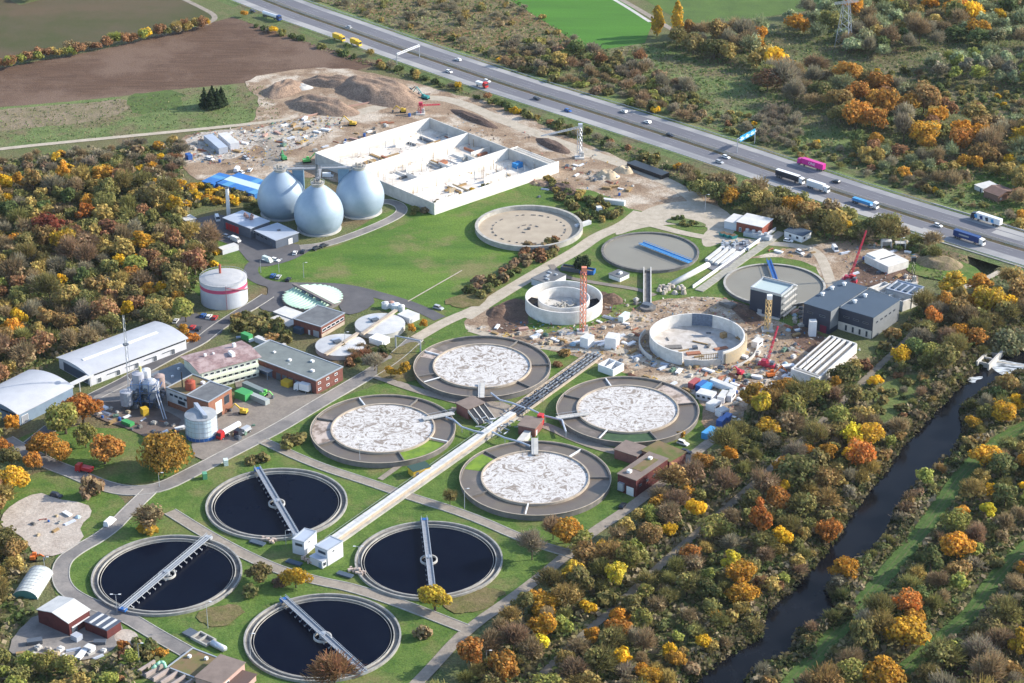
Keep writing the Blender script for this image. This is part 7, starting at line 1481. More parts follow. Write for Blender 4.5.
def truck(px, py, dx, dy, cab, box, label, z=0.0, L_=16.5, kind='box', roofc=None, nm='lorry', cat='lorry'):
    g = G(px, py, z); o = empty(nm, (g.x, g.y, z + .06), label, cat, None, heading(px, py, dx, dy)); x1 = L_ / 2; W_ = 2.5
    m = MB(); m.hexa([(x1 - 2.3, -1.22, .6), (x1, -1.22, .5), (x1, 1.22, .5), (x1 - 2.3, 1.22, .6)], [(x1 - 2.3, -1.2, 3.5), (x1 - .35, -1.2, 3.2), (x1 - .35, 1.2, 3.2), (x1 - 2.3, 1.2, 3.5)]); cb = m.build('cab', PC[cab], o)
    MB().hexa([(x1 - .12, -1.1, 1.7), (x1 - .08, -1.1, 1.7), (x1 - .08, 1.1, 1.7), (x1 - .12, 1.1, 1.7)], [(x1 - .36, -1.1, 2.9), (x1 - .24, -1.1, 2.9), (x1 - .24, 1.1, 2.9), (x1 - .36, 1.1, 2.9)]).build('windscreen', glass_dark, cb)
    MB().box((-.1, 0, .95), (L_ - 1, 1.1, .35)).build('chassis', black_paint, o); a, b = -L_ / 2, x1 - 2.8
    if kind == 'box':
        MB().box(((a + b) / 2, 0, 2.5), (b - a, W_, 2.8)).build('trailer_box', PC[box], o); MB().box(((a + b) / 2, 0, 3.93), (b - a + .04, W_ + .04, .06)).build('trailer_roof', PC[roofc or box], o)
    elif kind == 'tank': m = MB(); m.bar((a, 0, 2.2), (b, 0, 2.2), 1.15, 16); m.build('tank', PC[box], o, smooth=False)
    elif kind == 'flat':
        MB().box(((a + b) / 2, 0, 1.25), (b - a, W_, .25)).build('bed', PC[box], o); MB().box(((a + b) / 2 - .3, 0, 1.95), (b - a - 1.5, 2.2, 1.1)).build('load', PC[roofc or box], o)
    elif kind == 'tipper': MB().hexa([(a, -1.1, 1.2), (b, -1.1, 1.2), (b, 1.1, 1.2), (a, 1.1, 1.2)], [(a - .2, -1.25, 2.7), (b + .1, -1.25, 2.7), (b + .1, 1.25, 2.7), (a - .2, 1.25, 2.7)]).build('tipper_body', PC[box], o)
    wheels(o, ([a + 1, a + 2.3, a + 3.6] if L_ > 11 else [a + 1.2]) + [x1 - 1.4] + ([x1 - 4.6] if L_ > 11 else []), W_, .5, .35); return o
def text_on(o, s, size, loc, rot, mat, name='lettering'):
    c = bpy.data.curves.new(name, 'FONT'); c.body = s; c.size = size; c.extrude = .02; c.align_x = 'CENTER'; c.align_y = 'CENTER'; t = bpy.data.objects.new(name, c); col.objects.link(t); dg = bpy.context.evaluated_depsgraph_get(); me = bpy.data.meshes.new_from_object(t.evaluated_get(dg)); bpy.data.objects.remove(t)
    me.materials.clear(); me.materials.append(mat); t = bpy.data.objects.new(name, me); col.objects.link(t); t.location = loc; t.rotation_euler = rot; t.parent = o; return t
D1, D2 = (10, 3.2), (-10, -3.2); z_ = MZ
t = truck(811, 167.5, *D2, 'pink', 'pink', 'magenta container lorry with large white letters on the far carriageway', z_)
text_on(t, 'ONE', 2.1, (-1.2, 1.29, 2.5), (R(90), 0, R(180)), white_paint)
t = truck(986, 222.5, *D2, 'dark', 'white', 'long white lorry with dark blue and grey pattern, nearest the right edge', z_)
for k in range(4): MB().hexa([(-5 + k * 3.1, 1.26, 1.4), (-3.6 + k * 3.1, 1.26, 1.3), (-3.6 + k * 3.1, 1.29, 1.3), (-5 + k * 3.1, 1.29, 1.4)], [(-4.6 + k * 3.1, 1.26, 3.3), (-3 + k * 3.1, 1.26, 2.9), (-3 + k * 3.1, 1.29, 2.9), (-4.6 + k * 3.1, 1.29, 3.3)]).build('side_graphic', PC[['sky', 'dark', 'navy', 'sky'][k]], t)
t = truck(969, 241.5, *D1, 'white', 'navy', 'dark blue box lorry with white cab in front of the bridge', z_); MB().box((-2.4, -1.27, 2.6), (5.5, .03, .7)).build('side_graphic', PC['silver'], t)
truck(865, 205.5, *D1, 'white', 'sky', 'blue flatbed lorry with white cab behind the roadside trees', z_, 15, 'flat', 'sky')
truck(272, 18.5, *D1, 'navy', 'white', 'white tanker lorry with blue cab near the top left', z_, 16, 'tank')
truck(339, 40.5, *D1, 'yellow', 'yellow', 'yellow lorry behind the roadside tree, the left one', z_, 9, 'box'); truck(356, 45.5, *D1, 'yellow', 'yellow', 'yellow lorry running in front of the other yellow one', z_, 8, 'box')
t = truck(790, 180.5, *D1, 'white', 'dark', 'coach-long dark lorry with a white roof partly behind trees', z_, 17, 'box', 'white'); truck(818, 190, *D1, 'white', 'white', 'all-white lorry half hidden behind the golden trees', z_, 13)
truck(482, 87, *D1, 'red', 'white', 'small red lorry with white load on the near carriageway', z_, 8, 'tipper')
for k, (x, y, d, c, l) in enumerate([(348.6, 28, D2, 'silver', 'silver car on the far carriageway left of the sign gantry'), (253, 12, D1, 'dark', 'dark car behind the tanker lorry at the top left'), (458, 60.5, D2, 'white', 'white car on the far carriageway right of the sign gantry'), (449, 72.5, D1, 'white', 'white car on the near carriageway right of the sign gantry'), (487, 82, D1, 'white', 'white car beside the small red lorry'), (537, 99.5, D1, 'dark', 'dark blue car on the near carriageway above the grey crane'), (568, 111.5, D1, 'blue', 'blue car on the near carriageway right of the grey crane top'), (623.5, 112.5, D2, 'silver', 'silver car on the far carriageway, left of a pair'), (647.3, 123, D2, 'white', 'white car on the far carriageway, right of a pair'), (726, 158, D1, 'white', 'white car under the blue road sign, upper one'), (719.5, 163, D1, 'silver', 'silver car under the blue road sign, lower one'), (836, 182.5, D2, 'dark', 'dark car right behind the magenta lorry'), (938, 226.5, D1, 'white', 'white car between the blue lorries'), (670, 136, D1, 'dark', 'dark car on the near carriageway left of the blue sign')]): car(x, y, *d, c, l, z=z_)
for (x, y, dx, dy, c, k, l) in [(110, 524, 8, -7, 'white', 'van', 'white van driving on the works road by the pale gravel yard'), (683, 444.5, 6, 2, 'white', 'suv', 'white car parked beside the moss-roofed brick wing'), (686, 453, 4, 1, 'dark', 'car', 'dark car with white bonnet parked at the wood edge'), (622.5, 507, 3, -4, 'black', 'car', 'black car in front of the L-shaped brick building'), (438.5, 309, 7, 2, 'silver', 'suv', 'silver pickup on the road below the large lawn'), (267.5, 261.5, 8, 3, 'pale', 'van', 'pale green van at the edge of the digester yard'), (275.5, 261, 4, 1, 'white', 'car', 'white car next to the pale green van'), (295, 254, 2, -4, 'white', 'car', 'white car in front of the grey service building'), (303, 252.5, 2, -4, 'dark', 'car', 'dark car in front of the grey service building'), (317, 249.5, 5, -2, 'black', 'suv', 'black car on the road below the digesters, left one'), (324, 247, 5, -2, 'black', 'suv', 'black car on the road below the digesters, right one'), (273, 276.8, 3, -4, 'blue', 'car', 'dark blue car in the three-car bay above the green tank, left'), (278.5, 278, 3, -4, 'silver', 'car', 'silver car in the three-car bay above the green tank, middle'), (288.4, 280.5, 3, -4, 'black', 'car', 'black car in the three-car bay above the green tank, right'), (173.7, 308, 4, -4, 'white', 'van', 'white van under trees left of the gas tank'), (203.2, 316.6, 3, -4, 'blue', 'car', 'blue parked car below the gas tank'), (209, 317.8, 3, -4, 'white', 'car', 'white parked car below the gas tank'), (215, 318.8, 3, -4, 'red', 'car', 'orange-red parked car below the gas tank'), (192.6, 328.5, 3, -4, 'red', 'car', 'red car parked by the orange bush'), (198.6, 330, 3, -4, 'black', 'car', 'black car parked by the orange bush'), (176, 322, 3, -4, 'white', 'car', 'white car parked at the warehouse end'), (217.5, 220, 2, 5, 'white', 'van', 'white van parked left of the red garage doors'), (227, 237.5, 6, 2, 'silver', 'car', 'silver car in the digester yard'), (235.8, 241.3, 5, 2, 'white', 'van', 'white van in the digester yard'), (56.5, 496.8, 5, 1, 'dark', 'suv', 'dark car parked on the pale gravel yard'), (835, 250.5, 3, 4, 'white', 'van', 'white van on the curved site track'), (788.3, 241.7, 6, 1, 'white', 'car', 'white car in front of the white hut'), (210, 160, 5, 1, 'white', 'car', 'white car left of the long white store'), (250, 171, 3, -4, 'white', 'car', 'white car above the blue cabins, right one'), (237, 171, 3, -4, 'white', 'van', 'white van above the blue cabins, left one'), (246, 159, 4, 2, 'silver', 'car', 'silver car among the site stores'), (735, 420.5, 4, 1, 'white', 'car', 'white car at the wood edge by the blue cabins'), (328, 177, 6, 0, 'white', 'van', 'white van seen between the digesters'), (800, 253.5, 4, 2, 'white', 'suv', 'white pickup on the bare soil below the white hut'), (660, 442, 6, 2, 'white', 'car', 'white car half hidden behind the moss roof'), (240.5, 173, -5, -2, 'white', 'car', 'white car beside the van above the blue cabins')]:
    o = car(x, y, dx, dy, c, l, k)
t = truck(302.5, 391.5, -6, -1.5, 'white', 'white', 'white box truck parked in the yard beside the yellow bin', 0, 7.2)
truck(84.5, 472.5, -7, -1.5, 'red', 'red', 'small red truck on the works road below the ochre trees', 0, 7.0, 'tipper'); truck(229, 434.5, -8, 4.5, 'red', 'white', 'red-cab tanker lorry beside the sheeted silo', 0, 12, 'tank')
truck(243, 434.5, -8, 4.5, 'dark', 'silver', 'dark flatbed truck behind the tanker', 0, 8, 'flat', 'silver'); truck(849, 284, 6, -5, 'red', 'red', 'red mobile crane carrier behind the dark hall', 0, 9, 'flat', 'dark')
# ------------------------------------------------------------------ cranes, diggers, pylon
def lattice(m, a, b, w, st=2.4, r=.09, w2=None):
    a, b = Vector(a), Vector(b); d = b - a; L_ = d.length; d.normalize(); s1 = d.orthogonal().normalized(); s2 = d.cross(s1); w2 = w if w2 is None else w2; n = max(2, int(L_ / st))
    P = [[a + d * (L_ * i / n) + (s1 * x + s2 * y) * ((w + (w2 - w) * i / n) / 2) for x, y in ((-1, -1), (1, -1), (1, 1), (-1, 1))] for i in range(n + 1)]
    for i in range(n):
        for k in range(4): m.bar(P[i][k], P[i + 1][k], r); m.bar(P[i][k], P[i + 1][(k + 1) % 4], r * .7)
    return m
def crane(px, py, label, colm, H_, kind, boomto=None, r=.12, nm='crane'):
    g = G(px, py); o = empty(nm, g, label, 'crane'); mt = colm
    if kind == 'mast':
        m = lattice(MB(), (0, 0, .6), (0, 0, H_), 1.8, 2.4, r); m.build('mast', mt, o); MB().box((0, 0, .4), (5, 5, .8)).box((1.4, .5, 1.8), (1.6, 1.6, 2.6)).build('ballast', concrete_light, o); MB().box((.2, 0, H_ + .9), (2.2, 2.0, 1.8)).build('cab', white_paint if 'yellow' in label else mt, o)
    if boomto:
        b = G(boomto[0], boomto[1], boomto[2]) - g
        m = MB(); (lattice(m, (0, 0, boomto[3]), b, .9, 1.8, r * .62, .4) if kind != 'tele' else m.bar((0, 0, boomto[3]), b, .55, 4, .25)); m.build('jib', mt, o)
    if kind in ('mobile', 'tele'): MB().box((0, 0, 1.1), (7, 2.6, 1.2), -.4).box((-1, .5, 2.4), (2.4, 2.2, 1.6), -.4).build('carrier', mt, o); MB().box((2.2, -.8, 2.3), (1.6, 2, 1.3), -.4).build('cab', steel_dark, o)
    return o
crimson = pmat('crimson', (.50, .03, .07), rough=.4); crane_or = pmat('crane_orange', (.70, .24, .14), rough=.5); crane_y = pmat('crane_yellow', (.62, .45, .22), rough=.5)
crane(582.7, 332.5, 'orange-red lattice tower crane mast standing before the ring-walled shell', crane_or, 29, 'mast', None, .2); crane(767.3, 330.5, 'yellow-beige lattice crane mast with white cab in front of the dark tower', crane_y, 15, 'mast', None, .22)
crane(766.4, 367, 'crimson mobile crane with raised boom on the cluttered site', crimson, 0, 'mobile', (778, 326, 17, 2), .16); crane(849.2, 282.5, 'red mobile crane leaning its boom right, behind the dark hall', crimson, 0, 'mobile', (866.4, 230.5, 24, 2), .16)
crane(911, 283, 'black crane mast with short jib beside the white annexe', black_paint, 11, 'mast', None, .13); crane(579.5, 158, 'pale grey crane with its jib reaching down left, beside the haul road', roof_metal, 17, 'mast', (541, 136, 9, 17), .16); crane(420.5, 114, 'red and pink working platform crane at the far basin corner', crimson, 5, 'mast', (440, 104.5, 3, 5), .16)
def digger(px, py, ang, mt, label, s=1.0):
    o = empty('excavator', G(px, py), label, 'excavator', None, ang); MB().box((0, -1, .4), (3.6 * s, .6, .8)).box((0, 1, .4), (3.6 * s, .6, .8)).build('tracks', rubber, o); MB().box((-.3, 0, 1.5), (3.0 * s, 2.4, 1.2)).box((.5 * s, .6, 2.4), (1.4, 1, 1.1)).build('upper_body', mt, o)
    m = MB(); m.bar((1 * s, -.4, 1.7), (4 * s, -.4, 4.4 * s), .32); m.bar((4 * s, -.4, 4.4 * s), (6.2 * s, -.4, 1.6), .25); m.build('arm', mt, o); MB().hexa([(5.8 * s, -1, .5), (6.6 * s, -1, .3), (6.6 * s, .2, .3), (5.8 * s, .2, .5)], [(5.6 * s, -1, 1.5), (6.5 * s, -1, 1.7), (6.5 * s, .2, 1.7), (5.6 * s, .2, 1.5)]).build('bucket', steel_dark, o)
digger(352.5, 125.5, 3.0, yellow_paint, 'yellow excavator on the haul road above the white basin', 1.15); digger(425, 99, 2.6, teal_paint, 'teal excavator digging into the large spoil heap', 1.4); digger(409, 93, 5.8, steel_dark, 'dark excavator on the spoil heap beside the teal one', 1.1); digger(243.5, 414, 2.9, yellow_paint, 'yellow excavator beside the orange brick hall', .9); digger(771, 377, .3, orange_paint, 'orange excavator below the crimson crane', 1.1); digger(403, 112.5, 3.3, yellow_paint, 'yellow excavator near the far basin corner', .9); digger(307, 162.5, .3, pmat('lime_paint', (.16, .55, .12), rough=.4), 'bright green machine left of the white basin', 1.2); digger(284, 160, 2, green_paint, 'dark green machine behind the left digester', .9); digger(264, 396.5, 5.9, MATS['lime_paint'], 'lime green loader by the grey containers', .7); digger(137, 555 + 0 * 1, .2, orange_paint, 'x') if 0 else None; digger(34, 560.5, .1, orange_paint, 'small orange machine behind the polytunnel', .6); digger(740, 375, 2.5, crimson, 'small red machine on the cluttered site', .7)
g = G(843.5, 46); o = empty('electricity_pylon', g, 'grey lattice electricity pylon rising out of the top edge', 'pylon', None, .35); m = MB(); lattice(m, (0, 0, 0), (0, 0, 26), 8.5, 4.2, .2, 3.6); lattice(m, (0, 0, 26), (0, 0, 46), 3.6, 3, .16, 1.2); m.build('lattice_tower', steel, o)
for z in (27, 34, 41): m = MB(); lattice(m, (-8, 0, z), (8, 0, z), 1.0, 2, .12); m.build('cross_arm', steel, o)
# sign gantries
def gantry(pa, pb, label, sign=None):
    a, b = G(*pa), G(*pb); o = empty('sign_gantry', (a + b) / 2, label, 'sign gantry'); m = MB(o.location); lattice(m, a + Vector((0, 0, 7.6)), b + Vector((0, 0, 7.6)), 1.0, 2, .16); m.build('truss', white_paint, o)
    for q in (a, b): m = MB(o.location); m.bar(q, q + Vector((0, 0, 7.8)), .28, 6); m.build('gantry_leg', steel, o)
    if sign: d = (b - a).normalized(); 
    if sign:
        for k in range(3):
            c = a.lerp(b, .2 + .29 * k); m = MB(o.location); n_ = Vector((-d.y, d.x, 0)); m.beam(c - d * 2.4 - n_ * .75, c + d * 2.4 - n_ * .75, .12, 6.2, 9.3); s_ = m.build('sign_panel', pmat('sign_blue', (.02, .30, .62), rough=.4), o); m = MB(o.location)
            for j in range(2): m.beam(c - d * 1.8 - n_ * .83, c + d * (1.6 - j) - n_ * .83, .03, 6.8 + j * 1.2, 7.2 + j * 1.2)
            m.build('sign_lines', white_paint, s_)
gantry((397, 67), (419.5, 49 + 9), 'pale overhead gantry across the near carriageway at upper left'); gantry((737, 153.5), (754.5, 144), 'overhead gantry with bright blue direction signs across the far carriageway', 1)
# ------------------------------------------------------------------ soil heaps
def heap(px, py, dx, dy, L_, W_, H_, mt, label, seed, rid=.5):
    g = G(px, py); o = bpy.data.objects.new('soil_heap', None); n = 30; r = np.random.default_rng(seed); U, V = np.meshgrid(np.linspace(-1, 1, n), np.linspace(-1, 1, n)); rr = np.sqrt(U ** 2 + V ** 2); Z = np.zeros_like(U)
    for i in range(n):
        for j in range(n): q = Vector((U[i, j] * 2.2 + seed, V[i, j] * 2.2, seed)); Z[i, j] = max(0, min(1, (1.02 - rr[i, j]) * 1.9)) * (.75 + rid * .5 * mnoise.fractal(q, 1, 2, 4)) * H_ - .15
    ob = grid_mesh('soil_heap', U * L_ / 2, V * W_ / 2, Z, mt); ob.location = (g.x, g.y, 0); ob.rotation_euler = (0, 0, heading(px, py, dx, dy)); tag(ob, label, 'soil heap', 'heaps of soil on the building site')
    for p in ob.data.polygons: p.use_smooth = True
hm = pmat('heap_soil', (.33, .235, .17), c2=(.20, .14, .105), fine=.4, scale=.15, detail=9); hd = pmat('heap_dark', (.15, .105, .085), c2=(.11, .075, .06), fine=.4, scale=.2, detail=8); hs = pmat('heap_sand', (.55, .44, .30), c2=(.45, .36, .25), fine=.15, scale=.2)
heap(378, 93, 10, 3.5, 66, 34, 8.5, hm, 'largest brown spoil heap, between the motorway and the haul road', 1); heap(322, 108, 10, 2, 48, 22, 6.5, hm, 'brown spoil heap left of the largest one', 2); heap(284, 90, 8, -5, 34, 20, 5.5, hm, 'grassy spoil heap at the ploughed field corner', 3); heap(334, 84, 10, 1, 40, 16, 5.5, hm, 'spoil heap behind the two big ones against the field', 4); heap(300, 88, 10, 0, 16, 10, 2.5, concrete_light, 'pale rubble heap between the spoil heaps', 5)
heap(474, 119, 10, 4.2, 42, 9, 2.8, hd, 'long dark soil ridge behind the white basin', 6, .3); heap(553, 146, 10, 5, 30, 10, 3, hd, 'dark soil ridge left of the grey crane', 7, .3); heap(563, 190, 8, 3, 18, 12, 3.5, hd, 'dark soil heap above the sandy tank', 8); heap(608, 176, 5, 2, 14, 11, 3.5, hs, 'pale sand heap by the haul road, left one', 9); heap(624, 171, 5, 2, 12, 9, 3, hs, 'yellow sand heap by the haul road, right one', 10); heap(541, 184, 6, 1, 14, 8, 2, hm, 'low soil heap between lawn and building ground', 11)
heap(939, 264, 6, 1, 24, 17, 4.2, pmat('heap_top', (.27, .20, .13), c2=(.16, .14, .07), fine=.3, scale=.3), 'round brown-topped mound on the green patch by the bridge', 12, .2); heap(612, 300, 4, 3, 12, 10, 3, dirt_dark, 'dark soil heap right of the ring-walled shell', 13); heap(500, 312, 5, -4, 16, 12, 2.5, dirt_dark, 'dark soil heap left of the ring-walled shell', 14); heap(746, 311, 6, 3, 18, 9, 2, dirt_dark, 'dark soil bank left of the dark tower', 15)
# ------------------------------------------------------------------ containers and cabins on the site
def container(px, py, dx, dy, mt, label, L_=6.0, W_=2.45, H_=2.6, nm='container', win=0, group=None):
    o = empty(nm, G(px, py), label, nm.split('_')[-1], group, heading(px, py, dx, dy)); MB().box((0, 0, H_ / 2 + .1), (L_, W_, H_)).build('container_body', mt, o); MB().box((0, 0, H_ + .14), (L_ + .06, W_ + .06, .08)).build('container_roof', roof_white if mt in (wall_white, white_paint, concrete_white) else mt, o)
    m = MB()
    for k in range(int(L_ / .6)):
        for s_ in (-1, 1): m.box((-L_ / 2 + .3 + k * .6, s_ * (W_ / 2 + .03), H_ / 2 + .1), (.12, .05, H_ - .3))
    if not win: tag(m.build('ribs', mt, o), kind='stuff')
    for k in range(win): MB().box((-L_ / 2 + L_ * (k + .5) / win, -W_ / 2 - .03, 1.7), (L_ / win * .5, .06, .9)).build('window', glass_dark, o)
    return o
bmat = PC['blue']; wm = wall_white
for a in [(694, 386.5, 4, -3, pmat('cont_red', (.36, .10, .11)), 'dull red container in the row by the right foaming tank'), (701.5, 389, 4, -3, bmat, 'deep blue container next to the dull red one'), (706, 391, 4, -3, PC['sky'], 'light blue container next to the deep blue one'), (723, 389, 9, 3.5, white_paint, 'long white container behind the site offices', 12), (706, 398.5, 6, 1.5, wm, 'white site office with three small windows', 7, 5, 2.7, 'site_office', 3), (723, 400, 3, -4, wm, 'pale grey site office at right of the office group', 7, 3, 2.7, 'site_office', 2), (730.5, 399, 3, -4, wm, 'pale grey office at the right edge of the group', 6, 2.5, 2.7, 'site_office', 1), (713.5, 409, 4, -2.5, white_paint, 'white cabin below the office with three windows', 5.5, 4, 3, 'site_office', 1), (722, 415.5, 4, -1.5, white_paint, 'white cabin in front, next to the blue toilets', 4.5, 3.5, 2.8, 'site_office', 1),
          (721, 425, 3, -3, bmat, 'blue cabin with white door at the wood edge, left of two', 4, 2.6, 2.6), (727, 421, 3, -3, bmat, 'blue cabin with white door at the wood edge, right of two', 4, 2.6, 2.6), (708.5, 436, 4, -3, PC['sky'], 'light blue container at the wood edge below the foaming tank', 7, 2.6, 2.6), (244, 398.5, 5, 2, green_paint, 'bright green container with a white top by the brick hall', 6, 4.5, 3.2), (254.5, 392, 8, 3.6, pmat('cont_grey', (.20, .24, .25)), 'long dark grey container behind the green one', 12), (259, 401.5, 8, 3.4, pmat('cont_greyl', (.34, .38, .38)), 'long grey container in front of the green one', 10, 2.4, 2.2),
          (247, 339.5, 6, 2.5, green_paint, 'green-roofed small container by the broad olive bush', 5), (264, 344, 8, 3.2, wm, 'long white trailer behind the brick workshop', 9, 2.4, 2.2), (216, 147.5, 7, 6, roof_metal, 'long pale store shed among the site stores, left one', 22, 5, 3.5), (229, 144, 7, 6, wm, 'long white store shed among the site stores, right one', 18, 5, 3.2), (189, 159, 4, 3, bmat, 'blue container left of the site stores', 4), (648, 172, 10, 3.6, black_paint, 'long low black-roofed shed beside the haul road', 24, 6, 2.2), (599, 212, 2, 3, white_paint, 'white upright silo boxes by the gravel junction', 3), (613, 204, 8, 1, white_paint, 'row of white tanks lying by the gravel junction', 12, 2.4, 2.2), (583, 226, 6, -2, wm, 'row of white boxes along the haul road', 9, 2, 1.6),
          (587, 346, 3, -2, white_paint, 'white cabin below the orange crane mast', 5, 4, 4.5), (612, 346.5, 2, -3, white_paint, 'tall white twin tank unit between the two shells', 6, 5, 5), (624, 320, 4, -3, PC['pale'], 'pale green container between the two shells', 6), (647, 308, 4, 1, steel_dark, 'dark valve cabin at the end of the outflow channel', 4, 3, 2), (728, 306, 6, 2.5, concrete_dark, 'grey open steel box by the rear grey tank', 7, 4, 1.5), (757, 346, 4, -3, white_paint, 'small white cabin with dark window beside the wide shell', 5, 3, 2.8, 'container', 1), (812, 335.5, 1, 3, white_paint, 'white upright silo in front of the dark hall', 3, 3, 7), (35, 644, 7, -1, steel_dark, 'dark skip behind the white-roofed red shed', 5, 2.4, 1.6), (77, 640, 4, 2, roof_metal, 'pale grey box between the red sheds', 3, 2.6, 2), (90, 651, 3, 1, wm, 'white box below the striped shed', 3, 2.4, 1.8), (100, 644, 5, 0, steel_dark, 'grey open box behind the striped shed', 4, 2, 1.2), (145, 415, 1, 1, yellow_paint, 'yellow box container under the sludge plant', 3, 2.5, 3), (128, 425, 5, 2, green_paint, 'dark green skip below the sludge plant', 5, 2.4, 1.5), (287, 386, 3, 1, yellow_paint, 'yellow bin beside the white box truck', 4, 3, 2.4), (205, 478.5, 1, 3, PC['green'], 'pale green cabinet beside the works road, left one', 2.2, 1.6, 2.3), (226, 465, 1, 3, PC['pale'], 'pale teal cabinet beside the works road, right one', 2.2, 1.6, 2.3), (470, 663, 4, 1, white_paint, 'x')][:-1]: container(*a)
# ------------------------------------------------------------------ sludge plant
for (x, y, r_, h_, mt, lab, cone) in [(127.5, 409, 2.5, 8, pmat('silo_mid', (.38, .40, .45), c2=(.28, .29, .33), scale=.8), 'pale silo at the left end of the sludge plant', .5), (133, 405, 2.0, 7.5, steel, 'grey silo second from the left in the sludge plant', .4), (140, 402, 2.4, 13, pmat('silo_grey', (.36, .37, .42)), 'tall grey silo at the back of the sludge plant', .5), (152.5, 404, 3.4, 10, pmat('silo_pale', (.50, .52, .56), c2=(.36, .38, .42), scale=.8), 'widest white rounded vessel of the sludge plant', 1.4), (148, 396, 1.8, 12, white_paint, 'slim white vessel at the back of the sludge plant', .6), (161, 400, 2.2, 11, pmat('vessel_rust', (.34, .26, .24)), 'brownish vessel at the right end of the sludge plant', .7)]:
    o = empty('process_silo', G(x, y), lab, 'silo', 'silos of the sludge plant'); MB().cyl((0, 0), r_, 2.2, h_, 20).build('vessel', mt, o); MB().cyl((0, 0), r_ * .2, .8, 2.2, 12, r_).build('hopper', steel_dark, o); MB().cyl((0, 0), r_ + .03, h_, h_ + cone, 20, r_ * .3).build('top', mt, o)
    for k in range(4): a = math.pi / 2 * k + .5; m = MB(); m.bar((r_ * math.cos(a), r_ * math.sin(a), 0), (r_ * math.cos(a), r_ * math.sin(a), 3), .14); m.build('leg', steel_dark, o)
o = empty('steel_framework', G(146, 406), 'dark blue steel framework holding the vessels of the sludge plant', 'framework'); m = MB(); fb = pmat('frame_blue', (.05, .12, .28), rough=.5)
for x in (-5, -1.5, 2, 5.5):
    for y in (-2.5, 2.5): m.bar((x, y, 0), (x, y, 11), .2)
for z in (3.5, 7, 10.8):
    for y in (-2.5, 2.5): m.bar((-5, y, z), (5.5, y, z), .16)
    for x in (-5, -1.5, 2, 5.5): m.bar((x, -2.5, z), (x, 2.5, z), .16)
for x in (-5, 2): m.bar((x, -2.5, 0), (x + 3.5, -2.5, 7), .12)
m.build('frame', fb, o); MB().box((.2, 0, 7.15), (11, 5.4, .12)).build('platform', steel_dark, o); m = MB(); m.beam((5, -3), (8, -12), 1, 0, .1); m.bar((5, -3, 7), (9, -12, .3), .25); m.bar((6, -3, 7), (10, -12, .3), .25); m.build('stair', steel, o); mq = MB(); [mq.box((random.uniform(-8, 8), random.uniform(-4.5, 3.5), random.uniform(.6, 8)), (random.uniform(.6, 2.2), random.uniform(.5, 1.6), random.uniform(.5, 1.8)), random.random() * 3) for _ in range(46)]; tag(mq.build('machinery', steel_dark, o), kind='stuff'); mq = MB(); [mq.bar(v_, v_ + Vector((random.uniform(-3, 3), random.uniform(-2, 2), random.uniform(-3, 3))), .22, 6) for v_ in [Vector((random.uniform(-7, 7), random.uniform(-3.5, 2.5), random.uniform(3, 9))) for _ in range(22)]]; tag(mq.build('pipes', fb, o), kind='stuff'); MB().cyl((-2, 4.5), .55, 0, 15.5, 12).build('yellow_column', pmat('col_yellow', (.55, .52, .25)), o)
# ------------------------------------------------------------------ lamps
def lamp(px, py, h, label, dbl=0):
    o = empty('street_lamp', G(px, py), label, 'lamp', 'lamp posts of the works'); MB().cyl((0, 0), .13, 0, h, 8, .08).build('pole', steel, o); m = MB()
    for s_ in ((-1, 1) if dbl else (1,)): m.bar((0, 0, h), (s_ * 1.2, 0, h + .2), .06)
    m.build('arm', steel, o)
    for s_ in ((-1, 1) if dbl else (1,)): MB().box((s_ * 1.4, 0, h + .2), (.9, .4, .16)).build('lamp_head', white_paint, o)
for k, (x, y, h, l, d) in enumerate([(117.3, 613.5, 7.5, 'tall double-headed lamp at the bridge end of the lower left tank', 1), (208, 628.5, 10.5, 'tall lamp on the lawn between the two lower dark tanks', 0), (139.6, 665.5, 8.5, 'lamp among the bushes at the pale screen channels', 0), (359, 565, 7.5, 'double-headed lamp at the left rim of the right dark tank', 1), (250.5, 657, 9, 'lamp at the left rim of the front dark tank', 0), (360, 464, 8.5, 'lamp in front of the left foaming tank', 0), (464.6, 509, 8.5, 'lamp left of the front foaming tank', 0), (486.5, 665, 5.5, 'lamp at the gravel road junction under trees', 0), (260.8, 273, 6.5, 'lamp at the bend above the parked cars', 0), (279, 272.5, 6.5, 'lamp right above the three parked cars', 0), (303.8, 278, 7.5, 'lamp on the lawn edge above the green tank', 0), (286.6, 382, 8, 'lamp post behind the yellow bin', 0), (159.5, 487, 6, 'lamp at the road fork near the big oak', 0), (45, 572, 6, 'lamp beside the road bend above the polytunnel', 0), (286, 545, 6, 'lamp left of the white huts', 0), (705, 212, 9, 'lamp on the gravel junction', 0), (543, 402, 6, 'lamp near the red box of the pump house', 0), (345, 345, 6, 'lamp between white tank and road', 0), (480, 83 + 60, 7, 'site floodlight beside the dark soil ridge', 0), (900, 250, 6, 'lamp by the precast frames', 0)]): lamp(x, y, h, l, d)
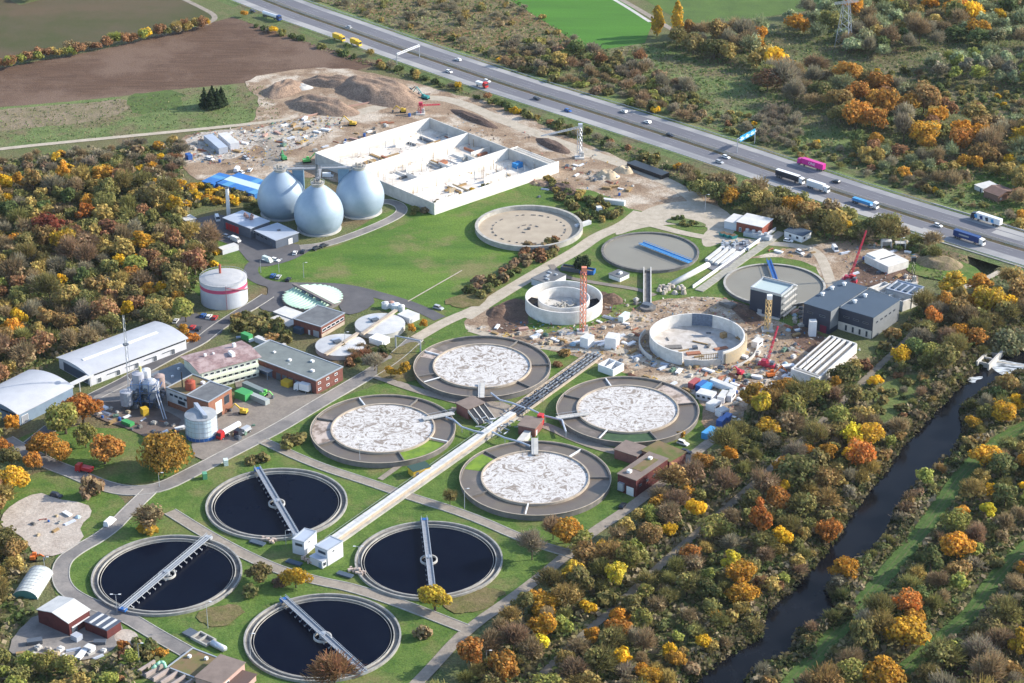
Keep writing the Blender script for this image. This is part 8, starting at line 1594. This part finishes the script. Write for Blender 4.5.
# ------------------------------------------------------------------ small pipes by the aeration tanks
for (P_, lab) in [([(446, 417), (454, 420), (462, 427), (474, 431), (484, 433)], 'bent white pipe from the left foaming tank to the channel'), ([(491, 393), (500, 400), (512, 403), (525, 408)], 'bent white pipe from the rearmost foaming tank to the channel'), ([(528, 408), (545, 416), (562, 420), (566, 432)], 'bent white pipe from the channel to the right foaming tank'), ([(492, 432), (505, 438), (520, 442), (530, 446)], 'bent white pipe from the channel to the front foaming tank')]:
    a = [G(x, y, 2.6) for x, y in P_]; o = empty('pipe_run', G(*P_[2]), lab, 'pipe'); m = MB(o.location)
    for p, q in zip(a[:-1], a[1:]): m.bar(p, q, .38, 8)
    m.build('pipe', roof_metal, o); 
    for p in a: m = MB(o.location); m.bar((p.x, p.y, 0), p, .15, 6); m.build('pipe_support', steel, o)
o = empty('channel_machinery', G(497, 429), 'tangle of grey valves and pipes between the two pump houses', 'machinery'); m = MB()
for _ in range(60): p = Vector((random.gauss(0, 3.5), random.gauss(0, 3), random.uniform(.4, 2.2))); m.bar(p, p + Vector((random.uniform(-2.5, 2.5), random.uniform(-2.5, 2.5), random.uniform(-.4, .8))), random.uniform(.12, .35), 6)
tag(m.build('valves', steel, o), kind='stuff')
for (x, y, l) in [(263.5, 543, 'scum pump unit at the rim of the rear dark tank'), (351, 575, 'scum pump unit at the rim of the tank right of the huts'), (300, 563, 'open pump pit in front of the white huts')]:
    o = empty('pump_unit', G(x, y), l, 'pump unit', 'pump units by the dark tanks', -.5); MB().box((-1.5, -1.5, .6), (6, 2.2, .5)).build('cover', roof_blue_grey, o); m = MB()
    for _ in range(14): m.box((random.uniform(-2, 4), random.uniform(.5, 3), random.uniform(.4, 1.3)), (random.uniform(.5, 1.2), random.uniform(.4, 1), random.uniform(.5, 1.4)), random.random())
    tag(m.build('pumps', pmat('pump_beige', (.52, .42, .36)), o), kind='stuff')
# ------------------------------------------------------------------ loose building material
KM = {'plank_stack': (timber, 'timber stack'), 'rebar_bundle': (MATS['rebar_rust'], 'rusty steel bundle'), 'pallet_stack': (MATS['formwork_tan'], 'tan pallet stack'), 'formwork_panel': (white_paint, 'white formwork stack'), 'pipe_bundle': (roof_metal, 'grey pipe bundle'), 'crate': (concrete_light, 'pale crate'), 'blue_drum': (PC['blue'], 'blue drum'), 'mortar_tub': (concrete, 'grey tub'), 'sack_pile': (white_fleece, 'pile of pale sacks'), 'mesh_stack': (concrete_dark, 'dark mesh stack'), 'dark_crate': (steel_dark, 'dark crate'), 'concrete_block': (concrete_white, 'white concrete block'), 'tarp_heap': (pmat('tarp', (.30, .45, .55), c2=(.42, .50, .55), scale=1), 'pale blue tarpaulin heap'), 'red_barrier': (pmat('barrier', (.42, .14, .11)), 'red barrier'), 'green_crate': (pmat('crate_green', (.14, .22, .17)), 'green crate'), 'trestle': (yellow_paint, 'yellow frame'), 'pink_board': (pmat('pink_board', (.46, .30, .25)), 'pink board stack')}
def mat_mesh(k, r):
    m = MB()
    if k in ('plank_stack', 'formwork_panel', 'pink_board'): 
        for i in range(3): m.box((r.uniform(-.3, .3), 0, .25 + i * .42), (r.uniform(4, 6), r.uniform(1.4, 2.4), .36), r.uniform(-.06, .06))
    elif k in ('pipe_bundle', 'rebar_bundle'):
        for i in range(5): m.bar((-3, -.9 + i * .45, .3), (3, -.9 + i * .45, .3), .22, 6)
        for i in range(3): m.bar((-2.8, -.5 + i * .45, .72), (2.9, -.5 + i * .45, .72), .22, 6)
    elif k == 'blue_drum': m.cyl((0, 0), .8, 0, 1.8, 10); m.cyl((0, 0), .4, 1.8, 2.0, 8)
    elif k == 'tarp_heap': m.cyl((0, 0), 1.8, 0, .8, 7, 1.3); m.cyl((0, 0), 1.3, .8, 1.4, 7, .4)
    elif k == 'red_barrier': m.box((0, 0, .9), (4, .12, .5)); m.box((-1.8, 0, .4), (.2, .9, .8)); m.box((1.8, 0, .4), (.2, .9, .8))
    elif k == 'trestle': m.bar((-2, -1, .3), (2, -1, .3), .15); m.bar((-2, 1, .3), (2, 1, .3), .15); m.bar((-2, -1, .3), (-2, 1, .3), .15); m.bar((2, -1, .3), (2, 1, .3), .15); m.bar((-2, -1, .3), (0, 0, 1.8), .12); m.bar((2, 1, .3), (0, 0, 1.8), .12)
    else: m.box((0, 0, .7), (r.uniform(1.8, 3), r.uniform(1.4, 2.2), 1.3)); m.box((.2, .1, 1.5), (1.4, 1.0, .4), .3)
    return m
MCACHE = {}; MI = []
AREAS = [([(256, 130), (282, 121), (322, 117), (332, 128), (300, 146), (268, 148)], 34, 'in the store yard by the brown field'), ([(188, 140), (246, 130), (252, 140), (246, 158), (215, 166), (192, 162)], 22, 'among the site stores at upper left'), ([(308, 150), (352, 134), (415, 112), (418, 116), (360, 140), (318, 154)], 18, 'along the left edge of the white basin'), ([(560, 158), (600, 168), (640, 190), (622, 200), (600, 186), (562, 172)], 22, 'on the bare ground below the grey crane'), ([(505, 186), (540, 176), (560, 190), (540, 200)], 8, 'right of the white basin corner'),
         ([(655, 360), (700, 366), (745, 370), (752, 384), (700, 380), (652, 368)], 30, 'in front of the wide shell'), ([(740, 340), (766, 336), (800, 344), (792, 366), (788, 392), (760, 396), (742, 380)], 42, 'on the site left of the white channels'), ([(700, 384), (745, 386), (745, 402), (736, 412), (735, 396)], 14, 'by the container offices'), ([(598, 318), (636, 300), (645, 316), (632, 348), (650, 372), (618, 362), (600, 345)], 30, 'between the two concrete shells'), ([(480, 326), (560, 332), (600, 340), (598, 352), (540, 344), (480, 336)], 22, 'on the strip below the ring-walled shell'), ([(622, 368), (668, 384), (690, 392), (660, 388), (625, 376)], 10, 'above the right foaming tank'),
         ([(838, 256), (862, 244), (905, 240), (912, 262), (905, 282), (870, 284), (850, 276)], 22, 'around the rectangular white basin'), ([(764, 250), (812, 250), (818, 262), (790, 256)], 10, 'on the bare soil above the rear grey tank'), ([(792, 312), (802, 306), (802, 330), (796, 338), (785, 330)], 12, 'between dark tower and dark hall'), ([(20, 648), (60, 650), (108, 648), (100, 658), (60, 660), (20, 660)], 14, 'in the yard below the red sheds'), ([(92, 406), (125, 412), (150, 420), (184, 424), (178, 434), (130, 432), (100, 418)], 26, 'below the sludge plant'), ([(225, 436), (245, 428), (258, 424), (240, 440)], 6, 'beside the tanker lorry'), ([(28, 520), (60, 512), (80, 518), (60, 530), (40, 540)], 10, 'on the pale gravel yard'), ([(240, 336), (290, 346), (284, 350), (240, 342)], 8, 'behind the brick workshop')]
rr_ = random.Random(5)
for pl, n, where in AREAS:
    P = [G(*p).xy for p in pl]; k = 0; c_ = 0
    while k < n and c_ < 900:
        c_ += 1; x, y = rr_.uniform(min(p.x for p in P), max(p.x for p in P)), rr_.uniform(min(p.y for p in P), max(p.y for p in P))
        if not inside(np.array([x]), np.array([y]), P)[0] or any((x - a) ** 2 + (y - b) ** 2 < 7 for a, b, *_ in MI[-60:]): continue
        MI.append((x, y, rr_.choices(list(KM), [3, 2, 2.5, 3, 2.5, 2.5, .7, 2, 2, 1.5, 2.5, .7, .8, .8, .8, 1, 1][:len(KM)])[0], where)); k += 1
byk = {}
for x, y, kd, where in MI: byk.setdefault((kd, where), []).append((x, y))
for (kd, where), l in byk.items():
    l.sort(key=lambda p: p[0] / (p[1] * _cp + CAMH * _sp))
    for i, (x, y) in enumerate(l):
        v = rr_.randrange(3)
        if (kd, v) not in MCACHE: ob = mat_mesh(kd, rr_).build(kd, KM[kd][0]); MCACHE[(kd, v)] = ob.data; bpy.data.objects.remove(ob)
        o = bpy.data.objects.new(kd, MCACHE[(kd, v)]); col.objects.link(o); o.location = (x, y, .04); o.rotation_euler = (0, 0, rr_.choice([.5, -.6, 1.0]) + rr_.uniform(-.3, .3)); sc = rr_.uniform(.5, 1.0); o.scale = (sc, sc, sc)
        base = KM[kd][1] + ' ' + where; tag(o, base if len(l) == 1 else base + ', ' + ('rightmost' if i == len(l) - 1 else ORD[i]), 'building material', 'material ' + where)
# fine litter on the building ground
def litter():
    r = np.random.default_rng(3); Ps, Cs = [], []; pal = np.array([(.6, .58, .55), (.45, .33, .2), (.5, .25, .2), (.12, .13, .15), (.7, .68, .64), (.15, .3, .5), (.25, .2, .16), (.6, .45, .15)])
    for pl, dn in [([(470, 330), (620, 300), (720, 296), (800, 330), (860, 350), (832, 380), (745, 402), (738, 420), (700, 380), (620, 368), (560, 352)], .22), ([(185, 134), (330, 116), (352, 124), (300, 150), (262, 168), (190, 162)], .25), ([(330, 140), (420, 108), (560, 136), (640, 170), (630, 205), (560, 186), (470, 183), (430, 112)], .03), ([(840, 250), (912, 238), (915, 285), (848, 288)], .16), ([(340, 150), (430, 118), (550, 155), (438, 198)], .05)]:
        P = [G(*p).xy for p in pl]; x0, x1, y0, y1 = min(p.x for p in P), max(p.x for p in P), min(p.y for p in P), max(p.y for p in P); n = int((x1 - x0) * (y1 - y0) * dn); X, Y = r.uniform(x0, x1, n), r.uniform(y0, y1, n); k = inside(X, Y, P)
        for c, rad in ((G(564, 303), 18), (G(697, 341), 22)): k &= np.hypot(X - c.x, Y - c.y) > rad
        X, Y = X[k], Y[k]; n = len(X); C = np.stack([X, Y, np.full(n, .55) if dn == .05 else r.uniform(.15, .5, n)], 1); Ps.append(rand_quads(C, r.normal(size=(n, 3)) * .5 + np.array([0, 0, 1.]), 1.3, r, .45)); Cs.append(pal[r.integers(0, len(pal), n)])
    o = bpy.data.objects.new('site_litter', quads_mesh('site_litter', np.concatenate(Ps), np.concatenate(Cs), leaf_m)); col.objects.link(o); tag(o, 'scattered boards, offcuts and scraps over the building ground', 'litter', kind='stuff')
litter()
o = empty('site_fence', G(350, 112), 'red and white safety fence along the haul road below the spoil heaps', 'fence'); P = resample([G(*p) for p in [(300, 119), (345, 108), (395, 99), (430, 95)]], 3); m = MB(o.location)
for p, q in zip(P[:-1], P[1:]): m.beam(p, q, .08, .2, 1.1)
m.build('netting', MATS['pink_board'], o); m = MB(o.location)
for p in P: m.bar((p.x, p.y, 0), (p.x, p.y, 1.3), .06)
tag(m.build('fence_posts', steel, o), kind='stuff')
# ------------------------------------------------------------------ the air
hz = bpy.data.materials.new('air'); hz.use_nodes = True; t_ = hz.node_tree; t_.nodes.remove(t_.nodes['Principled BSDF'])
pv = t_.nodes.new('ShaderNodeVolumePrincipled'); pv.inputs['Color'].default_value = (.80, .88, 1, 1); pv.inputs['Density'].default_value = .000014; pv.inputs['Anisotropy'].default_value = .2; t_.links.new(pv.outputs[0], t_.nodes['Material Output'].inputs['Volume'])
o = MB().box((0, 6000, 200), (21000, 22000, 412)).build('haze', hz); tag(o, 'thin pale autumn haze', 'haze', kind='stuff')
